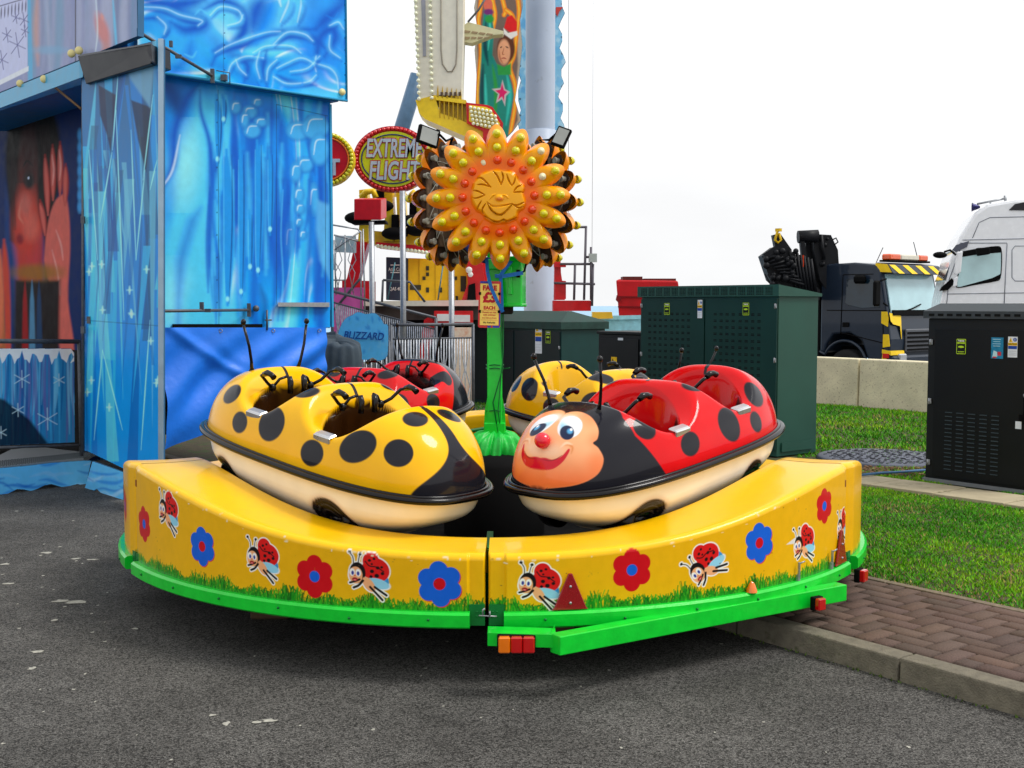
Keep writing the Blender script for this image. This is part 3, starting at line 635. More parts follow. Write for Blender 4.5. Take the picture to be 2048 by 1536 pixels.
def make_car(kind):
    pos, M = pose_frame(*POSE[kind]); Mn = np.array(M)
    nu, nv = 600, 360
    s_ = np.linspace(-1, 1, nu); x1 = a_ * (np.sin(s_ * math.pi / 2) * .45 + s_ * .55) * .9995; wd = b_ * np.maximum(1 - np.abs(x1 / a_) ** n_e, 1e-9) ** (1 / n_e)
    t_ = np.linspace(-1, 1, nv); t2 = np.sin(t_ * math.pi / 2) * .93 + t_ * .07
    X = np.repeat(x1[:, None], nv, 1); Y = wd[:, None] * t2[None]
    Z, SH, E_ = body_h(X, Y); V = np.stack([X, Y, Z], -1)
    Vm = V.copy(); Vm[..., 1] = np.abs(Vm[..., 1]); Wd = Vm @ Mn.T + np.array(pos); PX, PYy = topx(Wd)
    pit = SH - Z > .012; deep = (SH - Z > .09)
    K = C3(26, 26, 34)
    base = C3(222, 2, 12) if kind == 'red' else C3(247, 186, 6)
    p = Paint(PX, PYy, base, 1.3); p.mask = (~pit).astype(float)
    # visible-side test: only paint where surface faces outward on +y / top
    if kind == 'red':
        hb = .39 + .13 * np.clip(Z / .22, 0, 1) - .08 * np.clip((Z - .3) / .1, 0, 1); k = sstep(-.004, .004, X - hb)[..., None] * p.mask[..., None]; p.c = p.c * (1 - k) + np.array(K) * k
        hd = Paint(PX, PYy, p.c, 1.3); hd.mask = (X > .42).astype(float)
        PE = C3(253, 178, 126); OR = C3(250, 110, 34); WH = C3(244, 244, 246)
        zx = lambda u, v: (960 + u * .32227, 680 + v * .32227)
        def pl(pts, c, **k): hd.poly([zx(*q) for q in curve(pts + [pts[0]], 5)], c, **k)
        face_half = [(300, 470), (420, 440), (470, 488), (540, 452), (620, 446), (690, 480), (733, 550), (728, 612), (700, 640), (735, 672), (766, 738), (745, 812), (690, 862), (600, 898), (480, 916), (330, 922), (250, 900), (180, 800), (180, 600), (220, 500)]
        pl(face_half, PE)
        m0 = hd.mask.copy()
        # airbrushed orange blush towards the chin and rim
        fm = Paint(PX, PYy, (0, 0, 0), 1.3); fm.poly([zx(*q) for q in curve(face_half + [face_half[0]], 5)], (1, 1, 1)); hd.mask = fm.c[..., 0] * m0
        lo_ = sstep(895, 975, PYy)[..., None] * hd.mask[..., None] * .85; hd.c = hd.c * (1 - lo_) + np.array(OR) * lo_
        for q in ((690, 470, 60), (740, 760, 70), (720, 620, 40)): hd.ell(*zx(q[0], q[1]), q[2] * .32, q[2] * .32, OR, soft=16, al=.45)
        hd.ell(*zx(440, 690), 26, 14, C3(252, 214, 180), soft=12, al=.7)
        ex, ey = 552, 548
        hd.ell(*zx(ex + 6, ey - 6), 26, 21, WH, rot=-.5); hd.ell(*zx(ex - 30, ey - 12), 8, 14, C3(130, 205, 236), soft=5, al=.8); hd.ell(*zx(ex + 2, ey - 50), 15, 9, C3(255, 255, 255), soft=6, al=.8)
        hd.ell(*zx(ex - 12, ey + 27), 14.5, 14.5, C3(22, 34, 70), rot=.3); hd.ell(*zx(ex + 6, ey + 18), 5.5, 5, C3(90, 170, 220), soft=2.4); hd.ell(*zx(ex + 14, ey + 8), 2.6, 2.6, C3(255, 255, 255), soft=1)
        LP = C3(214, 18, 44)
        pl([(330, 735), (400, 730), (450, 742), (505, 722), (548, 676), (556, 690), (520, 750), (470, 792), (430, 806), (380, 806), (330, 790)], LP)
        hd.line([zx(380, 738), zx(430, 748), zx(470, 740), zx(510, 715)], 2.0, C3(150, 8, 30), soft=1.2)
        hd.line([zx(520, 655), zx(550, 650), zx(574, 668), zx(566, 705)], 4.5, C3(222, 130, 60), soft=2.5, al=.8); hd.line([zx(500, 665), zx(535, 640), zx(572, 648)], 5, C3(255, 214, 176), soft=2.4, al=.9)
        p.c = hd.c
        z6 = zx
        sp = [(1020, 548, 26, 19, .75), (1305, 645, 19, 25, 0), (1545, 525, 20, 36, -.35), (1712, 508, 11, 22, -.25), (1322, 288, 24, 9.5, .15), (1698, 338, 15, 28, -.55)]
        for (u, v, rx, ry, ro) in sp: c = z6(u, v); p.ell(c[0], c[1], rx, ry, K, rot=ro)
    else:
        zx = lambda u, v: (400 + u * .32227, 640 + v * .32227)
        sp = [(200, 460, 23, 13, -.85), (247, 635, 15, 22, .1), (445, 645, 25, 36, .32), (663, 450, 27, 10, -.15), (695, 826, 23, 27, 0), (980, 786, 40, 30, -.55), (1232, 826, 30, 28, 0), (1336, 616, 26, 15, .05)]
        for (u, v, rx, ry, ro) in sp: c = zx(u, v); p.ell(c[0], c[1], rx, ry, K, rot=ro)
        hb = .43 + .1 * np.clip(Z / .22, 0, 1); k = sstep(-.004, .004, X - hb)[..., None] * p.mask[..., None] * (X > .4)[..., None]; 
        fz = ((np.abs(Y) / .27) ** 2 + ((Z - .2) / .16) ** 2 < 1) & (X > .6); p.c[fz] = C3(250, 190, 148)
    # parted wing cases at the tail, centre seam
    az = np.abs(np.arctan2(Y, -(X + .36))); lim = .085 + .46 * (1 - sstep(.0, .27, Z)) ** 1.3; tm = ((X < -.62) & (az < lim)) | ((np.abs(Y) < .010) & (X < -.50) & ~pit)
    soft = np.where(X < -.56, 1 - sstep(-.012, .012, az - lim), 0) * (~pit); k = soft[..., None]; p.c = p.c * (1 - k) + np.array(K) * k
    seam = (np.abs(Y) < .011) & ((X < -.5) | ((X > -.12) & (X < .0)) | (X > .4)) & (X < .62) & ~deep; p.c[seam] = K
    # dark footwell towards the dash
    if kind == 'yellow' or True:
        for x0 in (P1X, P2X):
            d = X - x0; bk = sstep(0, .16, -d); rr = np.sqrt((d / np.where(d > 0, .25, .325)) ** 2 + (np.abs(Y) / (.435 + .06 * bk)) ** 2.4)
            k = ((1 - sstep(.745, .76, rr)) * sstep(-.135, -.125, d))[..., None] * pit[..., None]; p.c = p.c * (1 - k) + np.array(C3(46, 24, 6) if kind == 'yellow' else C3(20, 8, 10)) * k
    label = {'red': 'red ladybird ride car with black spots and smiling peach face, nearest car on the right', 'yellow': 'yellow ladybird ride car with black spots seen from behind, nearest car on the left'}[kind]
    th = thing('ladybird_car', label, 'ride car', pos, M, 'ladybird cars on the carousel')
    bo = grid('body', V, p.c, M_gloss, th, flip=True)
    # hull
    nu2, nv2 = 360, 60; ph = np.linspace(0, 2 * math.pi, nu2); c, s = np.cos(ph), np.sin(ph); v = np.linspace(0, 1, nv2)
    zz = -.0 - .285 * (1 - (1 - v) ** 1.4); sc_ = 1.0 * (1 - .03 * np.clip(v / .3, 0, 1)) * (1 - .3 * sstep(.25, .9, v) - .55 * np.clip((v - .85) / .15, 0, 1) ** 2); scx = sc_ * (1 - .10 * sstep(.1, .9, v))
    n2 = n_e; X = (a_ * .985) * (np.sign(c) * np.abs(c) ** (2 / n2))[:, None] * scx[None]; Y = (b_ * .985) * (np.sign(s) * np.abs(s) ** (2 / n2))[:, None] * sc_[None]; Z = np.repeat(zz[None], nu2, 0) + .0 * X
    V = np.stack([X, Y, Z], -1); Vm = V.copy(); Vm[..., 1] = np.abs(Vm[..., 1]); PX, PYy = topx(Vm @ Mn.T + np.array(pos))
    CR = np.array(C3(252, 244, 226)); base = CR[None, None] * np.ones(V.shape)
    k = (1 - sstep(-.0, .07, -Z))[..., None] * .6; base = base * (1 - k) + np.array(C3(246, 206, 110)) * k
    k = sstep(.17, .28, -Z)[..., None] * .3; base = base * (1 - k) + np.array(C3(236, 196, 160)) * k
    q = Paint(PX, PYy, base, 1.6); DK = C3(30, 14, 20)
    q.X = V[..., 0]; q.Y = V[..., 2]; q.mask = (np.abs(V[..., 1]) > .1) * 1.0
    for wx in (.48, -.36):
        q.ell(wx, -.2, .135, .125, C3(190, 130, 90), soft=.02, al=.45); q.ell(wx, -.2, .122, .113, DK, soft=.005)
        for rr_, cc_ in ((.104, C3(48, 44, 48)), (.098, C3(18, 14, 16)), (.082, C3(70, 66, 68)), (.077, C3(16, 12, 14)), (.058, C3(60, 56, 60)), (.05, C3(14, 10, 12))): q.ell(wx, -.2, rr_, rr_, cc_, soft=.003)
    ho = grid('hull', V, q.c, M_gloss, th, flip=False)
    # bumper
    s = MB(); pts = []
    for i in range(120):
        t = 2 * math.pi * i / 120; c, s2 = math.cos(t), math.sin(t); pts.append(((a_ + .028) * math.copysign(abs(c) ** (2 / n_e), c), (b_ + .022) * math.copysign(abs(s2) ** (2 / n_e), s2), 0))
    s.tube(pts, .0165, 10, closed=True); s.tube([(p_[0] * .982, p_[1] * .965, .014) for p_ in pts], .009, 8, closed=True); s.build('bumper', M_black, th)
    # wheel faces inside the arches
    for sg, wx, wy in ((-1, .48, .275), (1, .48, .275), (-1, -.36, .30), (1, -.36, .30)):
        s = MB(); M2 = Matrix.Rotation(-sg * math.pi / 2, 3, 'X'); s.lathe([(.001, .022), (.03, .024), (.035, .018), (.05, .02), (.056, .012), (.072, .028), (.09, .026), (.098, .0), (.098, -.05)], (wx, sg * wy, -.2), 28, M2); s.build('wheel', M_black, th)
    # chrome grips, handles, antennae
    for x0 in (P1X - .02, P2X):
        for sg in (-1, 1):
            s = MB(); h, _, _ = body_h(np.array(x0), np.array(.355)); c = Vector((x0, sg * .352, float(h) + .012)); s.box(c, (.115, .045, .014), Matrix.Rotation(-sg * .25, 3, 'X'), .006); s.box(c + Vector((0, sg * .022, -.018)), (.115, .012, .03), Matrix.Rotation(-sg * .1, 3, 'X'), .004); s.build('step_grip', mat('aluminium', C3(205, 206, 208), .28, metal=.9, var=.06), th)
    for xi, x0 in enumerate((P1X, P2X)):
        for sg in (-1, 1):
            s = MB(); px_ = x0 + (.178, .168)[xi]; pv = Vector((px_ - .012, sg * .125, (.27, .28)[xi]))
            s.ball(pv, .021, 8, (.8, 1, 1)); s.tube([pv, pv + Vector((-.008, -sg * .035, .045)), pv + Vector((-.02, -sg * .075, .06))], .0075, 8)
            s.tube([pv, pv + Vector((-.02, sg * .05, .03)), pv + Vector((-.03, sg * .1, .075)), pv + Vector((-.06, sg * .105, .085))], .009, 8)
            g1 = pv + Vector((-.03, -sg * .08, .06)); s.tube([g1, g1 + Vector((-.012, 0, -.03)), g1 + Vector((-.016, 0, -.06)), g1 + Vector((-.016, 0, -.085))], [.013, .017, .014, .015], 10)
            g2 = pv + Vector((-.055, sg * .106, .085)); s.tube([g2, g2 + Vector((-.03, 0, .012)), g2 + Vector((-.06, 0, .01)), g2 + Vector((-.085, 0, -.002))], [.013, .017, .014, .016], 10)
            s.build('handlebar', M_black, th)
    for sg in (-1, 1):
        h, _, _ = body_h(np.array(.565), np.array(.15)); c = Vector((.565, sg * .15, float(h) - .01)); s = MB(); k_ = .26
        s.tube([c, c + Vector((-.005, sg * .012, .06)), c + Vector((0, sg * .03, .14)), c + Vector((.025, sg * .055, k_ * .93))], [.011, .008, .0075, .0075], 8); s.lathe([(.018, 0), (.016, .01), (.010, .02)], c + Vector((0, 0, .0)), 10); s.ball(c + Vector((.027, sg * .057, k_)), .014, 8, (1, 1, 1.2)); s.build('antenna', M_black, th)
    if True:
        s = MB(); s.ball((.80, 0, .232), .038, 12); s.build('nose', mat('nose_red', C3(226, 20, 48), .25, coat=.8), th)
    s = MB(); 
    for x0 in (P1X, P2X): s.box((x0 - .1, 0, -.12), (.14, .4, .05), None, .02)
    s.build('seat', mat('seat_' + kind, C3(206, 6, 20) if kind == 'red' else C3(238, 178, 14), .3, coat=.5), th)
    s = MB(); s.tube([(0, 0, -.26), (0, 0, -.42)], .03, 8); s.box((0, 0, -.3), (.9, .08, .05)); s.build('axle', M_blk, th)
    return th
def kids(o): return [c for c in list(o.children)]
def dup(o, parent=None):
    c = o.copy(); col.objects.link(c)
    if parent: c.parent = parent
    for k in kids(o): dup(k, c)
    return c
red = make_car('red'); yel = make_car('yellow')
for src, th, pit_, z_, lb in ((yel, 2.43, .1, .80, 'yellow ladybird ride car with black spots, farther back to the right of the green mast'), (red, -2.40, -.1, .80, 'red ladybird ride car with black spots, farther back to the left of the green mast')):
    c = dup(src); pos, M = car_frame(th, 1.235, z_, pit_); pos = pos + Vector((-.015 if src is red else 0, 0, -.01 if src is yel else .01)); M = (Matrix.Rotation(.22, 3, 'Z') @ M) if src is red else M; c.matrix_basis = Matrix.Translation(pos) @ M.to_4x4(); c['label'] = lb
# ================================================================ MAST WITH SUN DISCS
MB0 = Vector((CC.x + .004, CC.y, .72))
mast = thing('sunflower_mast', 'green mast rising from the middle of the carousel with three bulb studded sun discs', 'mast', MB0)
s = MB(); s.box((0, 0, .05), (.14, .05, .02), None, .003); s.box((-.0, 0, .62), (.088, .07, 1.3), None, .006)
s.prism([(-.07, -.012, .06), (-.06, -.012, .25), (-.044, -.012, .33), (-.044, -.012, .06)], (0, .024, 0)); s.prism([(.07, -.012, .06), (.06, -.012, .25), (.044, -.012, .33), (.044, -.012, .06)], (0, .024, 0)); s.box((0, 0, .11), (.125, .1, .14), None, .006)
s.tube([(0, 0, 1.2), (0, 0, 1.7)], .04, 12)
s.build('post', M_green, mast)
s = MB()
for z in (.25, .5, .52): s.tube([(.05 * math.cos(a) * 1.02, .042 * math.sin(a) * 1.05, z + .004 * math.sin(3 * a)) for a in [i * math.pi / 6 for i in range(12)]], .0035, 5, closed=True)
s.tube([(.05, -.03, .5), (.085, -.05, .503), (.09, -.05, .508)], .003, 5); s.tube([(.052, -.04, .95), (.038, -.045, .7), (.047, -.045, .5), (-.01, -.047, .3), (.02, -.047, .12)], .004, 6); s.tube([(.054, -.04, .95), (.05, -.045, .6), (.02, -.047, .25), (.04, -.047, .1)], .003, 6)
s.build('cable', M_green2, mast)
s = MB(); s.box((.07, 0, .87), (.075, .1, .1), None, .006); s.box((.05, .03, .98), (.12, .12, .3)); s.build('motor_block', mat('brown_black', C3(34, 26, 22), .7), mast)
M_gcab = M_green
cbx = Vector((.108, -.07, 1.01)); Mc = Matrix.Rotation(R(-12), 3, 'Z')
s = MB(); s.box(cbx, (.13, .13, .275), Mc, .006); s.box(cbx + Vector((0, 0, .13)), (.14, .14, .03), Mc, .004); s.box(cbx + Vector((0, 0, -.137)), (.137, .137, .02), Mc, .004); s.box(cbx + Vector((-.1, .02, .1)), (.1, .1, .06), None, .004)
bx = s.build('control_box', M_green, mast, bevel=.003)
s = MB(); s.box(cbx + Mc @ Vector((.0, -.072, .02)), (.017, .014, .13), Mc, .003); s.box(cbx + Mc @ Vector((0, -.074, -.055)), (.024, .018, .04), Mc, .003); s.build('handle', M_green, bx)
s = MB(); s.box(cbx + Mc @ Vector((.045, -.07, .045)), (.02, .02, .045), Mc, .003); q = cbx + Mc @ Vector((.055, -.085, .04)); s.tube([q, q + Vector((.03, -.01, .02)), q + Vector((.045, 0, .09)), q + Vector((.03, .02, .2))], .006, 8); s.build('plug', M_blk, bx)
s = MB(); s.ball((-.13, -.0, 1.22), .03, 8, (1.8, .7, .9)); s.tube([(-.2, 0, 1.26), (-.1, -.03, 1.15), (0, -.05, 1.12)], .02, 8); s.build('blue_wrap', mat('blue_sheet', C3(14, 54, 130), .6), mast)

RD_ = .405
def outline(th):        # 16 rounded petals
    u = (th * 16 / (2 * math.pi)) % 1.0 - .5; u = np.abs(u) * 2
    return RD_ * (.75 + .25 * np.maximum(0, 1 - u ** 1.75) ** .85)
def sun_mesh():
    nu, nv = 768, 170; th = np.linspace(0, 2 * math.pi, nu) ; v = np.linspace(0, 1, nv); Ro = outline(th + math.pi / 16 + .03)
    r = v[None] * Ro[:, None]; X = r * np.sin(th)[:, None]; Zz = r * np.cos(th)[:, None]
    e = v[None] + 0 * r; H = .034 * np.maximum(0, 1 - e ** 5) ** .6 + .02 * (1 - sstep(.05, .33, r)) 
    u = ((th + math.pi / 16 + .03) * 16 / (2 * math.pi)) % 1.0 - .5
    H += .022 * sstep(.24, .32, r) * np.maximum(0, 1 - (np.abs(u)[:, None] * 2) ** 2) 
    H += -.03 * sstep(.86, 1, e)
    OR = np.array(C3(246, 112, 0)); YE = np.array(C3(244, 164, 0)); k = sstep(.2, .275, r)[..., None]; c = OR * (1 - k) + YE * k
    k2 = (sstep(.86, 1, e) * .4)[..., None] * (r > .27)[..., None]; c = c * (1 - k2) + np.array(C3(250, 130, 60)) * k2
    hp = Paint(X, Zz, (0, 0, 0), .004); cp = Paint(X, Zz, (0, 0, 0), .004); cp.c = c
    kz = .000564; T = lambda a, b: ((a - 1060) * kz, (830 - b) * kz)
    YF = C3(246, 172, 18)
    blob = [(820, 700), (860, 650), (900, 610), (1010, 575), (1100, 580), (1200, 600), (1270, 690), (1310, 740), (1300, 800), (1320, 880), (1300, 940), (1250, 980), (1230, 1040), (1130, 1080), (1020, 1085), (950, 1050), (900, 990), (850, 960), (805, 890), (800, 800)]
    bl = [T(*q) for q in curve(blob + [blob[0]], 4)]; hp.poly(bl, (1, 1, 1), soft=.012); cp.poly(bl, YF, soft=.012)
    H += hp.c[..., 0] * .02; g = Paint(X, Zz, (0, 0, 0), .003)
    for ln, w in (([(845, 655), (900, 660), (985, 745)], 14), ([(850, 720), (910, 720), (985, 745)], 12), ([(810, 775), (860, 785), (925, 820)], 12), ([(805, 850), (850, 850), (925, 822)], 10), ([(1010, 590), (1050, 640), (1085, 720)], 14), ([(1090, 590), (1105, 650), (1085, 720)], 14), ([(1140, 620), (1160, 680), (1190, 730)], 13), ([(1225, 640), (1215, 690), (1190, 730)], 12),
                  ([(1290, 720), (1240, 745), (1205, 790)], 13), ([(1310, 790), (1260, 790), (1205, 795)], 11), ([(890, 880), (860, 930), (850, 960)], 12), ([(930, 905), (900, 960), (910, 1000)], 12), ([(1180, 905), (1240, 920), (1310, 890)], 12), ([(1200, 915), (1260, 945), (1300, 930)], 10)):
        g.line([T(*q) for q in ln], w * kz, (1, 1, 1))
    ms = Paint(X, Zz, (0, 0, 0), .003); ms.poly([T(*q) for q in curve([(950, 895), (1000, 925), (1070, 925), (1150, 918), (1190, 905), (1150, 965), (1080, 1015), (1010, 980), (950, 895)], 4)], (1, 1, 1))
    g.line([T(*q) for q in [(945, 890), (1000, 930), (1080, 930), (1195, 905)]], 16 * kz, (1, 1, 1)); g.line([T(*q) for q in [(950, 905), (1000, 980), (1078, 1015), (1150, 960), (1195, 905)]], 14 * kz, (1, 1, 1))
    H += ms.c[..., 0] * .010
    g.line([T(*q) for q in [(915, 1020), (1000, 1070), (1060, 1082), (1110, 1060), (1150, 1075), (1235, 1040)]], 12 * kz, (1, 1, 1))
    H -= g.c[..., 0] * .013; k = g.c[..., :1] * .5; cp.c = cp.c * (1 - k) + np.array(C3(176, 104, 10)) * k
    n_ = Paint(X, Zz, (0, 0, 0), .006); n_.ell(*T(1068, 850), 32 * kz, 26 * kz, (1, 1, 1), soft=.008); H += n_.c[..., 0] * .014; cp.ell(*T(1068, 862), 36 * kz, 14 * kz, C3(226, 96, 70), soft=.006, al=.7)
    ee = Paint(X, Zz, (0, 0, 0), .003); ee.line([T(975, 860), T(1000, 825), T(1030, 815)], 10 * kz, (1, 1, 1)); ee.line([T(1100, 820), T(1130, 825), T(1155, 852)], 10 * kz, (1, 1, 1)); H += ee.c[..., 0] * .006
    return X, Zz, H, cp.c
X, Zz, H, cc_ = sun_mesh()
V = np.stack([X, -H, Zz], -1)
disc_me = fastmesh('disc_shell', V, gridfaces(V.shape[0], V.shape[1], True), cc_)
disc_me.materials.append(M_gloss)
th = np.linspace(0, 2 * math.pi, 385); Ro = outline(th + math.pi / 16 + .03) * .985; vv = np.linspace(0, 1, 8)
Vb = np.stack([(vv[None] * Ro[:, None]) * .95 * np.sin(th)[:, None], .024 + .0 * (vv[None] * Ro[:, None]) + .0 * (vv[None] ** 4) * np.ones((385, 1)), (vv[None] * Ro[:, None]) * .95 * np.cos(th)[:, None]], -1)
back_me = fastmesh('disc_back', Vb, gridfaces(385, 8)); back_me.materials.append(mat('back_of_shell', C3(58, 38, 26), .8, var=.4, scale=12))
def swirl(name, cbase, m):
    n1, n2 = 28, 12; Vv = np.zeros((n1 + 1, n2, 3))
    for i in range(n1 + 1):
        a = 2 * math.pi * i / n1
        for j in range(n2):
            t = j / (n2 - 1); r = .0245 * math.sin(t * math.pi / 2) ** .85 * (1 + .06 * math.sin(14 * a / 2 * 2 + t * 5) * math.sin(t * math.pi)); z = .03 * math.cos(t * math.pi / 2) ** .8 + (.004 if t < .3 else 0)
            Vv[i, j] = (r * math.cos(a), -z - .002, r * math.sin(a))
    me = fastmesh(name, Vv, gridfaces(n1 + 1, n2)); me.materials.append(m); return me
yb = swirl('bulb', 0, mat('yellow_bulb', C3(214, 206, 6), .14, coat=1, var=.05)); rb = swirl('bulb', 0, mat('orange_bulb', C3(228, 66, 4), .14, coat=1, var=.05))
s = MB(); s.lathe([(.02, 0), (.02, .006), (.012, .008), (.011, .012), (.001, .014)], (0, 0, 0), 16, Matrix.Rotation(math.pi / 2, 3, 'X')); emp = s.build('socket', mat('white_socket', C3(236, 230, 190), .4)); emp_me = emp.data; bpy.data.objects.remove(emp)
s = MB(); s.tube([(0, 0, 0), (0, .03, 0)], .014, 8); s.tube([(0, .02, 0), (0, .035, 0)], .02, 8); e2 = s.build('socket_back', mat('socket_grey', C3(150, 148, 136), .5)); sock_me = e2.data; bpy.data.objects.remove(e2)
M_wood = mat('old_planks', C3(104, 84, 66), .85, var=.35, scale=18, bump=.4)
DZ = 1.477; DD = .30
for di, (yaw, dd) in enumerate(((0.03, .32), (R(-121), .31), (R(121), .31))):
    Mz = Matrix.Rotation(yaw, 4, 'Z'); base = Matrix.Translation((0.016 if di == 0 else 0, 0, DZ)) @ Mz @ Matrix.Translation((0, -dd, 0))
    dr = bpy.data.objects.new('sun_disc', disc_me); col.objects.link(dr); dr.parent = mast; dr.matrix_basis = base
    bk = bpy.data.objects.new('disc_back', back_me); col.objects.link(bk); bk.parent = dr
    s = MB()
    for i in range(5): x = -.24 + i * .12; hgt = 2 * math.sqrt(max(.01, .285 ** 2 - x * x)); s.box((x, .028, 0), (.112, .018, hgt))
    s.build('back_board', M_wood, dr)
    for k in range(16):
        a = k * 2 * math.pi / 16 - .03
        for ri, (r, me_) in enumerate(((.345, yb), (.268, yb), (.2, rb))):
            if di and ri: continue
            h = (.048, .05, .034)[ri]; me2 = me_
            if di == 0 and (k, ri) in ((2, 0), (3, 1), (15, 2)): me2 = emp_me; h -= .0
            o = bpy.data.objects.new('bulb' if me2 is not emp_me else 'socket', me2); col.objects.link(o); o.parent = dr; o.location = (r * math.sin(a), -h, r * math.cos(a)); o.rotation_euler = (0, a, 0)
    if di == 1 or di == 2:
        s = MB(); pts = []
        for k in range(16):
            for r in (.34, .25):
                a = k * 2 * math.pi / 16 - .03; q = Vector((r * math.sin(a), .03, r * math.cos(a))); s.tube([q - Vector((0, .03, 0)), q + Vector((0, .02, 0))], .014, 8); s.tube([q + Vector((0, .014, 0)), q + Vector((0, .026, 0))], .019, 8); pts.append(q + Vector((rnd.uniform(-.02, .02), .03, rnd.uniform(-.02, .02))))
        s.tube([Vector(q) for q in curve([tuple(p) for p in pts], 3)], .003, 4); s.build('sockets_and_wiring', mat('socket_grey', C3(150, 148, 136), .5), dr)
s = MB(); s.lathe([(.05, 1.3), (.05, 1.85)], n=12)
for yaw in (0, R(-121), R(121)): M2 = Matrix.Rotation(yaw, 3, 'Z'); s.box(M2 @ Vector((0, -.15, DZ + .1)), (.04, .3, .04), M2); s.box(M2 @ Vector((0, -.15, DZ - .12)), (.04, .3, .04), M2)
s.build('disc_frame', M_blk, mast)
# floodlights
def flood(px, py, Y, w_, h_, yaw, tilt, roll, lab, arm):
    c = PY(px, py, Y); Mr = Matrix.Rotation(roll, 3, 'Y') @ Matrix.Rotation(yaw, 3, 'Z') @ Matrix.Rotation(tilt, 3, 'X')
    t_ = thing('floodlight', lab, 'floodlight', c, Mr, 'floodlights above the sun discs')
    s = MB(); s.box((0, .012, 0), (w_, .024, h_), None, .004); b = s.build('housing', M_blk, t_)
    s = MB(); s.box((0, -.002, 0), (w_ * .78, .006, h_ * .8)); s.build('lens', mat('flood_glass', C3(150, 154, 150), .2, coat=.8, var=.1), t_)
    s = MB()
    for i in range(7): s.box((-w_ * .36 + i * w_ * .12, .032, 0), (.004, .02, h_ * .8))
    s.build('cooling_fins', M_blk, t_)
    s = MB(); inv = Mr.inverted(); a = [inv @ (PY(*q) - c) for q in arm]; s.tube(a, .008, 6); s.tube([a[0] + Vector((0, .02, .03)), a[0] + Vector((0, .03, -.03))], .012, 6); s.build('bracket', M_blk, t_)
flood(858, 272, 6.85, .135, .105, .5, -.25, .30, 'black floodlight with grey glass above the left sun disc', [(878, 268, 6.87), (892, 282, 6.95), (905, 276, 7.0), (897, 300, 7.0), (905, 340, 7.0)])
flood(1122, 273, 6.9, .085, .12, -.3, -.2, .38, 'black floodlight tilted above the right sun disc', [(1112, 268, 6.92), (1098, 280, 6.95), (1078, 280, 6.95), (1096, 290, 6.95), (1092, 330, 7.0)])
# fare sign
fs_o = PY(979, 609, 6.84); fm_ = frame4(fs_o, (1, -.05, -.02), (-.035, 0, 1)); fz = fm_.to_3x3()
fare = thing('fare_sign', 'yellow fare sign with red lettering strapped to the front of the green mast', 'sign', fs_o, fz)
s = MB()
def rrect(w_, h_, r, n=5): return [(sx * (w_ / 2 - r) + r * math.cos(a0 + i * math.pi / 2 / n), sy * (h_ / 2 - r) + r * math.sin(a0 + i * math.pi / 2 / n)) for (sx, sy, a0) in ((1, 1, 0), (-1, 1, math.pi / 2), (-1, -1, math.pi), (1, -1, 3 * math.pi / 2)) for i in range(n + 1)]
s.prism([(x, y, 0) for x, y in rrect(.128, .268, .012)], (0, 0, -.006)); s.build('border', mat('sign_border_red', C3(206, 26, 30), .3, coat=.4), fare)
s = MB(); s.prism([(x, y, .001) for x, y in rrect(.108, .238, .002)], (0, 0, .001)); s.build('panel', mat('sign_cream_yellow', C3(250, 218, 96), .35, var=.1, scale=30, coat=.3), fare)
s = MB(); BLU = mat('sign_blue', C3(50, 60, 170), .35)
for (x, y, w_, h_) in ((-.03, .127, .05, .012), (.04, -.127, .04, .012), (.0, -.127, .02, .012), (.0605, -.07, .006, .1)): s.box((x, y, .001), (w_, h_, .001))
s.build('border_stripes', BLU, fare)
s = MB()
for (x, y) in ((-.056, .062), (.056, .062), (-.055, -.04), (.055, -.04)): s.box((x, y, .004), (.013, .016, .006), None, .001)
s.build('clip', M_blk, fare)
MR = mat('sign_lettering_red', C3(196, 14, 34), .4); MK = mat('sign_lettering_black', C3(24, 16, 20), .4)
def ft(t, x, y, sz, m, sx=1, bold=.0): text_mesh('lettering', t, sz, frame4((x, y, .0025), (1, 0, 0), (0, 1, 0)), m, fare, False, .0004, sx, bold)
ft('FARE', 0, .093, .038, MR, .95, .0022); ft('£3', 0, .038, .078, MR, .95, .0042); ft('EACH', .0, -.02, .026, MR, 1, .0013); ft('Parents can ride', 0, -.045, .0135, MR, .9, .0003); ft('with children', 0, -.06, .0135, MR, 1, .0003); ft('(One child one Parent)', 0, -.077, .010, MR, .9, .0002); ft('No Refunds', 0, -.104, .0145, MK, 1, .0003)
s = MB(); s.box((0, -.034, .0026), (.098, .0012, .0006)); s.box((0, -.089, .0026), (.098, .0012, .0006)); s.build('ruled_line', MR, fare)
# blue ratchet strap
s = MB()
def strap(pts, w_=.010, th_=.002):
    for i in range(len(pts) - 1):
        a, b = Vector(pts[i]), Vector(pts[i + 1]); d = (b - a).normalized(); sd = d.cross(Vector((0, 1, 0))).normalized() * w_; s.hexa([a - sd, a + sd, b + sd, b - sd, a - sd + Vector((0, th_, 0)), a + sd + Vector((0, th_, 0)), b + sd + Vector((0, th_, 0)), b - sd + Vector((0, th_, 0))])
strap([PY(*q) for q in ((973, 515, 6.80), (975, 545, 6.80), (982, 575, 6.80), (994, 602, 6.80), (1006, 624, 6.82))]); strap([PY(1004, 622, 6.85), PY(1003, 585, 6.86), PY(1001, 550, 6.88), PY(1036, 505, 6.9)])
q0, q1 = PY(1004, 553, 6.86), PY(1046, 546, 6.87); strap([q0 + Vector((0, -.03, 0)), q1 + Vector((0, -.03, 0))], .011)
s.box(PY(995, 552, 6.85), (.03, .015, .022), None, .002)
tag(s.build('ratchet_strap', mat('blue_webbing', C3(28, 110, 190), .6, var=.15, scale=60)), 'blue webbing strap wound around the fare sign and green control box', 'strap')

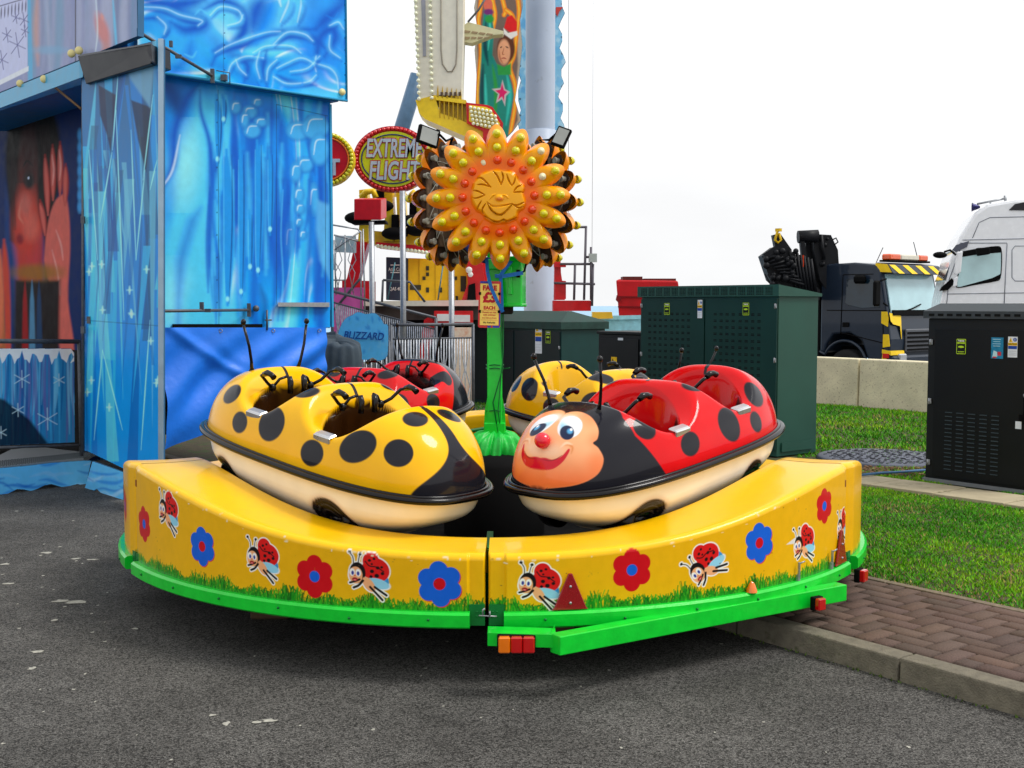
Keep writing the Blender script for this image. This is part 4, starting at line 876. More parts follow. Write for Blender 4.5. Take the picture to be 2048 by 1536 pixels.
# ================================================================ CABINETS
FX = -KD                      # to the right along a front
def cab_frame(p): return Matrix((FX, KN, Vector((0, 0, 1)))).transposed()
M_cg = mat('cabinet_green', C3(32, 76, 64), .42, var=.1, scale=2, dirt=(C3(84, 112, 100), 33, .67), bump=.06, bscale=120, spec=.4)
M_cgd = mat('cabinet_green_shaded', C3(10, 52, 46), .45, var=.2, scale=2, spec=.3, dirt=(C3(60, 90, 84), 40, .69))  # darker copy of the cabinet green: the doors' shade is in the colour
M_ck = mat('cabinet_black_green', C3(10, 15, 17), .5, var=.12, scale=3, spec=.35)
M_hole = mat('vent_black', C3(6, 8, 8), .9)
def hinge(par, x, z):
    s = MB(); s.box((x, -.012, z), (.03, .016, .045), None, .003); s.tube([(x, -.022, z - .025), (x, -.022, z + .025)], .006, 8); s.build('hinge', M_steel, par)
def sticker_thieves(par, x, z, w_=.085, h_=.125):
    s = MB(); s.prism([(x + a, -.0015, z + b) for a, b in rrect(w_, h_, .008)], (0, -.001, 0)); o = s.build('warning_sticker', mat('sticker_lime', C3(190, 226, 40), .4), par)
    s = MB(); s.prism([(x + a, -.003, z + b) for a, b in rrect(w_ - .01, h_ - .01, .005)], (0, -.0005, 0)); s.build('sticker_field', mat('sticker_black', C3(16, 22, 20), .4), o)
    s = MB(); s.prism([(x + w_ * .32 * math.cos(a), -.004, z - h_ * .02 + h_ * .07 * math.sin(a)) for a in [i * math.pi / 8 for i in range(16)]], (0, -.0004, 0)); s.box((x, -.004, z - h_ * .33), (w_ * .7, .0006, h_ * .035)); s.box((x, -.004, z - h_ * .42), (w_ * .6, .0006, h_ * .02)); s.build('emblem', mat('sticker_lime', ()), o)
    fr = lambda zz: frame4((x, -.004, zz), (1, 0, 0), (0, 0, 1))
    text_mesh('lettering', 'THIEVES', w_ * .2, fr(z + h_ * .37), mat('sticker_white', C3(236, 240, 220), .4), o, False, .0003, .95, .0008); text_mesh('lettering', 'BEWARE', w_ * .22, fr(z + h_ * .23), mat('sticker_lime', ()), o, False, .0003, .95, .0012)
def sticker_caution(par, x, z, w_=.075, h_=.17):
    W = mat('sticker_paper', C3(226, 230, 236), .5); s = MB(); s.box((x, -.002, z), (w_, .002, h_)); o = s.build('warning_sticker', W, par)
    s = MB(); s.box((x, -.004, z + h_ * .14), (w_ * .96, .0006, h_ * .14)); s.prism([(x - w_ * .42, -.004, z + h_ * .24), (x - w_ * .02, -.004, z + h_ * .24), (x - w_ * .22, -.004, z + h_ * .46)], (0, -.0006, 0)); s.build('yellow_band', mat('sticker_yellow', C3(246, 196, 20), .5), o)
    s = MB(); s.box((x, -.004, z - h_ * .02), (w_ * .92, .0006, h_ * .15)); s.prism([(x + w_ * .24 + w_ * .19 * math.cos(a), -.004, z + h_ * .355 + w_ * .19 * math.sin(a)) for a in [i * math.pi / 8 for i in range(16)]], (0, -.0006, 0)); s.build('blue_band', mat('sticker_blue', C3(24, 70, 160), .5), o)
    s = MB(); s.box((x + w_ * .24, -.005, z + h_ * .37), (w_ * .06, .0006, w_ * .2)); s.box((x + w_ * .24, -.005, z + h_ * .30), (w_ * .06, .0006, w_ * .05)); s.build('exclamation_mark', W, o)
    s = MB(); s.box((x - w_ * .22, -.005, z + h_ * .32), (w_ * .04, .0006, h_ * .1))
    for k in range(3): s.box((x, -.004, z - h_ * (.2 + .09 * k)), (w_ * .8, .0006, .001))
    s.build('mark', MK, o)
    text_mesh('lettering', 'CAUTION', w_ * .2, frame4((x, -.005, z + h_ * .14), (1, 0, 0), (0, 0, 1)), MK, o, False, .0003, 1.0, .0005)
# big green cabinet
c0 = PY(1555, 700, 11.6); c0.z = GZ
Wc = 1.93; p0 = c0 - FX * Wc
big = thing('utility_cabinet', 'large dark green double door utility cabinet with perforated doors behind the red car', 'cabinet', p0, cab_frame(0), 'roadside utility cabinets')
HC = 1.575; DP = .60
s = MB(); s.box((Wc / 2, DP / 2 + .01, HC / 2), (Wc, DP, HC)); body = s.build('body', M_cg, big, bevel=.004)
s = MB(); ov = .03; zf, zb_, zl = HC + .115, HC + .03, HC
s.hexa([(-ov, -ov, zl), (Wc + ov, -ov, zl), (Wc + ov, DP + ov, zl), (-ov, DP + ov, zl), (-ov, -ov, zf), (Wc + ov, -ov, zf), (Wc + ov, DP + ov, zb_), (-ov, DP + ov, zb_)]); s.m = 1
for i in range(16):
    for j in range(6):
        for k in range(4): s.box((.04 + i * (Wc - .05) / 16 + k * .024, -ov - .001, HC + .02 + j * .014), (.014, .003, .007))
s.build('roof', [M_cg, M_hole], big)
for d in range(2):
    x0 = .012 + d * (Wc / 2); dw = Wc / 2 - .016; s = MB(); s.box((x0 + dw / 2, -.008, HC / 2 + .02), (dw, .012, HC - .09)); s.m = 1
    for gi in range(2):
        for i in range(4):
            for j in range(18):
                s.box((x0 + .14 + gi * .34 + i * .082, -.0145, .25 + j * .067), (.040, .003, .009)); s.box((x0 + .14 + gi * .34 + i * .082, -.0145, .264 + j * .067), (.040, .003, .007))
    s.build('door', [M_cgd, M_hole], big)
    for z in (.3, .95, 1.48): hinge(big, (0.02, Wc - .02)[d], z)
for (px, w_) in ((1336, 1), (1494, 1)):
    q = PP(px, 618, p0, -KN); x = (q - p0).dot(FX); sticker_thieves(big, x, q.z - GZ, .083, .125)
# move stickers proud of the doors
for o in big.children:
    if o.name.startswith('warning_sticker'): o.location.y = -.0145
q = PP(1402, 618, p0, -KN); sticker_caution(big, (q - p0).dot(FX), q.z - GZ, .066, .19)
for o in big.children:
    if o.name.startswith('warning_sticker') and abs(o.location.y) < .001: o.location.y = -.0145
s = MB(); s.box((Wc + .013, DP / 2 + .01, .09), (.008, DP * .8, .09)); s.build('side_plate', M_cg, big)
# hip roofed cabinet farther back
q0 = PZ(945, 806, GZ); wq = 0
for i in range(400):
    wq += .01; q = q0 + FX * wq
    if topx(np.array([q.x, q.y, .9]))[0] > 1122: break
DA = 0
for i in range(400):
    DA += .01; q = q0 + FX * wq + KN * DA
    if topx(np.array([q.x, q.y, .9]))[0] > 1209: break
hip = thing('utility_cabinet', 'dark green utility cabinet with a low hipped roof behind the green mast', 'cabinet', q0, cab_frame(0), 'roadside utility cabinets')
HA = 1.15; s = MB(); s.box((wq / 2, DA / 2, HA / 2), (wq, DA, HA)); s.build('body', mat('hip_cabinet_green', C3(20, 58, 56), .45, var=.08), hip, bevel=.005)
s = MB(); o_ = .04; s.hexa([(-o_, -o_, HA), (wq + o_, -o_, HA), (wq + o_, DA + o_, HA), (-o_, DA + o_, HA), (-o_, -o_, HA + .1), (wq + o_, -o_, HA + .1), (wq + o_, DA + o_, HA + .1), (-o_, DA + o_, HA + .1)])
s.hexa([(-o_, -o_, HA + .102), (wq + o_, -o_, HA + .102), (wq + o_, DA + o_, HA + .102), (-o_, DA + o_, HA + .102), (.35, DA / 2 - .03, HA + .25), (wq - .3, DA / 2 - .03, HA + .25), (wq - .3, DA / 2 + .03, HA + .25), (.35, DA / 2 + .03, HA + .25)]); s.build('roof', mat('hip_roof', C3(34, 62, 56), .6, var=.25, dirt=(C3(130, 136, 126), 30, .68)), hip, bevel=.004)
for d in range(2):
    s = MB(); s.box((wq * (.25 + .5 * d), -.008, HA / 2 + .02), (wq / 2 - .03, .014, HA - .1)); s.build('door', mat('hip_cabinet_door', C3(14, 34, 36), .4, var=.12), hip, bevel=.003)
for px, py in ((1050, 0), ):
    pass
for z in (.25, .9): hinge(hip, .05, z); hinge(hip, wq - .03, z)
q = PP(1079, 677, q0, -KN); sticker_caution(hip, (q - q0).dot(FX), q.z - GZ, .15, .42); q = PP(1098, 674, q0, -KN); sticker_thieves(hip, (q - q0).dot(FX), q.z - GZ, .11, .17)
for o in hip.children:
    if o.name.startswith('warning_sticker'): o.location.y = -.0155
# small low box
bq = PY(1197, 700, 14.6); bq.z = GZ; wb = 0
for i in range(400):
    wb += .01; q = bq + FX * wb
    if topx(np.array([q.x, q.y, .9]))[0] > 1282: break
sm = thing('utility_cabinet', 'small black service box between the two dark green cabinets', 'cabinet', bq, cab_frame(0), 'roadside utility cabinets'); HB = PY(1200, 668, 14.6).z - GZ
s = MB(); s.box((wb / 2, .25, HB / 2), (wb, .5, HB)); s.build('body', M_ck, sm, bevel=.006); s = MB(); s.box((wb / 2, .25, HB + .02), (wb + .04, .54, .035), None, .006); s.build('lid', M_ck, sm); s = MB(); s.box((wb / 2, -.008, HB / 2), (wb - .08, .012, HB - .1)); s.build('door', M_ck, sm, bevel=.003)
s = MB(); q = PP(1230, 722, bq, -KN); s.box(((q - bq).dot(FX), -.016, q.z - GZ), (.1, .003, .1)); o = s.build('warning_sticker', mat('sticker_yellow', ()), sm); s = MB(); s.prism([((q - bq).dot(FX) - .035, -.0185, q.z - GZ - .0), ((q - bq).dot(FX) - .005, -.0185, q.z - GZ), ((q - bq).dot(FX) - .02, -.0185, q.z - GZ + .035)], (0, -.0005, 0)); s.box(((q - bq).dot(FX), -.0185, q.z - GZ - .03), (.08, .0006, .01)); s.build('mark', MK, o)
s = MB(); q = PP(1243, 678, bq, -KN); s.box(((q - bq).dot(FX), -.0165, q.z - GZ), (.09, .003, .03)); s.build('paper_label', mat('sticker_paper', ()), sm)
# black cabinet on the right
dq = PZ(1850, 960, GZ); WD = .985; HD = 1.38
blk = thing('utility_cabinet', 'black louvred utility cabinet with a blue poster at the right edge beside the slab path', 'cabinet', dq, cab_frame(0), 'roadside utility cabinets')
s = MB(); s.box((WD / 2, .2, HD / 2), (WD, .4, HD)); s.build('body', M_ck, blk, bevel=.006)
s = MB(); s.box((WD / 2, .2, .01), (WD + .03, .43, .03)); s.build('plinth', mat('plinth_grey', C3(120, 124, 126), .7), blk)
s = MB(); s.hexa([(-.03, -.035, HD), (WD + .03, -.035, HD), (WD + .03, .44, HD), (-.03, .44, HD), (-.03, -.035, HD + .06), (WD + .03, -.035, HD + .06), (WD + .03, .44, HD + .06), (-.03, .44, HD + .06)]); s.hexa([(-.03, -.035, HD + .061), (WD + .03, -.035, HD + .061), (WD + .03, .44, HD + .061), (-.03, .44, HD + .061), (.03, .12, HD + .125), (WD - .03, .12, HD + .125), (WD - .03, .4, HD + .125), (.03, .4, HD + .125)]); s.m = 1
for i in range(12): s.box((.05 + i * .085, -.037, HD + .03), (.05, .004, .02))
s.build('roof', [mat('cabinet_roof_grey', C3(60, 66, 70), .5, var=.15, dirt=(C3(110, 114, 116), 18, .62)), M_hole], blk)
s = MB(); s.box((WD / 2 + .015, -.01, HD / 2 - .02), (WD - .12, .014, HD - .14)); s.m = 1
for i in range(5):
    for j in range(15): s.box((.22 + i * .105, -.0185, .12 + j * .034), (.065, .006, .008), Matrix.Rotation(-.3, 3, 'X')); 
s.build('door', [mat('cabinet_black_door', C3(7, 11, 13), .45, var=.15, scale=4), mat('louvre_grey', C3(44, 56, 60), .5)], blk)
for z in (.16, .68, 1.18): hinge(blk, .035, z)
s = MB(); s.box((.90, -.022, .66), (.05, .014, .22), None, .006); s.tube([(.90, -.03, .74), (.90, -.05, .72), (.90, -.05, .6), (.90, -.03, .58)], .008, 6); s.box((.86, -.02, .6), (.035, .006, .05)); h_ = s.build('handle', M_blk, blk); 
s = MB(); s.ball((.90, -.03, .78), .02, 8); s.build('lock', M_steel, h_)
s = MB(); s.box((.84, -.02, .54), (.05, .003, .06)); s.build('paper_label', mat('sticker_paper', ()), blk)
def fx_(px, py): q = PP(px, py, dq, -KN); return (q - dq).dot(FX), q.z - GZ
x, z = fx_(1925, 693); sticker_thieves(blk, x, z, .085, .125); x, z = fx_(2028, 694); sticker_caution(blk, x, z, .08, .165)
for o in blk.children:
    if o.name.startswith('warning_sticker'): o.location.y = -.0175
x, z = fx_(1997, 696); s = MB(); s.box((x, -.019, z), (.105, .002, .17)); o = s.build('poster', mat('poster_blue', C3(30, 130, 170), .35, var=.25, scale=30), blk)
s = MB(); s.prism([(x - .03, -.0205, z - .02), (x + .0, -.0205, z - .03), (x + .005, -.0205, z - .07), (x - .04, -.0205, z - .075)], (0, -.0005, 0)); s.build('poster_picture', mat('poster_pale', C3(190, 226, 232), .4), o); s = MB(); [s.box((x - .005, -.0205, z + .07 - .018 * k), (.07 - .01 * (k % 2), .0006, .004)) for k in range(4)]; s.build('poster_text', mat('poster_pale', ()), o)
s = MB(); s.box((x + .02, -.0205, z - .045), (.03, .0006, .03)); s.box((x - .02, -.021, z - .075), (.03, .0006, .012)); s.build('poster_red', mat('poster_red_', C3(210, 50, 60), .4), o)
# ================================================================ FUN HOUSE (blue airbrushed trailer)
def cut(name, poly, p0, n, nu, nv, paint, m, parent, thick=.03, base=(.1, .4, .8)):
    """painted board: polygon given in photo pixels on the plane (p0, n); real thickness behind it"""
    W = [PP(x, y, p0, n) for x, y in poly]; n = Vector(n).normalized(); 
    if n.y > 0: n = -n
    ux = Vector((0, 0, 1)).cross(n).normalized() * 1; uy = Vector((0, 0, 1)) if abs(n.z) < .5 else n.cross(ux)
    A = np.array([((q - W[0]).dot(ux), (q - W[0]).dot(uy)) for q in W]); x0, y0 = A.min(0); x1, y1 = A.max(0)
    gx = np.linspace(x0, x1, nu); gy = np.linspace(y0, y1, nv); GX, GY = np.meshgrid(gx, gy, indexing='ij')
    V = np.array(W[0]) + GX[..., None] * np.array(ux) + GY[..., None] * np.array(uy); PX, PYy = topx(V)
    p = Paint(PX, PYy, base, 1.2); paint(p)
    ins = Paint(GX, GY, (0, 0, 0), 1e-4); ins.poly([tuple(q) for q in A], (1, 1, 1)); inside = ins.c[..., 0] > .5
    Fq = gridfaces(nu, nv); fl = inside.ravel(); keep = fl[Fq].all(1); Fq = Fq[keep]
    me = fastmesh(name, V, Fq, p.c, False); import bmesh
    b = bmesh.new(); b.from_mesh(me); bmesh.ops.delete(b, geom=[v for v in b.verts if not v.link_faces], context='VERTS'); b.to_mesh(me); b.free()
    o = link(name, me, m, parent, True)
    s = MB(); s.prism([q - n * .003 for q in W], -n * thick); s.build('backing', mat('board_edge', C3(120, 140, 150), .6), o, False) if False else s.build(name + '_core', mat('board_edge', C3(60, 110, 150), .6), parent, True)
    return o
HX = lambda *h: C3(*h)
A0 = PY(0, 185, 11.8); A1 = PY(165, 118, 10.2)
n_f = Vector(((A1 - A0).y, -(A1 - A0).x, 0)).normalized()            # facade plane normal
S0 = PY(322, 146, 10.0); S1 = PY(693, 202, 11.4); sdv = (S1 - S0); sdv.z = 0; sdv.normalize(); n_s = Vector((sdv.y, -sdv.x, 0)).normalized()
S0g = S0.copy(); S0g.z = 0
fun = thing('fun_house', 'tall blue airbrushed ice themed fun house with projecting upper storey on the left', 'fun house', S0g)
ZU = S0.z
DB, MBL, LB, WH = C3(2, 84, 190), C3(8, 136, 236), C3(90, 206, 254), C3(224, 246, 255)
c1 = lambda pts: [(x * .3418, y * .3418) for x, y in pts]
def flow(p, sx, sy, ph, w1=26, amp=1.0):
    X, Y = p.X / sx, p.Y / sy
    a = X + .55 * np.sin(Y * 1.7 + ph) + .35 * np.sin(X * 2.3 - Y * 1.1 + ph * 2); b = Y + .5 * np.sin(X * 1.9 + 1.3 * ph) + .3 * np.sin(X * 1.3 + Y * 2.7)
    f = np.sin(a * 2.1 + 1.2 * np.sin(b * 1.6)) * .6 + np.sin(a * 4.7 - b * 2.2 + 2 * np.sin(b * 1.1 + ph)) * .4
    g = np.sin(a * 3.3 + b * 1.4 + 1.6 * np.sin(a * 1.7 - b)); 
    k = np.clip(f * .5 + .5, 0, 1)[..., None]; D, M_, L_ = np.array(C3(0, 98, 200)), np.array(C3(12, 160, 244)), np.array(C3(90, 212, 252))
    c = np.where(k < .5, D + (M_ - D) * k * 2, M_ + (L_ - M_) * (k - .5) * 2); r = np.exp(-((g - .75) / .13) ** 2) * sstep(.35, .8, k[..., 0]); r = (r * amp)[..., None]
    p.c = c * (1 - r) + np.array(WH) * r
def boost(p, m=1.4): p.c = np.minimum(p.c * m, .93)
def paint_upper(p):
    flow(p, 85, 62, .7)
    gy = ((p.Y % 90) / 90)[..., None]
    p.ell(500, 30, 150, 60, C3(90, 195, 246), rot=.2, soft=50); p.ell(350, 90, 70, 60, C3(40, 160, 240), soft=40); p.ell(640, 90, 50, 90, C3(20, 130, 228), soft=30)
    for pts, w_, c, so in ((c1([(820, 30), (980, 60), (1100, 110), (1190, 140), (1090, 175), (1000, 130)]), 26, DB, 12), (c1([(830, 0), (1000, 30), (1200, 0)]), 30, DB, 14), (c1([(1180, 60), (1300, 10), (1400, 60), (1430, 170), (1360, 260), (1250, 300)]), 22, DB, 10),
                          (c1([(950, 230), (980, 170), (930, 110), (830, 110)]), 12, DB, 8), (c1([(1240, 380), (1290, 290), (1420, 270), (1560, 200), (1700, 180), (1850, 170)]), 14, DB, 8), (c1([(1500, 250), (1560, 100), (1600, 0)]), 40, MBL, 20), (c1([(1480, 180), (1500, 60), (1540, 0)]), 34, DB, 18), (c1([(1850, 170), (1920, 100), (2000, 30)]), 22, DB, 12),
                          (c1([(1900, 330), (1960, 230), (1940, 170), (1870, 230), (1850, 400)]), 16, DB, 9), (c1([(1600, 260), (1700, 210), (1820, 220), (1900, 280)]), 16, DB, 8), (c1([(1400, 330), (1450, 390), (1430, 480)]), 12, DB, 8), (c1([(1560, 300), (1540, 400), (1560, 500)]), 10, DB, 7), (c1([(1620, 440), (1700, 480), (1850, 500)]), 10, DB, 6), (c1([(820, 330), (900, 390), (1100, 420)]), 26, MBL, 14), (c1([(1000, 440), (1100, 330), (1120, 250)]), 18, C3(20, 120, 215), 14)):
        p.line(pts, w_, c, soft=so)
    for pts, w_ in (([(830, 40), (960, 50), (1060, 90), (1180, 120), (1160, 150)], 5), ([(1230, 90), (1290, 40), (1390, 60), (1420, 110)], 6), ([(1330, 150), (1400, 130), (1420, 90)], 8), ([(1260, 310), (1330, 270), (1430, 230), (1560, 190), (1640, 185)], 4), ([(1330, 440), (1360, 370), (1440, 330), (1540, 340)], 5), ([(1480, 310), (1560, 270), (1700, 270), (1760, 310)], 5), ([(1600, 260), (1680, 190), (1780, 200), (1830, 240)], 6),
                    ([(1620, 400), (1680, 370), (1760, 340), (1830, 370), (1850, 420)], 4), ([(1840, 370), (1930, 400), (1970, 450), (1980, 520)], 5), ([(1930, 210), (1930, 290), (1990, 340)], 4), ([(1600, 450), (1680, 490), (1800, 480), (1850, 440)], 4), ([(1440, 440), (1400, 400), (1380, 350)], 4), ([(1520, 300), (1500, 380), (1520, 460)], 4), ([(1640, 130), (1680, 40), (1690, 0)], 16), ([(1740, 130), (1760, 40), (1760, 0)], 10), ([(960, 200), (970, 150), (920, 100)], 5),
                    ([(1870, 330), (1800, 400), (1700, 420)], 3), ([(1930, 150), (1980, 130), (2010, 170)], 5), ([(1560, 470), (1570, 400), (1620, 350)], 4), ([(1850, 330), (1845, 350)], 5)):
        q_ = c1(pts); p.line([(x + 3, y + 6) for x, y in q_], w_ * 1.6, DB, soft=5, al=.75); p.line(q_, w_ * 1.6, LB, soft=7, al=.6); p.line([(x, y - .5) for x, y in q_], w_ * .2, WH, soft=3, al=.45)
    r_ = random.Random(3)
    for i in range(8):
        x, y = r_.uniform(300, 690), r_.uniform(0, 190); a = r_.uniform(0, 6); p.line([(x, y), (x + 14 * math.cos(a), y + 14 * math.sin(a)), (x + 24 * math.cos(a + .7), y + 22 * math.sin(a + .7))], r_.uniform(2, 5), r_.choice((LB, DB, WH, MBL)), soft=3.5, al=.6)
    p.line([(447, -60), (447, 160)], .9, C3(10, 60, 110), soft=.7, taper=False)
    for y in (0, 30, 66, 90, 117, 140): p.ell(449, y, 1.2, 1.2, C3(10, 40, 80)); p.ell(690, y + 10, 1.2, 1.2, C3(10, 40, 80))
    boost(p, 1.15)
def paint_lower(p):
    flow(p, 46, 190, 2.1, amp=.5)
    p.poly([(300, 150), (560, 150), (470, 300), (440, 655), (300, 655)], C3(14, 130, 222), soft=40, al=.75)
    CY = C3(70, 192, 244); BR = C3(130, 220, 252)
    p.poly([(322, 655), (322, 520), (345, 420), (365, 330), (385, 230), (398, 175), (415, 210), (420, 290), (435, 400), (450, 500), (470, 655)], CY, soft=14)
    p.ell(372, 330, 24, 70, BR, rot=.1, soft=26); p.ell(430, 250, 22, 60, CY, soft=20); p.ell(350, 600, 30, 60, BR, soft=30, al=.7); p.ell(420, 620, 50, 60, CY, soft=20)
    p.poly([(352, 655), (352, 520), (375, 440), (402, 415), (392, 450), (372, 520), (362, 600), (360, 655)], DB, soft=12, al=.6)
    p.line([(322, 380), (345, 330), (350, 260), (372, 200), (396, 170)], 16, DB, soft=10); p.line([(322, 160), (345, 190), (360, 230)], 34, C3(6, 78, 160), soft=16)
    p.line([(400, 180), (402, 225), (418, 280), (424, 350), (428, 430), (436, 520)], 8, DB, soft=6); p.line([(322, 378), (345, 340), (360, 270)], 4, WH, soft=3, al=.6)
    r_ = random.Random(11)
    for i in range(110):      # hanging ice ribs
        x = r_.uniform(420, 660); y = r_.uniform(170, 420); ln = r_.uniform(40, 240); k = r_.choice((DB, DB, MBL, CY, C3(10, 100, 200)))
        p.line([(x, y), (x + r_.uniform(-5, 5), y + ln * .5), (x + r_.uniform(-9, 9), y + ln)], r_.uniform(4, 14), k, soft=r_.uniform(3, 8), al=.7)
    for x, y0, y1, w_ in ((455, 300, 610, 22), (482, 300, 595, 14), (516, 280, 552, 16), (540, 300, 470, 12), (435, 190, 330, 18), (447, 190, 250, 12), (500, 420, 545, 10)):
        p.line([(x - 2, y0), (x + 3, (y0 + y1) / 2), (x, y1)], w_, C3(20, 140, 222), soft=3); p.line([(x + w_ * .4, y0 + 10), (x + w_ * .42, (y0 + y1) / 2), (x + 3, y1 - 3)], 2.6, C3(4, 76, 150), soft=1.5); p.line([(x - w_ * .35, y0 + 20), (x - w_ * .3, y1 - 50), (x - 2, y1 - 6)], 1.4, LB, soft=2, al=.6)
        p.ell(x, y1 - 12, 3.5, 5, BR, soft=2)
    for x, y, rx, ry in ((515, 205, 9, 8), (500, 225, 14, 12), (522, 245, 12, 9), (505, 262, 16, 14), (490, 240, 8, 14), (472, 215, 10, 12), (597, 262, 22, 18), (632, 255, 26, 24), (610, 330, 16, 14), (592, 345, 10, 18), (640, 300, 18, 30), (598, 390, 9, 14), (600, 418, 8, 10), (598, 445, 6, 8), (579, 480, 8, 30), (606, 470, 6, 8), (628, 400, 10, 30)):
        p.ell(x, y, rx + 3, ry + 3, C3(6, 92, 184), soft=5, al=.7); p.ell(x - 1, y - 1, rx, ry, C3(60, 168, 232), soft=5, al=.9); p.line(curve([(x - rx * .7, y + ry * .3), (x - rx * .4, y - ry * .6), (x + rx * .5, y - ry * .7)], 4), 1.8, WH, soft=2.2, al=.7)
    for x in (555, 566, 575, 640, 618): p.line([(x, 360), (x + 3, 450), (x - 3, 560), (x - 10, 640)], 11, DB, soft=6, al=.75)
    p.line([(566, 380), (562, 470), (566, 560), (560, 640)], 2, LB, soft=3, al=.5); p.poly([(634, 400), (660, 410), (660, 560), (640, 520), (632, 460)], C3(90, 180, 230), soft=6, al=.7)
    p.line([(600, 500), (590, 560), (575, 650)], 12, LB, soft=6, al=.6); p.line([(520, 570), (530, 610), (525, 650)], 14, C3(10, 110, 190), soft=7)
    for (a, b) in (((436, 180), (438, 655)), ((553, 209), (553, 607)), ((553, 209), (656, 232)), ((651, 232), (651, 607))): p.line([a, b], 1.0, C3(8, 56, 96), soft=.8, taper=False)
    for y in range(200, 640, 45): p.ell(434, y, 1.2, 1.2, C3(10, 40, 80))
    boost(p, 1.15)
hw = S0 + n_s * -.14
lw = cut('side_wall', [(270, 100), (661, 100), (661, 656), (270, 656)], hw, n_s, 330, 460, paint_lower, M_vpaint, fun, .05)
up = cut('upper_side_wall', [(275, -90), (693, -90), (693, 202), (322, 146), (275, 139)], S0, n_s, 360, 330, paint_upper, M_vpaint, fun, .05)
M_bluep = mat('blue_metal', C3(20, 120, 190), .45, var=.12)
# body blocks behind the painted walls (roof, end walls, underside)
back = -n_s
bk_ = Vector((-sdv.y, sdv.x, 0))
if bk_.y < 0: bk_ = -bk_
E1 = PP(693, 202, S0, n_s); E0 = PP(275, 139, S0, n_s); s = MB()
def blk_(s, a, b, d0, d1, z0, z1):
    P = [a + bk_ * d0, b + bk_ * d0, b + bk_ * d1, a + bk_ * d1]; s.hexa([Vector((q.x, q.y, z0)) for q in P] + [Vector((q.x, q.y, z1)) for q in P])
F0 = PP(-60, 100, A0 - n_f * .06, n_f); s.hexa([Vector((q.x, q.y, zz)) for zz in (ZU, 6.2) for q in (E0 + bk_ * .06 - sdv * .05, E1 + bk_ * .06 - sdv * .05, E1 + bk_ * 2.6, F0 + bk_ * 1)]); s.build('upper_storey', M_bluep, fun, True)
LE = PP(661, 300, hw, n_s); L0 = PP(275, 300, hw, n_s); s = MB(); F0 = PP(-60, 100, A0 - n_f * .68, n_f); F1 = PP(255, 100, A0 - n_f * .68, n_f); s.hexa([Vector((q.x, q.y, zz)) for zz in (1.38, ZU - .01) for q in (F1, LE + bk_ * .06 - sdv * .05, LE + bk_ * 2.4, F0)]); s.build('lower_storey', M_bluep, fun, True)
s = MB(); s.tube([E0 + Vector((0, 0, .0)) + n_s * .012, E1 + n_s * .012], .012, 6); s.tube([E1 + n_s * .005, E1 + n_s * .005 + Vector((0, 0, 2.6))], .01, 6)
blk_(s, LE - sdv * .012, LE + sdv * .012, -.012, .02, 1.38, ZU - .02); s.build('edge_trim', mat('trim_blue', C3(40, 150, 200), .4), fun, True)
def spx(x, y, off=.0): return PP(x, y, S0 + n_s * off, n_s)
def lpx(x, y, off=.0): return PP(x, y, hw + n_s * off, n_s)
s = MB(); s.lathe([(.001, .02), (.03, .016), (.034, 0)], (0, 0, 0), 14, rot_to(n_s) @ Matrix.Rotation(-math.pi / 2, 3, 'X')); o = s.build('lamp', mat('cream_lamp', C3(226, 214, 150), .3), fun); o.location = spx(684, 184, .01) - fun.location
s = MB(); s.hexa([lpx(556, 613, .01), lpx(659, 614, .01), lpx(659, 614, .05), lpx(556, 613, .05), lpx(556, 605, .01), lpx(659, 605, .01), lpx(659, 605, .05), lpx(556, 605, .05)]); s.build('step_plate', M_steel, fun, True)
s = MB(); s.hexa([lpx(345, 657, .002), lpx(525, 657, .002), lpx(525, 657, .02), lpx(345, 657, .02), lpx(345, 648, .002), lpx(525, 648, .002), lpx(525, 648, .02), lpx(345, 648, .02)]); s.build('slot', M_blk, fun, True)
# braces holding the wing open
def rod(name, pts, r, m, par=fun): s = MB(); s.tube(pts, r, 7); return s.build(name, m, par, True)
s = MB(); a, b = spx(281, 66, .3), spx(425, 152, .03); s.tube([a, b], .014, 6); s.box(a, (.04, .03, .07)); s.box(PY(342, 88, 9.75), (.025, .025, .05)); s.box(PY(357, 113, 9.85), (.05, .02, .03)); s.box(b, (.03, .03, .12)); s.box(b + Vector((.08, .08, .0)), (.05, .05, .05)); s.tube([b + Vector((.03, .02, .05)), b + Vector((.12, .12, .05)), b + Vector((.12, .12, -.05))], .005, 5); s.build('brace_rod', M_dsteel, fun, True)
s = MB(); a, b = PY(325, 622, 9.3), lpx(498, 620, .04); s.tube([a, b], .013, 6); s.box(a, (.03, .03, .08)); s.box(b, (.03, .03, .12)); m1 = a.lerp(b, .42); s.box(m1 + Vector((0, 0, .04)), (.03, .03, .06)); s.box(m1 + Vector((.04, .04, 0)), (.05, .02, .03)); s.ball(lpx(512, 617, .04), .03, 8); s.tube([lpx(534, 620, .03), lpx(534, 660, .03)], .01, 6); s.tube([lpx(530, 640, .03), lpx(543, 640, .03)], .007, 6); s.build('brace_rod', M_dsteel, fun, True)
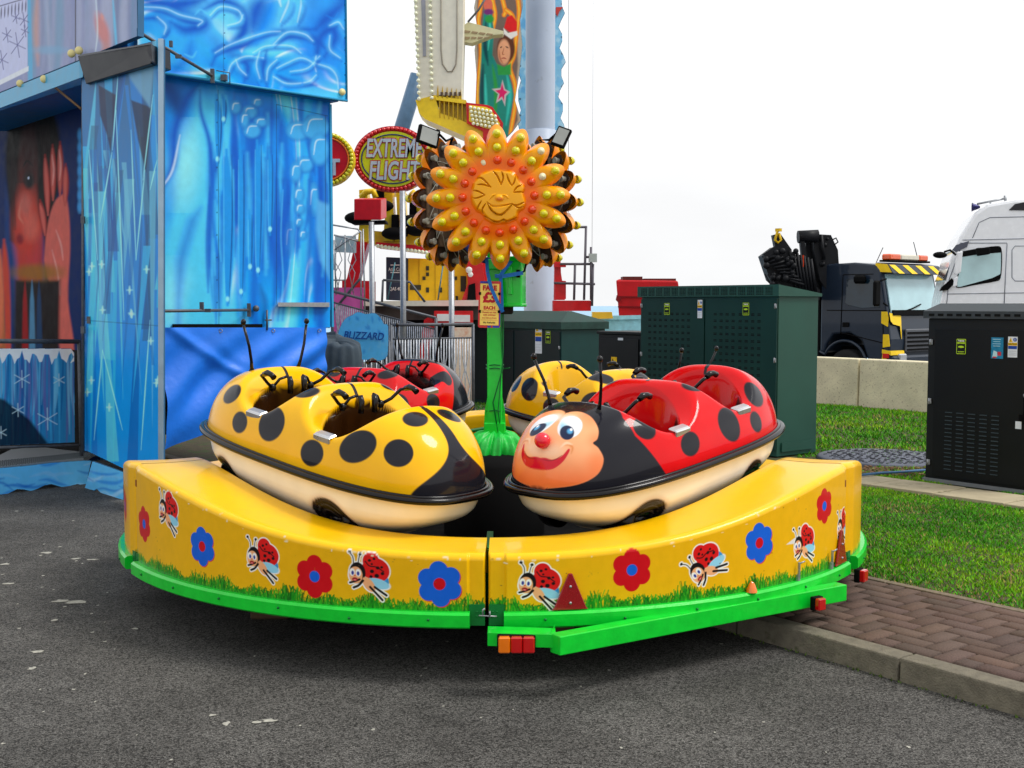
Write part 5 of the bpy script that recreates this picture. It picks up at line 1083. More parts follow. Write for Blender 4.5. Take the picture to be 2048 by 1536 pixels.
# --- wing panel
Wa = PY(165, 400, 10.2); Wb = PY(322, 400, 9.0); n_w = Vector(((Wb - Wa).y, -(Wb - Wa).x, 0)).normalized()
def paint_wing(p):
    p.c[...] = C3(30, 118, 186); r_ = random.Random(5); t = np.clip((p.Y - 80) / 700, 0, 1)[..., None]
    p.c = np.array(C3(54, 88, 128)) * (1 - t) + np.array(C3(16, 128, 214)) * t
    cols = (C3(8, 70, 140), C3(20, 120, 205), C3(60, 170, 226), C3(110, 190, 224), C3(14, 96, 170), C3(120, 170, 200), C3(40, 80, 120))
    for i in range(60):
        x = r_.uniform(165, 325); y = r_.uniform(60, 560); w_ = r_.uniform(6, 26); ln = r_.uniform(180, 520); sl = r_.uniform(-40, 40)
        if r_.random() < .5: p.poly([(x - w_ / 2, y), (x + w_ / 2, y), (x + sl, y + ln)], r_.choice(cols), soft=1.2, al=.62)
        else: p.poly([(x + sl, y), (x + w_ / 2, y + ln), (x - w_ / 2, y + ln)], r_.choice(cols), soft=1.2, al=.62)
    for pts in ([(198, 190), (222, 310), (208, 240), (198, 175)], ):
        pass
    p.poly([(197, 170), (232, 190), (222, 310), (214, 270), (200, 230)], C3(36, 22, 52), soft=2, al=.85); p.poly([(262, 200), (303, 215), (300, 270), (292, 345), (276, 280)], C3(24, 26, 48), soft=2, al=.85)
    p.poly([(250, 130), (262, 160), (300, 215), (308, 130)], C3(128, 150, 180), soft=4, al=.8)
    for a, b in (((225, 300), (236, 150)), ((200, 445), (224, 305)), ((272, 520), (290, 340)), ((272, 520), (262, 260)), ((205, 700), (245, 860)), ((188, 880), (205, 700)), ((282, 900), (300, 640)), ((300, 380), (314, 320)), ((248, 640), (232, 220)), ((195, 520), (178, 300)), ((286, 360), (306, 190))):
        p.line([a, ((a[0] + b[0]) / 2, (a[1] + b[1]) / 2), b], 2.2, C3(190, 232, 250), soft=1.2, al=.75)
    for i in range(14): x, y = r_.uniform(170, 320), r_.uniform(480, 900); p.ell(x, y, 1.6, 7, WH, soft=2, al=.8); p.ell(x, y, 5, 1.4, WH, soft=2, al=.6)
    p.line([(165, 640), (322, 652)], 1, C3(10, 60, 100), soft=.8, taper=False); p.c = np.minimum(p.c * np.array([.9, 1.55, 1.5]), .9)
wing_m = mat('glossy_print', vcol=True, rough=.35, coat=.0, var=.04, spec=.12)
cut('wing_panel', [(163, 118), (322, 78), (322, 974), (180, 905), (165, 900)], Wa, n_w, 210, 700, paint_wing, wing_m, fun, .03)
s = MB(); e = PY(321, 520, 8.99); top = PP(321, 78, Wa, n_w); bot = PP(321, 974, Wa, n_w); s.hexa([bot + q for q in (Vector((-.012, -.02, 0)), Vector((.022, -.02, 0)), Vector((.022, .03, 0)), Vector((-.012, .03, 0)))] + [top + q for q in (Vector((-.012, -.02, 0)), Vector((.022, -.02, 0)), Vector((.022, .03, 0)), Vector((-.012, .03, 0)))]); s.build('wing_edge', mat('pale_aluminium', C3(160, 186, 206), .35, metal=.5), fun, True)
# awning box
Wn = n_w * -.0
aw = [PY(155, 111, 10.0), PY(300, 88, 8.9), PY(302, 128, 8.95), PY(172, 168, 10.0)]
s = MB(); s.prism(aw, (.05, .35, .02)); s.build('awning_box', mat('dark_box', C3(22, 22, 30), .45, coat=.12, var=.5, scale=7), fun, True, bevel=.006)
s = MB(); s.prism([PY(160, 109, 9.96), PY(300, 86, 8.87), PY(300, 89, 8.87), PY(160, 113, 9.96)], (0, .03, 0)); s.prism([PY(302, 87, 8.86), PY(294, 100, 8.88), PY(302, 124, 8.9), PY(305, 122, 8.9)], (0, .2, 0)); s.build('box_trim', M_dsteel, fun, True)
# fascia
def paint_fascia(p):
    p.c[...] = C3(128, 140, 190); r_ = random.Random(9)
    for i in range(40):
        x = r_.uniform(55, 280); p.line([(x, -60), (x + r_.uniform(-8, 8), 60), (x + r_.uniform(-14, 14), 170)], r_.uniform(6, 18), r_.choice((C3(150, 160, 200), C3(110, 130, 176), C3(90, 150, 190), C3(170, 180, 214))), soft=6, al=.7)
    p.poly([(54, -60), (60, -60), (66, 170), (56, 180)], C3(60, 170, 220), soft=2); p.line([(75, -20), (72, 60), (76, 130)], 12, C3(210, 150, 130), soft=6, al=.7)
    p.ell(100, 100, 34, 8, C3(110, 170, 214), soft=5, al=.7); p.ell(205, 60, 12, 34, C3(220, 120, 110), rot=-.3, soft=6, al=.85); p.ell(212, 110, 9, 26, C3(200, 130, 120), soft=6, al=.8); p.line([(206, 40), (203, 28)], 5, C3(230, 150, 140), soft=3); p.line([(225, -10), (235, 120)], 5, LB, soft=2, al=.8); p.line([(190, -30), (195, 60), (190, 110)], 3, WH, soft=2, al=.7)
    p.line([(151, -60), (151, 125)], 2.2, C3(40, 44, 70), soft=.8, taper=False)
    p.poly([(0, -60), (54, -60), (55, 140), (0, 168), (-40, 182), (-40, -60)], C3(196, 204, 244), soft=1.5); p.poly([(-40, 176), (0, 160), (57, 132), (57, 142), (0, 170), (-40, 188)], C3(224, 232, 244), soft=1.2)
    p.line([(0, 12), (54, -4)], 2, C3(40, 40, 110), soft=1, taper=False)
    for i in range(8): p.line([(3 + i * 7, 14 - i * 2), (2 + i * 7, 38 - i * 2)], 2.6, C3(40, 46, 110), soft=1)
    for (x, y, r) in ((4, 120, 13), (14, 70, 10), (32, 35, 8), (35, 90, 17), (48, 40, 10), (50, 62, 8)):
        for k in range(3): a = k * math.pi / 3 + .3; p.line([(x - r * math.cos(a), y - r * 1.5 * math.sin(a)), (x + r * math.cos(a), y + r * 1.5 * math.sin(a))], 1.6, C3(70, 76, 150), soft=.9, taper=False)
cut('fascia', [(-40, -80), (275, -80), (275, 72), (165, 118), (-40, 201)], A0, n_f, 300, 260, paint_fascia, M_vpaint, fun, .05)
s = MB(); a, b = PP(-40, 203, A0 + n_f * .05, n_f), PP(165, 120, A0 + n_f * .05, n_f); s.prism([a, b, b - Vector((0, 0, .14)), a - Vector((0, 0, .14))], bk_ * .06); s.build('fascia_trim', mat('cyan_trim', C3(40, 160, 206), .35, coat=.3), fun, True)
for px, py in ((40, 167), (158, 101), (88, 158), (143, 107)):
    s = MB(); s.ball((0, 0, 0), .035, 8, (1, .7, 1)); o = s.build('lamp', mat('cream_lamp', C3(226, 214, 150), .3), fun); o.location = PP(px, py, A0 + n_f * .06, n_f) - fun.location
rod('stay', [PY(92, 160, 10.9), PY(163, 218, 10.6)], .012, mat('bronze_rod', C3(140, 112, 84), .5, metal=.4))
# front wall mural
FW = A0 - n_f * .55 
def paint_front(p):
    p.c[...] = C3(4, 44, 100); r_ = random.Random(21)
    for i in range(26): x = r_.uniform(-20, 175); p.line([(x, 180), (x + r_.uniform(-10, 10), 420), (x + r_.uniform(-16, 16), 700)], r_.uniform(5, 14), r_.choice((C3(10, 90, 170), C3(6, 44, 96), C3(30, 130, 190))), soft=5, al=.6)
    p.ell(66, 320, 56, 150, C3(6, 5, 8), soft=6); p.poly([(16, 330), (20, 480), (40, 500), (30, 300)], C3(16, 12, 18), soft=5)
    p.ell(56, 380, 20, 112, C3(96, 40, 34), rot=0, soft=7); p.ell(54, 450, 26, 70, C3(226, 84, 62), soft=14); p.poly([(30, 460), (84, 430), (88, 640), (40, 660)], C3(214, 60, 40), soft=10, al=.85)
    p.ell(58, 300, 16, 60, C3(50, 26, 28), soft=10, al=.85)
    p.line([(46, 334), (54, 322), (66, 332)], 3.4, C3(18, 12, 14), soft=1.6); p.ell(58, 360, 11, 18, C3(50, 34, 34), soft=4); p.ell(59, 361, 6, 11, C3(12, 18, 26), soft=2); p.ell(57, 356, 1.8, 2.6, WH, soft=1)
    p.line([(44, 400), (38, 430), (46, 446)], 4, C3(250, 180, 140), soft=3, al=.5); p.ell(40, 478, 7, 10, C3(150, 24, 36), soft=4); p.ell(50, 410, 12, 22, C3(214, 120, 100), soft=8, al=.8); p.ell(62, 455, 16, 26, C3(240, 130, 104), soft=10, al=.6); [p.line([(24 + k * 3, 300 + k * 6), (22 + k * 2.2, 380), (26 + k * 2, 460)], 2.2, C3(52, 34, 34), soft=1.5, al=.7) for k in range(4)]; [p.line([(80 + k * 4, 250), (88 + k * 4, 360), (86 + k * 3, 470)], 2.4, C3(60, 36, 34), soft=1.5, al=.6) for k in range(5)]; p.line([(82, 300), (84, 400), (96, 480), (92, 560)], 16, C3(14, 10, 14), soft=5)
    SK = C3(232, 116, 96)
    p.poly(curve([(92, 470), (100, 430), (112, 400), (130, 390), (138, 430), (140, 500), (136, 600), (148, 700), (120, 700), (104, 600), (88, 520)], 4), SK, soft=3)
    for a, b in (((96, 430), (90, 310)), ((106, 400), (105, 290)), ((120, 390), (120, 284)), ((130, 410), (131, 328)), ((90, 470), (80, 400))): p.line([a, ((a[0] + b[0]) / 2 + 1, (a[1] + b[1]) / 2), b], 12.5, C3(170, 44, 40), soft=2.5, taper=True); p.line([a, ((a[0] + b[0]) / 2, (a[1] + b[1]) / 2 - 4), (b[0], b[1] + 8)], 8, C3(236, 120, 100), soft=2.5, al=.8)
    for a, b in (((112, 460), (126, 520)), ((104, 500), (120, 590)), ((118, 300), (119, 360)), ((104, 310), (105, 370))): p.line([a, ((a[0] + b[0]) / 2 + 3, (a[1] + b[1]) / 2), b], 3, C3(255, 190, 170), soft=2.2, al=.8)
    p.poly([(30, 560), (120, 560), (118, 700), (28, 700)], C3(28, 14, 14), soft=5); p.ell(75, 545, 50, 16, C3(160, 120, 20), soft=9, al=.8)
    for x, c in ((50, C3(176, 14, 22)), (64, C3(90, 160, 190)), (78, C3(20, 70, 110)), (96, C3(24, 16, 16)), (15, C3(230, 90, 50)), (4, C3(206, 120, 50))): p.poly([(x - 6, 700), (x - 4, 600), (x, 560), (x + 4, 600), (x + 7, 700)], c, soft=2.5, al=.9)
    p.line([(8, 480), (12, 560), (18, 690)], 14, C3(220, 76, 50), soft=4); p.line([(0, 500), (2, 690)], 12, C3(240, 130, 80), soft=4)
    p.c = p.c * np.array([.75, .7, .85])  # darkened all over: the deep shade on this wall is in the paint
    for i in range(7): p.ell(160, 270 + i * 24, 5, 12, C3(60, 150, 220), soft=3); 
cut('front_wall', [(-60, 150), (200, 110), (200, 920), (-60, 960)], FW, n_f, 190, 560, paint_front, mat('shaded_print', vcol=True, rough=.5, coat=.0, var=.1, spec=.04), fun, .06)
rod('door_frame', [PY(166, 150, 10.19), PY(166, 905, 10.19)], .014, M_dsteel)
s = MB(); [s.box(PY(x, y, 10.12), (.03, .03, .06)) for x, y in ((166, 440), (166, 660), (178, 640))]; s.build('bracket', M_dsteel, fun, True)
# deck, rail, ice screen
D0, D1 = PZ(-60, 940, .23), PZ(167, 916, .23); n_d = Vector(((D1 - D0).y, -(D1 - D0).x, 0)).normalized()
s = MB(); bb = Vector((-.25, 1.4, 0)); s.hexa([D0 - Vector((0, 0, .05)), D1 - Vector((0, 0, .05)), D1 + bb - Vector((0, 0, .05)), D0 + bb - Vector((0, 0, .05)), D0, D1, D1 + bb, D0 + bb]); s.m = 1
dx_ = (D1 - D0).normalized()
for i in range(64):
    for j in range(12):
        q = D0 + dx_ * (.02 + i * .028) + bb.normalized() * (.03 + j * .04); s.box(q + Vector((0, 0, .002)), (.018, .006, .004), Matrix.Rotation(.7 if (i + j) % 2 else -.7, 3, 'Z'))
s.build('deck', [mat('chequer_plate', C3(150, 156, 160), .4, metal=.6, var=.1, scale=40), mat('tread_dark', C3(70, 80, 84), .5)], fun, True)
s = MB(); 
def dp(px, py, off=0): return PP(px, py, D1 + n_d * off, n_d)
s.tube([dp(-60, 682), dp(158, 683)], .02, 8); s.tube([dp(158, 680), dp(163, 912)], .018, 8); s.tube([dp(-60, 897), dp(160, 890)], .012, 6); s.build('handrail', M_dsteel, fun, True)
def paint_screen(p):
    p.c[...] = C3(40, 120, 170); r_ = random.Random(2)
    for i in range(90): x = r_.uniform(-50, 155); p.line([(x, 700), (x + r_.uniform(-3, 3), 770), (x + r_.uniform(-6, 6), r_.uniform(790, 900))], r_.uniform(2, 8), r_.choice((C3(60, 160, 206), C3(110, 180, 210), C3(20, 80, 140), C3(90, 90, 150))), soft=2, al=.7)
    p.poly([(-50, 780), (10, 800), (60, 840), (100, 892), (-50, 900)], C3(14, 18, 26), soft=4, al=.9)
    for (x, y, r) in ((44, 758, 17), (36, 820, 13), (95, 838, 22), (2, 865, 12), (118, 760, 12)):
        for k in range(3): a = k * math.pi / 3 + .5; p.line([(x - r * math.cos(a), y - r * math.sin(a)), (x + r * math.cos(a), y + r * math.sin(a))], 1.8, C3(180, 206, 214), soft=1, taper=False, al=.7)
    wv_ = [(-50, 697)] + [(-50 + i * 198 / 40, 715 + 10 * math.sin(i * 1.25) + 5 * math.sin(i * 2.9)) for i in range(41)][::1]
    p.poly([(-50, 690), (140, 690), (148, 700), (148, 722), (141, 726)] + wv_[::-1], C3(236, 240, 250), soft=1.2); p.c = np.minimum(p.c * 1.4, .9)
cut('ice_screen', [(-50, 697), (142, 697), (149, 706), (150, 885), (-50, 893)], D1, n_d, 200, 200, paint_screen, wing_m, fun, .008)
def frill(poly, p0, n_, nu, nv, seed):
    def pf(p):
        p.c[...] = C3(100, 196, 252); r_ = random.Random(seed)
        for i in range(26): x = r_.uniform(-60, 250); y = r_.uniform(920, 1000); p.line([(x, y), (x + 18, y + r_.uniform(-8, 8)), (x + 40, y + r_.uniform(-10, 10)), (x + 60, y + r_.uniform(-12, 12))], r_.uniform(3, 8), r_.choice((C3(20, 110, 214), C3(130, 200, 250), C3(170, 220, 255), C3(30, 130, 230))), soft=3, al=.7)
    return cut('ice_skirt', poly, p0, n_, nu, nv, pf, M_vpaint, fun, .012)
zc = lambda L_: [(x * .3418, 500 + y * .3418) for x, y in L_]
frill(zc([(-160, 1290), (160, 1262), (300, 1245), (490, 1232), (535, 1232), (500, 1400), (478, 1378), (455, 1370), (420, 1378), (380, 1392), (350, 1385), (300, 1370), (260, 1378), (220, 1398), (180, 1412), (140, 1402), (100, 1400), (50, 1425), (0, 1440), (-60, 1430), (-160, 1450)]), D1 + n_d * .03, n_d, 260, 110, 1)
frill(zc([(540, 1236), (722, 1300), (722, 1496), (705, 1494), (690, 1502), (672, 1494), (662, 1465), (640, 1436), (618, 1448), (606, 1462), (598, 1446), (588, 1420), (566, 1398), (552, 1408), (530, 1402), (490, 1412)]), Wa + n_w * .0, n_w, 150, 150, 4)
s = MB(); a, b = PZ(-80, 960, .02), PZ(325, 990, .02); 
s.hexa([PY(-80, 900, 12.2) * 1 + Vector((0, 0, -.0)), PY(175, 900, 10.9), PY(430, 850, 11.6), PY(0, 850, 14)] + [PY(-80, 700, 12.6), PY(175, 700, 11.1), PY(430, 700, 11.8), PY(0, 700, 14)]); s.build('underfloor_shade', M_blk, fun, True)  # solid black block stands in for the shade under the trailer floor

# tarpaulin hanging from the side wall
T0, T1 = lpx(322, 655, .03), lpx(652, 655, .03); nu, nv = 190, 110; V = np.zeros((nu, nv, 3)); 
for i in range(nu):
    u = i / (nu - 1); top = T0.lerp(T1, u)
    for j in range(nv):
        v = j / (nv - 1); bot = .36 + .52 * u * .8; z = top.z * (1 - v) + bot * v; 
        f = .05 * v * math.sin(u * 9 + 3 * v) + .03 * math.sin(u * 5 - v * 7) * v + .025 * math.sin((u * 3 + v * 2.2) * 6) * math.sin(v * 3.1) + .012 * math.sin(u * 31 + v * 9) * v + .04 * math.exp(-((u - .25 - v * .55) / .06) ** 2) * v + .03 * math.exp(-((u - .05 - v * .8) / .05) ** 2)
        q = top + n_s * (f + .03 * v); V[i, j] = (q.x, q.y, z)
tp = thing('tarpaulin', 'bright blue tarpaulin hung from eyelets below the side wall of the fun house', 'tarpaulin', Vector((T0.x, T0.y, 0)))
mt = mat('blue_tarpaulin', C3(28, 122, 240), .42, var=.08, scale=3, bump=.35, bscale=16, spec=.4); grid('sheet', V, None, mt, tp, True)
s = MB()
for u in (.33, .65, .95): q = T0.lerp(T1, u) + n_s * .012 + Vector((0, 0, -.03)); s.tube([q + Vector((.015 * math.cos(a), 0, .015 * math.sin(a))) for a in [k * math.pi / 5 for k in range(10)]], .004, 5, closed=True)
s.build('eyelet', M_steel, tp, True)
# ================================================================ RIDES AND FENCES BEHIND
def pbox(s, x0, y0, x1, y1, Y, d=.1, sk=0):      # box between photo pixels at depth Y, extruded d away
    s.prism([PY(x0, y1, Y), PY(x1, y1 + sk, Y), PY(x1, y0 + sk, Y), PY(x0, y0, Y)], (0, d, 0))
def ppoly(s, pts, Y, d=.1): s.prism([PY(x, y, Y) for x, y in pts], (0, d, 0))
def pt(s, pts, r, n=6): s.tube([PY(*q) for q in pts], r, n)
G0 = lambda x, Y: Vector((PY(x, 600, Y).x, Y, .1))
M_cream = mat('cream_paint', C3(226, 222, 204), .45, var=.06, dirt=(C3(150, 140, 110), 4, .66))
M_yride = mat('ride_yellow', C3(240, 206, 30), .4, var=.1, coat=.2, dirt=(C3(120, 90, 30), 9, .68))
M_grey = mat('mast_grey', C3(178, 190, 208), .4, var=.05, scale=2, dirt=(C3(150, 158, 170), 5, .62))
M_rbulb = mat('red_bulb', C3(206, 20, 26), .2, coat=.8); M_cbulb = mat('clear_bulb', C3(236, 238, 206), .2, coat=.8)
ball = MB(); ball.ball((0, 0, 0), .028, 7); bo_ = ball.build('bulb', M_cbulb); cb_me = bo_.data; bpy.data.objects.remove(bo_)
rb_me = cb_me.copy(); rb_me.materials.clear(); rb_me.materials.append(M_rbulb); yb_me = cb_me.copy(); yb_me.materials.clear(); yb_me.materials.append(mat('yellow_bulb', ()))
def bulb(px, py, Y, me, par, sc_=1):
    o = bpy.data.objects.new('bulb', me); col.objects.link(o); o.parent = par; o.location = bas(par).inverted() @ PY(px, py, Y); o.scale = (sc_,) * 3
# --- pendulum ride: arm with bulbs, yellow foot
Yr = 19.0
arm = thing('swing_ride', 'tall cream swing ride beam edged with bulbs above a ribbed yellow foot', 'ride', PY(900, 200, Yr))
s = MB(); ppoly(s, [(862, -70), (926, -70), (926, 60), (922, 192), (866, 190)], Yr, .9); a_o = s.build('beam', M_cream, arm, True)
s = MB(); ppoly(s, [(826, -70), (862, -70), (866, 190), (838, 200), (836, 150), (829, 20)], Yr + .02, .5); s.build('side_plate', M_cream, arm, True)
s = MB(); ppoly(s, [(840, -70), (850, -70), (852, 112), (846, 112)], Yr - .005, .03); s.build('slot', mat('slot_grey', C3(150, 152, 160), .6), arm, True)
s = MB(); U = [(882, -60), (882, 100), (885, 128), (895, 143), (904, 143), (912, 128), (914, 100), (915, -60)]; pt(s, [(x, y, Yr - .01) for x, y in U], .012, 5); s.build('cable', mat('cable_grey', C3(150, 144, 130), .6), arm, True)
for i in range(19):
    y = -22 + i * 12.2 
    if y < -5: continue
    bulb(830 + i * .45, y, Yr - .03, cb_me, arm, 1.1); bulb(859 + i * .25, y - 2, Yr - .03, cb_me, arm, 1.1)
s = MB(); ppoly(s, [(831, 200), (872, 190), (872, 200), (880, 226), (922, 240), (968, 262), (970, 290), (850, 238), (838, 226)], Yr, .7); ppoly(s, [(870, 191), (932, 200), (935, 208), (872, 200)], Yr - .02, .7)
ppoly(s, [(874, 200), (936, 208), (935, 244), (882, 232)], Yr + .12, .5); s.build('foot', M_yride, arm, True)
s = MB()
for i in range(7): x = 878 + i * 9; ppoly(s, [(x, 201 + i), (x + 2.6, 201 + i), (x + 3, 236 + i * 1.2), (x + .6, 235 + i * 1.2)], Yr - .01, .14)
for i in range(6): x = 874 + i * 9.2; ppoly(s, [(x, 182 + i * 1.4), (x + 2, 170 + i * 1.6), (x + 3, 184 + i * 1.4), (x + 3, 195 + i * 1.2), (x, 194 + i)], Yr - .02, .05)
s.build('rib', mat('rib_ochre', C3(196, 160, 20), .5), arm, True)
s = MB()
for i in range(5): x = 879 + i * 9; pbox(s, x + 2, 184, x + 7, 191, Yr - .03, .04, 0)
s.build('bolt', mat('bolt_dark', C3(90, 74, 60), .6), arm, True)
s = MB(); ppoly(s, [(932, 205), (975, 210), (985, 214), (1006, 246), (1004, 290), (966, 290), (966, 262), (934, 246)], Yr - .06, .08); s.build('frame', M_red, arm, True)
s = MB(); ppoly(s, [(938, 210), (972, 214), (981, 218), (1000, 247), (996, 262), (966, 255), (938, 242)], Yr - .08, .03); s.build('light_panel', M_yride, arm, True)
for r_ in range(5):
    for i in range(7):
        x = 941 + i * 8 + r_ * 1.5; y = 215 + r_ * 8 + i * 1.6
        if y < 256 and x < 984 + (y - 215) * .45: bulb(x, y, Yr - .1, cb_me, arm, 1.0)
# small seat platform slab
t_ = thing('access_platform', 'cream slatted platform slab with chain jutting between ride arm and hero board', 'platform', PY(960, 70, 19.6))
s = MB(); ppoly(s, [(926, 52), (936, 44), (1007, 62), (1006, 68), (985, 70), (944, 86), (926, 83)], 19.6, .25); s.build('slab', mat('pale_olive', C3(214, 210, 170), .5), t_, True)
s = MB()
for i in range(4): ppoly(s, [(930 + i * 15, 60 + i * 2), (941 + i * 15, 62 + i * 2), (938 + i * 15, 66 + i * 1.6), (927 + i * 15, 64 + i * 1.6)], 19.58, .02); ppoly(s, [(930 + i * 13, 73 + i * .2), (940 + i * 13, 74), (938 + i * 13, 78 - i), (929 + i * 13, 78)], 19.58, .02)
s.build('recess', mat('recess_tan', C3(160, 140, 110), .6), t_, True)
s = MB(); pt(s, [(936, 44, 19.55), (957, 20, 19.55), (975, -10, 19.55)], .018, 5); s.build('chain', M_dsteel, t_, True)
# blue leg strut
s = MB(); pt(s, [(836, 150, 22), (802, 262, 22), (780, 330, 22)], .14, 10); tag(s.build('support_strut', mat('strut_blue', C3(88, 120, 150), .4, var=.1)), 'slanting grey blue tubular strut between the ride arm and the oval sign', 'strut')
# hero board
Yh = 20.5
hero = thing('painted_board', 'tall ragged cut out board painted with a green suited figure with a pink star', 'board', PY(990, 270, Yh))
ov_ = [(962, -60), (1040, -60), (1046, 10), (1040, 40), (1045, 90), (1038, 150), (1030, 200), (1042, 240), (1026, 262), (1012, 276), (960, 276), (951, 205), (953, 150), (949, 100), (955, 60), (948, 15)]
def paint_hero(p):
    p.c[...] = C3(190, 178, 160); OR = C3(250, 140, 20); TE = C3(24, 140, 130); TD = C3(10, 74, 84); GR = C3(40, 160, 70)
    p.poly([(957, -60), (1036, -60), (1044, 20), (1034, 60), (1036, 130), (1032, 180), (1036, 240), (1018, 276), (955, 276), (953, 200), (956, 120), (952, 60)], C3(120, 100, 90), soft=3)
    for pts in ([(966, -40), (960, 20), (957, 45), (962, 100), (958, 150), (955, 200), (958, 260)], [(1030, -40), (1038, 20), (1034, 60), (1028, 110), (1020, 135), (1030, 170), (1030, 210), (1020, 270)], [(985, 0), (990, 30), (985, 60)], [(1000, -20), (1010, 20), (1008, 30)], [(1012, 20), (1024, 30), (1030, 50)]): p.line(pts, 9, OR, soft=1.5, taper=False); p.line(pts, 3, C3(255, 200, 60), soft=1.5, taper=False)
    p.poly([(968, 20), (982, 18), (988, 60), (985, 110), (1000, 140), (1018, 150), (1028, 190), (1020, 240), (1016, 276), (996, 276), (990, 230), (984, 276), (960, 276), (958, 190), (962, 120), (964, 60)], TE, soft=2)
    p.line([(972, 40), (970, 90), (976, 130)], 8, TD, soft=3); p.line([(966, 130), (964, 180), (966, 240)], 9, TD, soft=4); p.line([(985, 130), (992, 180), (990, 240)], 8, GR, soft=3); p.line([(1014, 150), (1020, 190), (1012, 250)], 7, C3(50, 200, 190), soft=3); p.line([(970, 150), (972, 200), (975, 250)], 5, C3(60, 210, 200), soft=3); p.line([(978, 20), (980, 60), (976, 100)], 4, C3(70, 210, 190), soft=2)
    p.ell(976, 10, 9, 12, C3(226, 110, 90), soft=2); p.ell(977, 24, 10, 6, C3(120, 40, 120), soft=2); p.ell(979, 38, 9, 8, GR, soft=2)
    p.ell(1012, 98, 18, 28, C3(96, 46, 20), soft=2.5); p.ell(1008, 104, 12.5, 25, C3(236, 170, 130), soft=2); p.line([(1000, 96), (1004, 93)], 2.4, C3(50, 26, 20), soft=1); p.line([(1011, 93), (1017, 96)], 2.4, C3(50, 26, 20), soft=1); p.line([(1008, 96), (1005, 108), (1009, 109)], 1.8, C3(170, 90, 60), soft=1); p.line([(1002, 117), (1008, 116), (1013, 118)], 2.4, C3(170, 60, 50), soft=1)
    p.line([(998, 100), (1000, 116), (1006, 127)], 3, C3(190, 110, 80), soft=2); p.poly([(994, 128), (1008, 134), (1022, 126), (1022, 150), (996, 150)], GR, soft=2)
    p.poly([(1005, 160), (1001, 176), (984, 178), (996, 188), (992, 206), (1004, 198), (1010, 212), (1012, 192), (1020, 184), (1010, 178)], C3(206, 196, 206), soft=1.5); p.poly([(1004, 166), (1001, 179), (990, 181), (999, 188), (996, 200), (1004, 193), (1008, 203), (1009, 190), (1015, 184), (1008, 180)], C3(226, 24, 110), soft=1)
    p.poly([(1008, 56), (1014, 34), (1024, 30), (1034, 44), (1034, 62), (1022, 66)], C3(226, 24, 28), soft=1.5); p.poly([(1007, 56), (1016, 66), (1034, 62), (1035, 70), (1022, 78), (1008, 68)], C3(240, 238, 236), soft=1.5)
hb_ = cut('panel', ov_, PY(990, 270, Yh), Vector((0, -1, 0)), 150, 420, paint_hero, M_vpaint, hero, .06)
# ice cut-out
ice = thing('ice_board', 'pale blue ragged ice shaped board behind the grey column', 'board', PY(1090, 300, 22.6)); s_i = [(1036, -60), (1124, -60)] + [(1124 + 5 * math.sin(i * 1.9) + 3 * math.sin(i * .7), -30 + i * 14) for i in range(27)] + [(1120, 360), (1040, 360)] + [(1038 + 4 * math.sin(i * 2.3), 340 - i * 20) for i in range(19)]
def paint_ice(p):
    p.c[...] = C3(140, 206, 240); r_ = random.Random(8)
    for i in range(160): x, y = r_.uniform(1030, 1135), r_.uniform(-60, 360); a = r_.uniform(0, 3); q = r_.uniform(5, 15); p.poly([(x + q * math.cos(a + k * 1.57) * r_.uniform(.6, 1), y + q * math.sin(a + k * 1.57)) for k in range(4)], r_.choice((C3(110, 190, 236), C3(170, 222, 246), C3(190, 230, 248), C3(96, 176, 230))), soft=2, al=.7)
    for i in range(12): p.ell(1040, i * 33, 2, 2, C3(60, 70, 90)); p.ell(1124, i * 33 + 8, 2, 2, C3(60, 70, 90))
cut('panel', s_i, PY(1090, 300, 22.6), Vector((0, -1, 0)), 110, 330, paint_ice, M_vpaint, ice, .06)
s = MB(); ppoly(s, [(1112, 14), (1126, 14), (1119, 22), (1115, 32), (1111, 26)], 22.55, .05); s.build('red_flame_tip', mat('flame_red', C3(206, 70, 60), .5), ice, True)
# grey column
Yc = 21.5; cx_ = PY(1080, 600, Yc).x
cl = thing('ride_column', 'thick pale grey steel column rising behind the sun disc', 'column', (cx_, Yc, .1)); rc_ = 29 / F * Yc
s = MB(); s.lathe([(rc_, 1), (rc_, 12)], n=40); s.build('tube', M_grey, cl); z1 = PY(1080, 262, Yc).z - .1
s = MB(); s.lathe([(rc_ + .03, 0), (rc_ + .03, z1), (rc_, z1 + .01)], n=40); s.build('lower_tube', M_grey, cl)
# oval signs
def oval(cx, cy, rx, ry, Y, ringm, bulbm, fieldm, nb, lab, tilt=0):
    o = thing('oval_sign', lab, 'sign', PY(cx, cy, Y), None, 'oval illuminated ride signs')
    E = lambda k, n=48: [(cx + rx * k * math.cos(2 * math.pi * i / n), cy + ry * k * math.sin(2 * math.pi * i / n)) for i in range(n)]
    s = MB(); ppoly(s, E(1), Y, .18); s.build('rim', ringm, o, True); s = MB(); ppoly(s, E(.84), Y - .02, .02); s.build('field', fieldm, o, True)
    for i in range(nb): a = 2 * math.pi * i / nb; bulb(cx + rx * .92 * math.cos(a), cy + ry * .92 * math.sin(a), Y - .02, bulbm, o, 1.05)
    return o
Yo = 17.0
og = oval(785, 318, 79, 66, Yo, M_red, rb_me, mat('lime_yellow', C3(216, 222, 30), .4, var=.12, scale=3), 52, 'yellow oval sign with a red bulb border and outlined lettering beside the sun discs')
s = MB(); s.tube([PY(785 + 62 * math.cos(a), 318 + 49 * math.sin(a), Yo - .03) for a in [k * math.pi / 24 for k in range(48)]], .010, 5, closed=True); s.build('inner_line', mat('dark_blue_line', C3(40, 60, 110), .4), og, True)
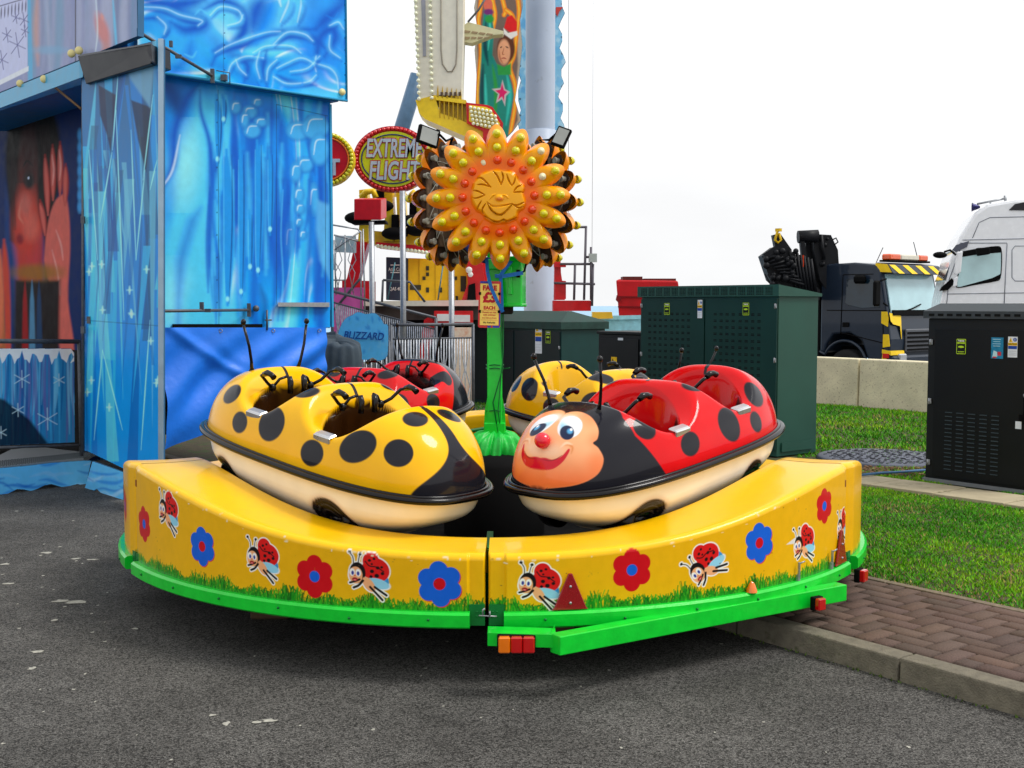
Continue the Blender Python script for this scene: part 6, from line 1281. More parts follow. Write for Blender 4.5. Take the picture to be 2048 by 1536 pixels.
for t, y, k in (('EXTREME', 298, 1.0), ('FLIGHT', 343, .98)):
    for (m_, off, dz) in ((mat('letter_red', C3(196, 60, 60), .5), .022, -.03), (mat('letter_silver', C3(190, 200, 206), .35, metal=.2), .008, -.045)):
        text_mesh('lettering', t, .36, frame4(PY(787, y, Yo + dz), (1, 0, 0), (0, 0, 1)), m_, og, True, .004, .52 if t == 'EXTREME' else .6, off, shear=.15)
ob_ = oval(650, 318, 58, 54, 16.5, mat('ride_yellow', ()), yb_me, M_red, 40, 'red oval sign with a yellow bulb border half hidden by the fun house')
s = MB(); s.tube([PY(650 + 47 * math.cos(a), 318 + 43 * math.sin(a), 16.47) for a in [k * math.pi / 24 for k in range(48)]], .012, 5, closed=True); s.build('inner_line', mat('orange_line', C3(240, 130, 30), .4), ob_, True)
text_mesh('lettering', 'ET', .30, frame4(PY(660, 336, 16.46), (1, 0, 0), (0, 0, 1)), mat('letter_silver', ()), ob_, True, .01, .8, .01)
# seats of the ride
st = thing('gondola', 'yellow and black suspended ride gondola under the yellow oval sign', 'gondola', PY(780, 440, 18))
s = MB(); ppoly(s, [(728, 460), (850, 470), (846, 500), (800, 496), (760, 492), (735, 486)], 18, .9); 
for x in (800, 776, 726): ppoly(s, [(x - 8, 380), (x + 8, 378), (x + 12, 440), (x + 10, 482), (x - 10, 482), (x - 6, 430)], 17.9, .35)
pt(s, [(722, 396, 17.8), (732, 384, 17.8), (746, 382, 17.8), (752, 396, 17.8)], .05, 8); pt(s, [(822, 384, 17.8), (838, 400, 17.8), (842, 430, 17.8)], .06, 8); s.build('seat_shell', M_yride, st, True)
s = MB()
for x, y in ((716, 424), (790, 455), (826, 430), (760, 400), (838, 448)):
    s.ball(PY(x, y + 12, 17.75), .12, 8, (1.7, .8, .8)); ppoly(s, [(x - 7, y - 26), (x + 7, y - 26), (x + 8, y + 14), (x - 8, y + 14)], 17.8, .2)
s.build('cushion', M_blk, st, True)
s = MB(); ppoly(s, [(752, 484), (856, 492), (856, 506), (752, 494)], 17.9, .6); s.build('footrail', M_red, st, True)
for i in range(14): bulb(756 + i * 7.4, 492 + i * 1.0, 17.85, cb_me, st, 1.1)
s = MB(); ppoly(s, [(746, 380), (800, 372), (812, 386), (760, 396)], 18.2, .3); s.build('top_fitting', M_cream, st, True)
# red sign box
rbx = thing('red_box', 'plain red box on brackets at the top of a grey pole', 'box', PY(740, 442, 15.6)); s = MB(); s.hexa([PY(708, 440, 15.6), PY(762, 440, 15.6), PY(773, 436, 16.0), PY(722, 436, 16.0), PY(708, 398, 15.6), PY(762, 398, 15.6), PY(773, 396, 16.0), PY(722, 396, 16.0)]); s.build('box', M_red, rbx, True, bevel=.01)
s = MB(); ppoly(s, [(702, 442), (770, 440), (772, 446), (704, 448)], 15.65, .3); s.build('bracket', M_blk, rbx, True)
# poles
for (x, y0, y1, Y, lab) in ((743, 444, 790, 15.6, 'grey steel pole carrying the red box'), (805, 382, 860, 14.8, 'tall grey steel pole standing below the yellow oval sign'), (903, 540, 850, 15.2, 'grey steel pole just left of the green mast')):
    s = MB(); a = PY(x, y0, Y); b = Vector((a.x, Y, .1)); o = thing('pole', lab, 'pole', b, None, 'grey poles of the ride'); s.tube([b, a], .036 if x != 905 else .042, 10); s.build('tube', M_steel, o, True)
    s = MB(); s.box(b + Vector((0, 0, .02)), (.2, .2, .04)); s.build('foot', M_dsteel, o, True)
# generator
gn = thing('generator', 'yellow generator with dark grey end panel standing on the ride platform', 'generator', PY(850, 602, 18.6))
s = MB(); ppoly(s, [(816, 516), (945, 520), (945, 604), (816, 602)], 18.6, 1.2); s.build('housing', mat('generator_yellow', C3(240, 190, 20), .4, var=.05), gn, True, bevel=.01)
s = MB(); ppoly(s, [(772, 514), (816, 516), (816, 602), (772, 600)], 18.6, 1.15); s.build('end_panel', mat('generator_grey', C3(54, 62, 80), .4), gn, True, bevel=.01)
s = MB()
for (x0, y0, x1, y1) in ((852, 532, 858, 541), (852, 545, 858, 552), (845, 553, 851, 560), (852, 575, 858, 585), (908, 553, 914, 560), (921, 552, 932, 583), (820, 570, 842, 580), (878, 575, 884, 585), (911, 592, 916, 602)): s = MB(); pbox(s, x0, y0, x1, y1, 18.585, .03); s.build('latch' if x1 - x0 < 10 else 'vent', mat('latch_dark', C3(60, 56, 40), .6), gn, True)
s = MB()
for x in (852, 884, 910): pbox(s, x - 14, 520, x - 13.4, 600, 18.59, .02)
s.build('panel_seam', mat('seam_ochre', C3(150, 116, 12), .6), gn, True)
text_mesh('lettering', 'Atlas Copco', .075, frame4(PY(794, 539, 18.57), (1, 0, 0), (0, 0, 1)), M_white, gn, True, .002, .7, .001); text_mesh('lettering', 'QAS 400', .075, frame4(PY(792, 578, 18.57), (1, 0, 0), (0, 0, 1)), M_white, gn, True, .002, .75, .001)
s = MB(); pbox(s, 781, 529, 799, 531, 18.57, .01); pbox(s, 781, 544, 799, 546, 18.57, .01); s.build('label_bar', M_white, gn, True)
# ride base / platform
pl = thing('ride_platform', 'raised steel ride platform with red supports and pale edge behind the railings', 'ride platform', (-1.2, 18, .1))
s = MB(); ppoly(s, [(700, 603), (960, 600), (960, 612), (700, 612)], 17.6, 3.0); s.build('deck', M_cream, pl, True)
s = MB(); ppoly(s, [(690, 612), (965, 612), (965, 640), (690, 640)], 17.8, 2.2); s.build('understructure', mat('grimy_steel', C3(74, 68, 62), .7, var=.4, scale=3), pl, True)
s = MB(); ppoly(s, [(868, 622), (945, 622), (945, 648), (868, 648)], 17.3, .3); s.build('red_box_beam', M_red, pl, True); s = MB(); ppoly(s, [(848, 640), (862, 630), (870, 650), (858, 700), (846, 800), (832, 800), (840, 700)], 17.5, .3); s.build('red_leg', M_red, pl, True); s = MB(); ppoly(s, [(712, 478), (736, 484), (716, 560), (700, 575), (686, 570), (694, 556)], 18.4, .4); ppoly(s, [(684, 560), (744, 562), (744, 606), (684, 606)], 18.2, .5)
s.build('red_leg', M_red, pl, True); s = MB(); ppoly(s, [(930, 515), (962, 512), (970, 566), (962, 604), (922, 604), (936, 566)], 18.3, .4); ppoly(s, [(962, 520), (986, 520), (986, 606), (962, 606)], 18.7, .4); s.build('red_frame', M_red, pl, True)
s = MB(); ppoly(s, [(874, 628), (904, 628), (904, 642), (874, 642)], 17.28, .05); ppoly(s, [(906, 630), (940, 630), (940, 644), (906, 644)], 17.28, .05); ppoly(s, [(910, 655), (945, 655), (945, 668), (910, 668)], 17.28, .05); s.build('white_plate', M_white, pl, True)
s = MB(); ppoly(s, [(730, 640), (870, 636), (940, 650), (940, 800), (730, 800)], 18.3, .6); ppoly(s, [(937, 570), (950, 566), (952, 604), (934, 604)], 18.25, .1); s.build('shade_slab', M_blk, pl, True)  # black slabs put in for the shade behind the railings and red frame
s = MB(); s.ball(PY(938, 540, 18.28), .05, 8, (1, .4, 1)); s.ball(PY(941, 549, 18.28), .04, 8, (1, .4, 1)); s.build('round_sticker', M_white, pl, True)
for q_ in (((790, 525, 17.5), (775, 600, 17.5)), ((886, 530, 17.5), (876, 600, 17.5))): s = MB(); pt(s, q_, .01); s.build('rope', mat('rope_teal', C3(80, 130, 140), .6), pl, True)
s = MB(); pt(s, [(766, 560, 17.2), (820, 564, 17.2), (850, 604, 17.2)], .018); pt(s, [(766, 560, 17.2), (764, 604, 17.2)], .018); pt(s, [(668, 620, 17.2), (718, 560, 17.2), (722, 555, 17.2)], .02); s.build('stay', M_dsteel, pl, True)
# peach and white painted hoarding at the foot
hd_ = thing('hoarding', 'white and peach painted hoarding seen through the railings left of the cabinet', 'hoarding', G0(925, 16.9))
s = MB(); ppoly(s, [(900, 655), (946, 655), (946, 806), (900, 806)], 16.9, .05); s.build('board', mat('peach_board', C3(236, 214, 190), .6, var=.15, scale=2, dirt=(C3(226, 150, 110), 2, .5)), hd_, True)
# blue curtain of a far pale hoarding left of ride
ph = thing('hoarding', 'magenta painted hoarding beside the fun house behind sloping rails', 'hoarding', G0(700, 17.2)); s = MB(); ppoly(s, [(664, 575), (726, 575), (726, 800), (664, 800)], 17.2, .05); s.build('board', mat('magenta_board', C3(206, 90, 160), .6, var=.35, scale=3, dirt=(C3(240, 120, 30), 3, .6)), ph, True)
# stair frame with pale panels
sf = thing('stair_frame', 'light steel stair frame with pale panels at the side of the fun house', 'frame', G0(690, 16.6))
s = MB()
for a, b in (((666, 450), (715, 458)), ((715, 458), (722, 466)), ((668, 470), (716, 482)), ((722, 462), (722, 640)), ((690, 470), (690, 590)), ((666, 560), (690, 560)), ((726, 458), (730, 640)), ((668, 500), (722, 462)), ((668, 480), (672, 590))): pt(s, [(*a, 16.6), (*b, 16.6)], .012, 5)
for x in (676, 704):
    pt(s, [(x - 8, 480, 16.6), (x - 1, 496, 16.6), (x - 8, 520, 16.6), (x + 6, 545, 16.6), (x - 4, 590, 16.6)], .008, 4); pt(s, [(x + 8, 480, 16.6), (x + 1, 496, 16.6), (x + 8, 520, 16.6), (x - 6, 545, 16.6), (x + 4, 590, 16.6)], .008, 4)
s.build('tubes', M_steel, sf, True)
s = MB(); ppoly(s, [(670, 471), (712, 472), (712, 506), (670, 504)], 16.65, .02); ppoly(s, [(667, 508), (672, 508), (672, 540), (667, 540)], 16.65, .02); s.build('pale_panel', mat('pale_panel', C3(196, 216, 220), .4), sf, True)
# right hand stair tower
tw = thing('steel_tower', 'dark steel access frame with red base right of the grey column', 'frame', G0(1150, 20))
s = MB()
for a, b in (((1128, 454), (1174, 454)), ((1172, 452), (1168, 600)), ((1120, 528), (1186, 528)), ((1150, 528), (1148, 600)), ((1186, 528), (1184, 612)), ((1108, 566), (1190, 568)), ((1182, 494), (1182, 600)), ((1172, 514), (1184, 514)), ((1128, 454), (1128, 480))): pt(s, [(*a, 20), (*b, 20)], .022, 5)
s.build('tubes', mat('tower_steel', C3(96, 92, 100), .5, metal=.3), tw, True)
s = MB(); ppoly(s, [(1110, 478), (1120, 478), (1122, 545), (1130, 600), (1108, 600)], 20.3, .3); ppoly(s, [(1108, 525), (1132, 526), (1132, 534), (1108, 534)], 20.2, .2); ppoly(s, [(1110, 560), (1132, 562), (1132, 598), (1110, 598)], 20.1, .1); ppoly(s, [(1106, 601), (1182, 601), (1182, 622), (1106, 622)], 20, .5); s.build('red_frame', M_red, tw, True)
s = MB(); pbox(s, 1178, 507, 1194, 524, 19.95, .12); s.build('junction_box', mat('box_grey', C3(176, 184, 180), .5), tw, True)
s = MB(); pt(s, [(1137, -60, 19.9), (1137, 425, 19.9)], .005, 4); s.ball(PY(1137, 436, 19.9), .06, 8, (.8, .8, 1.4)); s.build('hook_line', M_dsteel, tw, True)
for x, y1, l in ((1184, 500, 'thin pale steel cable hanging straight down right of the grey column'),):
    s = MB(); pt(s, [(x + 3, -60, 20), (x, y1, 20)], .004, 4); tag(s.build('cable', M_steel), l, 'cable')
# railings
def railing(name, lab, A, B, zA, zB, h, n, Y0=None, zig=True, posts=2):
    o = thing(name, lab, 'railing', (A.x, A.y, zA)); s = MB()
    a, b = Vector((A.x, A.y, zA)), Vector((B.x, B.y, zB)); s.tube([a + Vector((0, 0, h)), b + Vector((0, 0, h))], .02, 6); s.tube([a + Vector((0, 0, h * .86)), b + Vector((0, 0, h * .86))], .012, 6); s.tube([a + Vector((0, 0, .1)), b + Vector((0, 0, .1))], .014, 6)
    for k in range(posts): q = a.lerp(b, k / (posts - 1)); s.tube([q, q + Vector((0, 0, h))], .022, 6)
    s.build('frame', M_dsteel, o, True); s = MB()
    for k in range(1, n):
        q = a.lerp(b, k / n); d = (b - a) / n; H_ = h * .86
        if zig:
            sg = 1 if k % 2 else -1; e = d * .42 * sg; s.tube([q + Vector((0, 0, H_)), q + Vector((0, 0, H_ * .78)) + e * 0, q + Vector((0, 0, H_ * .62)) + e, q + Vector((0, 0, H_ * .42)) - e, q + Vector((0, 0, H_ * .25)) + e * .5, q + Vector((0, 0, .1))], .010, 4)
        s.tube([q + d * .5 + Vector((0, 0, H_)), q + d * .5 + Vector((0, 0, .1))], .010, 4)
    s.build('bars', mat('railing_steel', C3(188, 192, 198), .45, metal=.3, var=.3, scale=20), o, True); return o
zr = PY(870, 650, 14.6).z
railing('railing', 'steel railing with zigzag bars between the cloud sign and the green cabinet', PY(782, 650, 14.6), PY(946, 650, 15.2), .1, .1, zr - .1, 15)
railing('railing', 'long steel railing sloping down along the ride steps beside the fun house', PY(664, 600, 15.9), PY(872, 640, 15.4), PY(664, 582, 15.9).z - 1.05, PY(872, 636, 15.4).z - 1.05, 1.05, 26)
railing('railing', 'low steel railing in front of the blue cloud sign', PY(655, 700, 14.0), PY(778, 700, 14.2), .1, .1, PY(700, 684, 14.0).z - .1, 12, zig=False)
# cloud sign
cs = thing('cloud_sign', 'blue cloud shaped sign with painted lettering fixed on the railing', 'sign', PY(727, 684, 13.9))
cl_ = [(676, 688), (676, 668), (682, 650), (692, 636), (704, 630), (716, 624), (732, 628), (748, 626), (760, 634), (768, 648), (776, 652), (776, 700), (772, 716), (756, 722), (736, 720), (716, 718), (700, 708), (688, 700)]
def paint_cloud(p):
    p.c[...] = C3(96, 196, 252); r_ = random.Random(4)
    for i in range(60): x, y = r_.uniform(676, 776), r_.uniform(625, 722); p.line([(x, y), (x + r_.uniform(-6, 6), y + r_.uniform(5, 14))], r_.uniform(3, 7), r_.choice((C3(120, 200, 246), C3(30, 130, 220), C3(90, 190, 240))), soft=3, al=.6)
cut('board', [tuple(q) for q in curve(cl_ + [cl_[0]], 3)], PY(727, 684, 13.9), Vector((0, -1, 0)), 160, 150, paint_cloud, M_vpaint, cs, .02)
text_mesh('lettering', 'BLIZZARD', .12, frame4(PY(727, 672, 13.88), (1, 0, -.05), (.05, 0, 1)), mat('cloud_letter', C3(20, 80, 160), .5), cs, True, .003, .85, .002, shear=.2)
# grey covered object
V = np.zeros((90, 40, 3)); c_ = PY(672, 740, 12.6)
for i in range(90):
    a = 2 * math.pi * i / 89
    for j in range(40):
        v = j / 39; r = .265 * min(1, (v * 2.4)) ** .5 * (1 + .05 * math.sin(a * 3 + 4 * v) + .03 * math.sin(a * 7 - 5 * v) + .02 * math.sin(a * 17 + 9 * v)); sq = 1 / max(abs(math.cos(a)), abs(math.sin(a))) ** .5
        V[i, j] = (c_.x + r * sq * math.cos(a), c_.y + r * sq * math.sin(a) * .8, 1.24 - .07 * min(1, v * 2.4) ** 2 - 1.05 * max(0, v - .35) / .65 + .06 * math.cos(a - 2.4) * (1 - v) + .012 * math.sin(a * 9 + v * 13))
tag(grid('covered_post', V, None, mat('grey_cover', C3(62, 74, 84), .75, var=.12, bump=.6, bscale=9)), 'grey fabric cover draped over a post beside the blue tarpaulin', 'cover')
# far hoarding, yellow crate, red tarpaulin load
s = MB(); ppoly(s, [(1120, 642), (1290, 638), (1290, 760), (1120, 760)], 24, .1); ppoly(s, [(1120, 634), (1290, 630), (1290, 638), (1120, 642)], 23.95, .2); tag(s.build('hoarding', mat('pale_blue_board', C3(150, 210, 226), .6, var=.15)), 'pale blue low hoarding between the hip roofed and large cabinets', 'hoarding')
s = MB(); ppoly(s, [(1186, 624), (1224, 624), (1226, 637), (1186, 638)], 23.5, .4); tag(s.build('crate', mat('crate_yellow', C3(226, 180, 50), .6)), 'small yellow crate on top of the pale blue hoarding', 'crate')
rt = thing('covered_load', 'boxy load wrapped in a red tarpaulin above the large green cabinet', 'load', G0(1290, 24.5))
s = MB(); s.hexa([PY(1238, 634, 24), PY(1365, 634, 24), PY(1365, 634, 25.2), PY(1240, 634, 25.2), PY(1232, 560, 24), PY(1356, 562, 24), PY(1352, 560, 25.2), PY(1236, 558, 25.2)]); s.build('cover', mat('red_tarpaulin', C3(186, 14, 24), .6, var=.25, scale=2, bump=.8, bscale=5), rt, True, bevel=.03)
s = MB(); 
for y in (592, 612): ppoly(s, [(1236, y), (1360, y + 2), (1360, y + 5), (1236, y + 3)], 23.97, .03)
ppoly(s, [(1234, 590), (1244, 596), (1238, 606), (1232, 600)], 23.9, .08); s.build('strap', mat('dark_red', C3(120, 8, 16), .7), rt, True)
s = MB(); pbox(s, 1246, 553, 1285, 562, 24.1, .5); s.build('load_top', mat('brown_red', C3(96, 40, 34), .7), rt, True); s = MB(); pbox(s, 1288, 557, 1352, 563, 24.3, .5); s.build('load_top', mat('brown_red', ()), rt, True); s = MB(); pbox(s, 1236, 632, 1366, 700, 24.1, 1.0); s.build('trailer_bed', mat('brown_red', ()), rt, True)
# ================================================================ TRUCKS
def truck_frame(corner, hd):      # local +X forward, +Y towards the far side, Z up
    x = Vector((hd[0], hd[1], 0)).normalized(); y = Vector((-x.y, x.x, 0)); return x, y
def vprism(s, pts, y0, y1, tap=None):      # side profile (x,z) from y0 to y1
    s.prism([(x, y0, z) for x, z in pts], (0, y1 - y0, 0))
M_cab = mat('cab_slate', C3(30, 42, 58), .3, coat=.3, var=.06, spec=.25)
M_win = mat('cab_glass', C3(190, 226, 230), .08, var=.3, scale=1.2, coat=.8)
M_winD = mat('cab_glass_dark', C3(24, 44, 58), .08, var=.5, scale=2, coat=.5)
Yt = 30.0; al = R(50); x_ = Vector((math.cos(al), -math.sin(al), 0)); y_ = Vector((math.sin(al), math.cos(al), 0)); y_ = Vector((x_.y * -1, x_.x, 0))
C0 = PY(1775, 600, Yt); C0.z = -.63; Rt = Matrix((x_, y_, Vector((0, 0, 1)))).transposed()
tk = thing('crane_truck', 'dark slate lorry with yellow striped roof bar, amber beacons and a folded black crane', 'truck', C0, Rt)
# local: x=0 front plane, cab spans -1.9..0, y 0..2.5
Lc, Wt = 2.0, 2.5
def zpy(py, Y=Yt): return PY(1700, py, Y).z + .26
prof = [(-Lc, .95), (-1.85, .95), (-1.8, 1.15), (-1.6, 1.38), (-1.1, 1.42), (-.72, 1.25), (-.5, .7), (-.5, .55), (.06, .55), (.10, 1.3), (.02, 1.75), (-.22, 2.72), (-.34, 2.86), (-1.0, 2.93), (-Lc + .06, 2.90), (-Lc, 2.8)]
s = MB(); vprism(s, prof, 0, Wt); s.build('cab', M_cab, tk, bevel=.05)
# door line, side window, handle
s = MB()
for a, b in (((-1.32, 2.62), (-1.36, 1.38)), ((-1.32, 2.62), (-.42, 2.62)), ((-1.8, 1.86), (-.02, 1.86)), ((-.12, 1.86), (-.08, .7)), ((-1.36, 1.42), (-.1, 1.22))): s.tube([(a[0], -.004, a[1]), (b[0], -.004, b[1])], .012, 4)
s.build('door_seam', M_blk, tk)
s = MB(); vprism(s, [(-1.24, 2.0), (-1.2, 2.5), (-.42, 2.5), (-.2, 1.92), (-.75, 1.9), (-1.15, 1.96)], -.012, .01); s.build('side_window', M_winD, tk, bevel=.02)
s = MB(); s.box((-1.2, -.02, 1.58), (.2, .03, .09), None, .01); s.build('door_handle', M_blk, tk)
s = MB(); ws = [(.03, 1.78), (-.19, 2.6)]
s.add([(.035 + .012, .12, 1.80), (.035 + .012, Wt - .12, 1.80), (-.18 + .012, Wt - .16, 2.62), (-.18 + .012, .16, 2.62)], [(0, 1, 2, 3)]); s.add([(.047, .12, 1.8), (.02, .12, 1.8), (-.2, .16, 2.62), (-.168, .16, 2.62)], [(0, 1, 2, 3)]); s.build('windscreen', mat('windscreen_glass', C3(176, 214, 222), .06, var=.15, scale=1, coat=1), tk)
s = MB(); s.tube([(.07, .5, 1.82), (.05, 1.1, 1.9), (.03, 1.5, 1.98)], .015, 5); s.tube([(.07, 1.2, 1.8), (.05, 1.8, 1.86), (.03, 2.2, 1.9)], .015, 5); s.box((.06, Wt / 2, 1.82), (.05, Wt - .3, .1)); s.build('wiper', M_blk, tk)
# visor with yellow chevrons, beacon bar
s = MB(); s.hexa([(-.36, .02, 2.66), (.12, .06, 2.62), (.12, Wt - .06, 2.62), (-.36, Wt - .02, 2.66), (-.36, .02, 2.92), (-.02, .06, 2.86), (-.02, Wt - .06, 2.86), (-.36, Wt - .02, 2.92)]); vz = s.build('visor', M_cab, tk, bevel=.03)
M_cy = mat('chevron_yellow', C3(246, 206, 20), .4)
s = MB(); 
for k in range(4):
    y = .3 + k * .6; s.add([(.128, y, 2.63), (.128, y + .26, 2.63), (-.012, y + .02, 2.85), (-.012, y - .24 + .0, 2.85)], [(0, 1, 2, 3)])
s.add([(-.372, .01, 2.68), (.1, .012, 2.65), (-.03, .012, 2.86), (-.372, .01, 2.9)], [(0, 1, 2, 3)]); s.build('chevron', M_cy, vz, fix=False)
s = MB(); s.box((-.3, Wt / 2, 2.96), (.3, 1.9, .05)); s.build('beacon_base', M_blk, tk)
for k, (y0, y1, m_) in enumerate(((.35, .85, mat('beacon_orange', C3(240, 90, 14), .15, coat=1)), (.86, 1.72, mat('beacon_clear', C3(216, 210, 190), .15, coat=1)), (1.73, 2.15, mat('beacon_orange', ())))): s = MB(); s.box((-.3, (y0 + y1) / 2, 3.06), (.26, y1 - y0, .15), None, .03); s.build('beacon', m_, tk)
# mirrors
s = MB(); s.box((-.12, -.3, 2.2), (.1, .26, .52), None, .04); s.tube([(.0, 0, 1.95), (.02, -.2, 2.0)], .02, 6); s.tube([(-.05, 0, 2.5), (-.05, -.25, 2.45)], .02, 6); s.build('mirror', M_blk, tk)
s = MB(); s.box((-.75, -.1, 2.5), (.34, .14, .2), None, .05); s.build('mirror', M_blk, tk)
# front: yellow L trim, grille, bumper, lamps
s = MB(); vprism(s, [(-.16, 1.84), (.0, 1.84), (.05, 1.7), (.03, 1.55), (-.16, 1.62)], -.013, .0); s.add([(.105, .0, 1.66), (.06, .0, 1.82), (.05, .55, 1.76), (.09, .55, 1.3), (.115, .48, 1.3), (.11, .42, 1.56), (.112, .1, 1.6)], [tuple(range(7))]); vprism(s, [(-.1, 1.4), (.06, 1.4), (.1, 1.15), (-.1, 1.12)], -.014, .0); vprism(s, [(-.14, .62), (-.1, 1.02), (.1, .72), (.1, .6)], -.014, 0); s.hexa([(-.12, -.014, .98), (.14, -.014, .94), (.14, .6, .94), (-.12, .6, .98), (-.12, -.014, 1.08), (.13, -.014, 1.04), (.13, .6, 1.04), (-.12, .6, 1.08)]); s.build('yellow_trim', M_cy, tk, fix=False)
s = MB(); s.box((.12, Wt / 2 + .15, 1.25), (.06, 1.5, .5), None, .02); g_ = s.build('grille', M_dsteel, tk); s = MB()
for k in range(5): s.box((.155, Wt / 2 + .15, 1.06 + k * .09), (.03, 1.4, .045))
s.build('grille_slats', M_blk, g_)
s = MB(); s.box((.1, Wt / 2, .72), (.22, Wt + .02, .4), None, .05); s.build('bumper', M_cab, tk)
s = MB(); s.box((.18, .42, .82), (.1, .34, .3), None, .03); s.build('headlight', mat('headlamp', C3(210, 214, 220), .1, metal=.6), tk); s = MB(); s.box((.0, -.02, .92), (.18, .03, .12), None, .01); s.build('side_lamp', M_red, tk)
for xw in (-1.22, -5.2):
    s = MB(); s.lathe([(.001, -.01), (.2, -.02), (.28, .02), (.3, -.01), (.5, -.02), (.53, .03), (.53, .3), (.001, .3)], (xw, .04, .52), 32, Matrix.Rotation(-math.pi / 2, 3, 'X')); s.build('wheel', mat('tyre', C3(34, 34, 36), .85), tk)
s = MB(); pts = [(-Lc + .02, -.02, .98)] + [(-1.22 + .66 * math.cos(a), -.02, .62 + .66 * math.sin(a)) for a in [math.pi * .86 - k * math.pi * .8 / 12 for k in range(13)]]; s.tube(pts, .04, 6); s.build('wheel_arch', M_cab, tk)
s = MB(); s.box((-3.9, Wt / 2, .95), (5.5, 1.0, .3)); s.box((-2.35, Wt / 2, 1.6), (.6, Wt - .1, 1.5)); s.box((-3.2, .2, .8), (.9, .4, .5)); s.box((-4.6, Wt / 2, 1.2), (4.0, Wt, .16)); s.build('chassis', M_blk, tk)
# crane
M_cr = mat('crane_black', C3(16, 18, 23), .5, var=.3, scale=4, spec=.2); kx = lambda px, py, Y=31.6: Rt.inverted() @ (PY(px, py, Y) - C0)
def kpoly(s, pts, Y, d): s.prism([kx(a, b, Y) for a, b in pts], Rt.inverted() @ Vector((0, d, 0)))
s = MB(); kpoly(s, [(1628, 468), (1662, 470), (1676, 500), (1680, 560), (1660, 590), (1640, 560), (1628, 500)], 31.4, .35); kpoly(s, [(1606, 560), (1612, 480), (1626, 478), (1642, 560), (1642, 600), (1606, 600)], 31.7, .4); s.tube([kx(1596, 474, 31.3), kx(1636, 472, 31.3)], .17, 10); s.build('crane_column', M_cr, tk)
s = MB(); kpoly(s, [(1600, 478), (1608, 476), (1628, 600), (1612, 600)], 31.2, .15); s.tube([kx(1648, 520, 31.3), kx(1642, 470, 31.3)], .05, 8)
for x, y, r in ((1650, 490, .06), (1645, 528, .07), (1632, 480, .06), (1655, 478, .04)): s.ball(kx(x, y, 31.35), r, 8)
s.tube([kx(1664, 480, 31.4), kx(1672, 476, 31.4), kx(1676, 484, 31.4), kx(1668, 490, 31.4)], .02, 6); s.build('crane_cylinder', M_cr, tk)
s = MB(); kpoly(s, [(1524, 512), (1548, 494), (1578, 500), (1600, 540), (1640, 580), (1640, 600), (1574, 592), (1540, 560)], 31.0, .5); kpoly(s, [(1546, 470), (1560, 466), (1584, 500), (1572, 512), (1552, 500)], 31.1, .25); kpoly(s, [(1526, 508), (1550, 492), (1560, 496), (1534, 520)], 30.8, .15)
for k in range(9): s.tube([kx(1530 + k * 6, 520 + k * 5, 30.8), kx(1560 + k * 6, 506 + k * 8, 30.8)], .035, 6)
for k in range(7): s.tube([kx(1580 + k * 7, 500 + 3 * k, 30.9), kx(1596 + k * 6, 590, 30.9)], .04, 6)
s.tube([kx(1536, 548, 30.9), kx(1560, 586, 30.9), kx(1568, 592, 30.9)], .03, 6); s.tube([kx(1530, 548, 30.9), kx(1552, 588, 30.9)], .02, 5)
for k in range(24): s.ball(kx(1540 + rnd.uniform(-8, 60), 500 + rnd.uniform(0, 70), 30.8), rnd.uniform(.04, .1), 6)
s.build('crane_boom', M_cr, tk)
s = MB(); s.tube([kx(1556, 458, 31), kx(1553, 470, 31), kx(1550, 480, 31), kx(1556, 486, 31), kx(1562, 480, 31), kx(1558, 466, 31)], .035, 6); s.box(kx(1557, 460, 31), (.14, .1, .08)); s.build('crane_hook', mat('hook_yellow', C3(220, 180, 20), .4), tk)
s = MB(); s.box(kx(1604, 522, 30.9), (.1, .02, .3)); s.build('crane_decal', mat('decal_orange', C3(200, 60, 20), .5), tk)
for a, b in (((1752, 526), (1766, 495)), ((1834, 512), (1827, 484))): s = MB(); s.tube([kx(*a, 30.5), kx(*b, 30.5)], .01, 5); s.build('aerial', M_blk, tk)

for o in list(tk.children) + [g for c in tk.children for g in c.children]:
    if o.name.startswith(('crane', 'wheel', 'aerial')): continue
    me = o.data
    for v in me.vertices:
        t_ = min(1, max(0, (v.co.z - .95) / 1.7)); v.co.z += .37 * t_ * t_ * (3 - 2 * t_)
# white tractor unit
x_ = Vector((-.96, .27, 0)).normalized(); y_ = Vector((-x_.y, x_.x, 0)); 
if y_.y < 0: y_ = -y_
Rw = Matrix((x_, y_, x_.cross(y_))).transposed(); 
Yw = 22.0; W0 = PY(1880, 610, Yw); W0.z = -.63
wt = thing('white_lorry', 'tall white lorry cab with roof bar and long mirrors above the black cabinet', 'truck', W0, (0, 0, 0))
def wp(px, py, off=0.0):      # pixel on the cab side plane
    return PP(px, py, W0 - y_ * off, y_) - W0
M_wc = mat('cab_white', C3(244, 246, 250), .25, coat=.6, var=.03)
s = MB(); side = [(1878, 760), (1876, 640), (1882, 600), (1893, 552), (1900, 520), (1921, 470), (1935, 448), (1950, 425), (1975, 408), (2030, 398), (2200, 392), (2200, 760)]
s.prism([wp(*q) for q in side], y_ * 2.45); s.build('cab', M_wc, wt, bevel=.06)
s = MB(); s.prism([wp(x, y, .012) for x, y in ((1926, 503), (1992, 493), (2002, 498), (2002, 556), (1992, 562), (1916, 575), (1914, 566))], y_ * .02); s.build('side_window', M_win, wt)
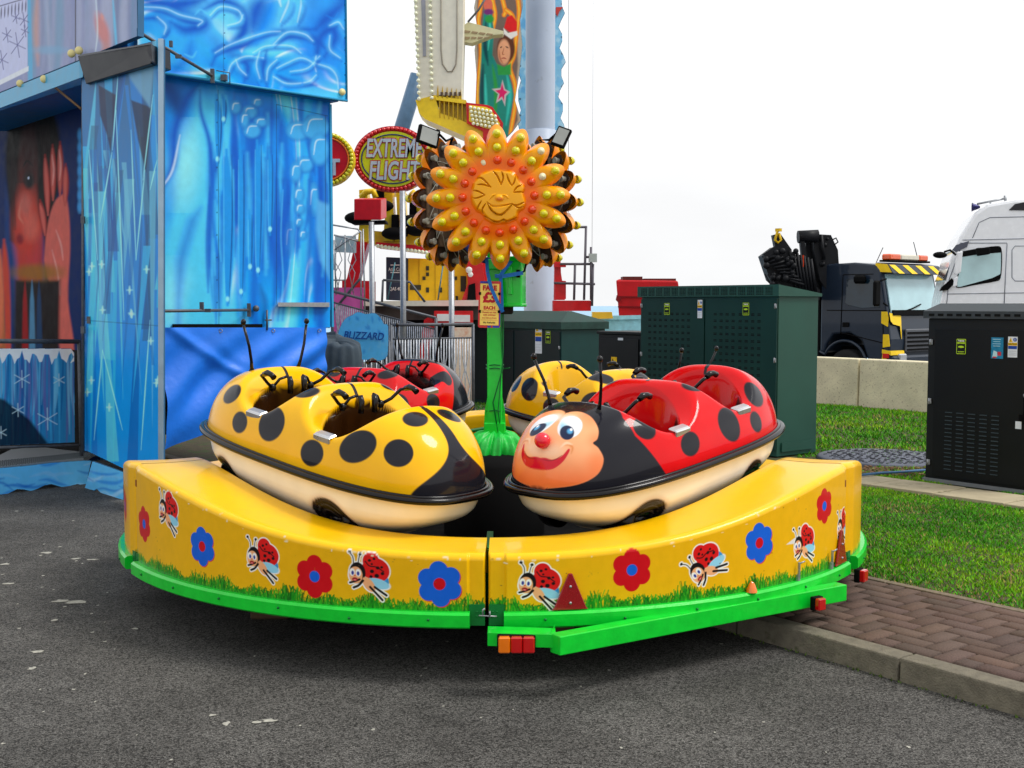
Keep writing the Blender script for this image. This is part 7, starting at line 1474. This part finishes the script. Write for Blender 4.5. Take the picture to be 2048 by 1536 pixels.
s = MB(); s.tube([wp(x, y, .012) for x, y in curve([(1926, 503), (1960, 497), (1992, 493), (2002, 498), (2003, 530), (2000, 556), (1990, 562), (1950, 569), (1916, 575), (1914, 566), (1920, 530), (1926, 503)], 3)[:-1]], .009, 5, closed=True); s.prism([wp(x, y, .02) for x, y in ((1925, 503), (1992, 492), (2002, 496), (2002, 505), (1960, 508), (1924, 514))], y_ * .007); s.prism([wp(x, y, .02) for x, y in ((1916, 575), (1985, 556), (2001, 548), (2001, 556), (1992, 562))], y_ * .007); s.build('window_frame', M_blk, wt)
s = MB()
for a, b in (((2014, 487), (2008, 612)), ((1925, 480), (2200, 474)), ((1893, 612), (1898, 560)), ((1898, 560), (1920, 500)), ((1920, 486), (2014, 486)), ((1894, 588), (2008, 586)), ((2010, 586), (2200, 584))): s.tube([wp(*a, .004), wp(*b, .004)], .008, 4)
s.tube([wp(x, y, .002) for x, y in ((1945, 476), (1958, 445), (1980, 435), (2200, 430))], .008, 4); s.tube([wp(x, y, .002) for x, y in ((2060, 492), (2030, 492), (2024, 500), (2024, 555), (2030, 562), (2060, 562))], .008, 4); s.build('panel_seam', mat('seam_grey', C3(120, 126, 140), .5), wt)
s = MB(); s.prism([wp(x, y, .03) for x, y in ((1904, 500), (1912, 490), (1938, 482), (1934, 494), (1912, 504))], y_ * 2.3); s.build('sun_visor', mat('visor_dark', C3(40, 46, 70), .2, coat=1), wt)
s = MB(); s.prism([wp(x, y, -.02) for x, y in ((1890, 560), (1902, 532), (1918, 502), (1915, 502), (1900, 528), (1886, 560))], y_ * 2.2); s.build('windscreen', M_winD, wt)
s = MB(); s.tube([wp(x, y, .25) for x, y in ((1912, 510), (1900, 500), (1888, 504))], .02, 6); s.ball(wp(1880, 510, .3), .12, 8, (1.1, .5, .5)); s.build('mirror', M_blk, wt)
s = MB(); s.prism([wp(x, y, .22) for x, y in ((1914, 504), (1926, 502), (1922, 545), (1912, 550), (1908, 546))], y_ * .1); m2 = s.build('mirror', M_wc, wt, bevel=.02); s = MB(); s.prism([wp(x, y, .24) for x, y in ((1909, 556), (1917, 552), (1914, 572), (1906, 574))], y_ * .08); s.build('mirror', M_wc, wt, bevel=.015)
s = MB(); s.prism([wp(x, y, .3) for x, y in ((1952, 496), (1980, 494), (1981, 508), (1955, 512))], y_ * .12); s.build('mirror', M_blk, wt, bevel=.02)
s = MB(); s.prism([wp(x, y, .05) for x, y in ((1884, 574), (1904, 556), (1910, 566), (1896, 580), (1880, 582))], y_ * .2); s.build('mirror_arm', M_blk, wt)
s = MB(); bar = [(1952, 437), (1960, 422), (1978, 412), (2020, 404), (2080, 402)]; s.tube([wp(x, y, -.1) for x, y in bar], .035, 8); s.tube([wp(1954, 408, -.1), wp(2010, 397, -.1)], .02, 6); s.tube([wp(2012, 408, -.1), wp(2010, 391, -.1)], .025, 6); s.tube([wp(1982, 412, -.1), wp(1980, 402, -.1)], .015, 6); s.build('roof_bar', M_steel, wt)
s = MB(); s.lathe([(.02, 0), (.04, .04), (.07, .12), (.085, .14)], wp(1960, 414, -.1), 14, rot_to(x_) @ Matrix.Rotation(-math.pi / 2, 3, 'X')); s.build('horn', mat('horn_dark', C3(44, 44, 90), .3, metal=.5), wt)
s = MB(); s.prism([wp(x, y, .02) for x, y in ((2018, 420), (2030, 408), (2060, 402), (2200, 398), (2200, 424))], y_ * .03); s.build('air_intake', mat('intake_dark', C3(50, 50, 54), .7), wt)
s = MB(); s.tube([wp(x, y, -.3) for x, y in ((1912, 580), (1908, 560), (1914, 552))], .02, 6); s.build('steering_wheel', M_blk, wt)
for kx_ in (1.3, 4.8):
    s = MB(); q = -x_ * kx_ + y_ * .05 + Vector((0, 0, .52)); s.lathe([(.001, -.01), (.28, 0), (.5, -.02), (.52, .03), (.52, .3), (.001, .3)], q, 28, rot_to(y_) @ Matrix.Rotation(-math.pi / 2, 3, 'X')); s.build('wheel', mat('tyre', ()), wt)
s = MB(); a = -x_ * 4.0 + Vector((0, 0, .95)) + y_ * 1.2; s.box(a, (5, .9, .3), Rw); s.build('chassis', M_blk, wt)
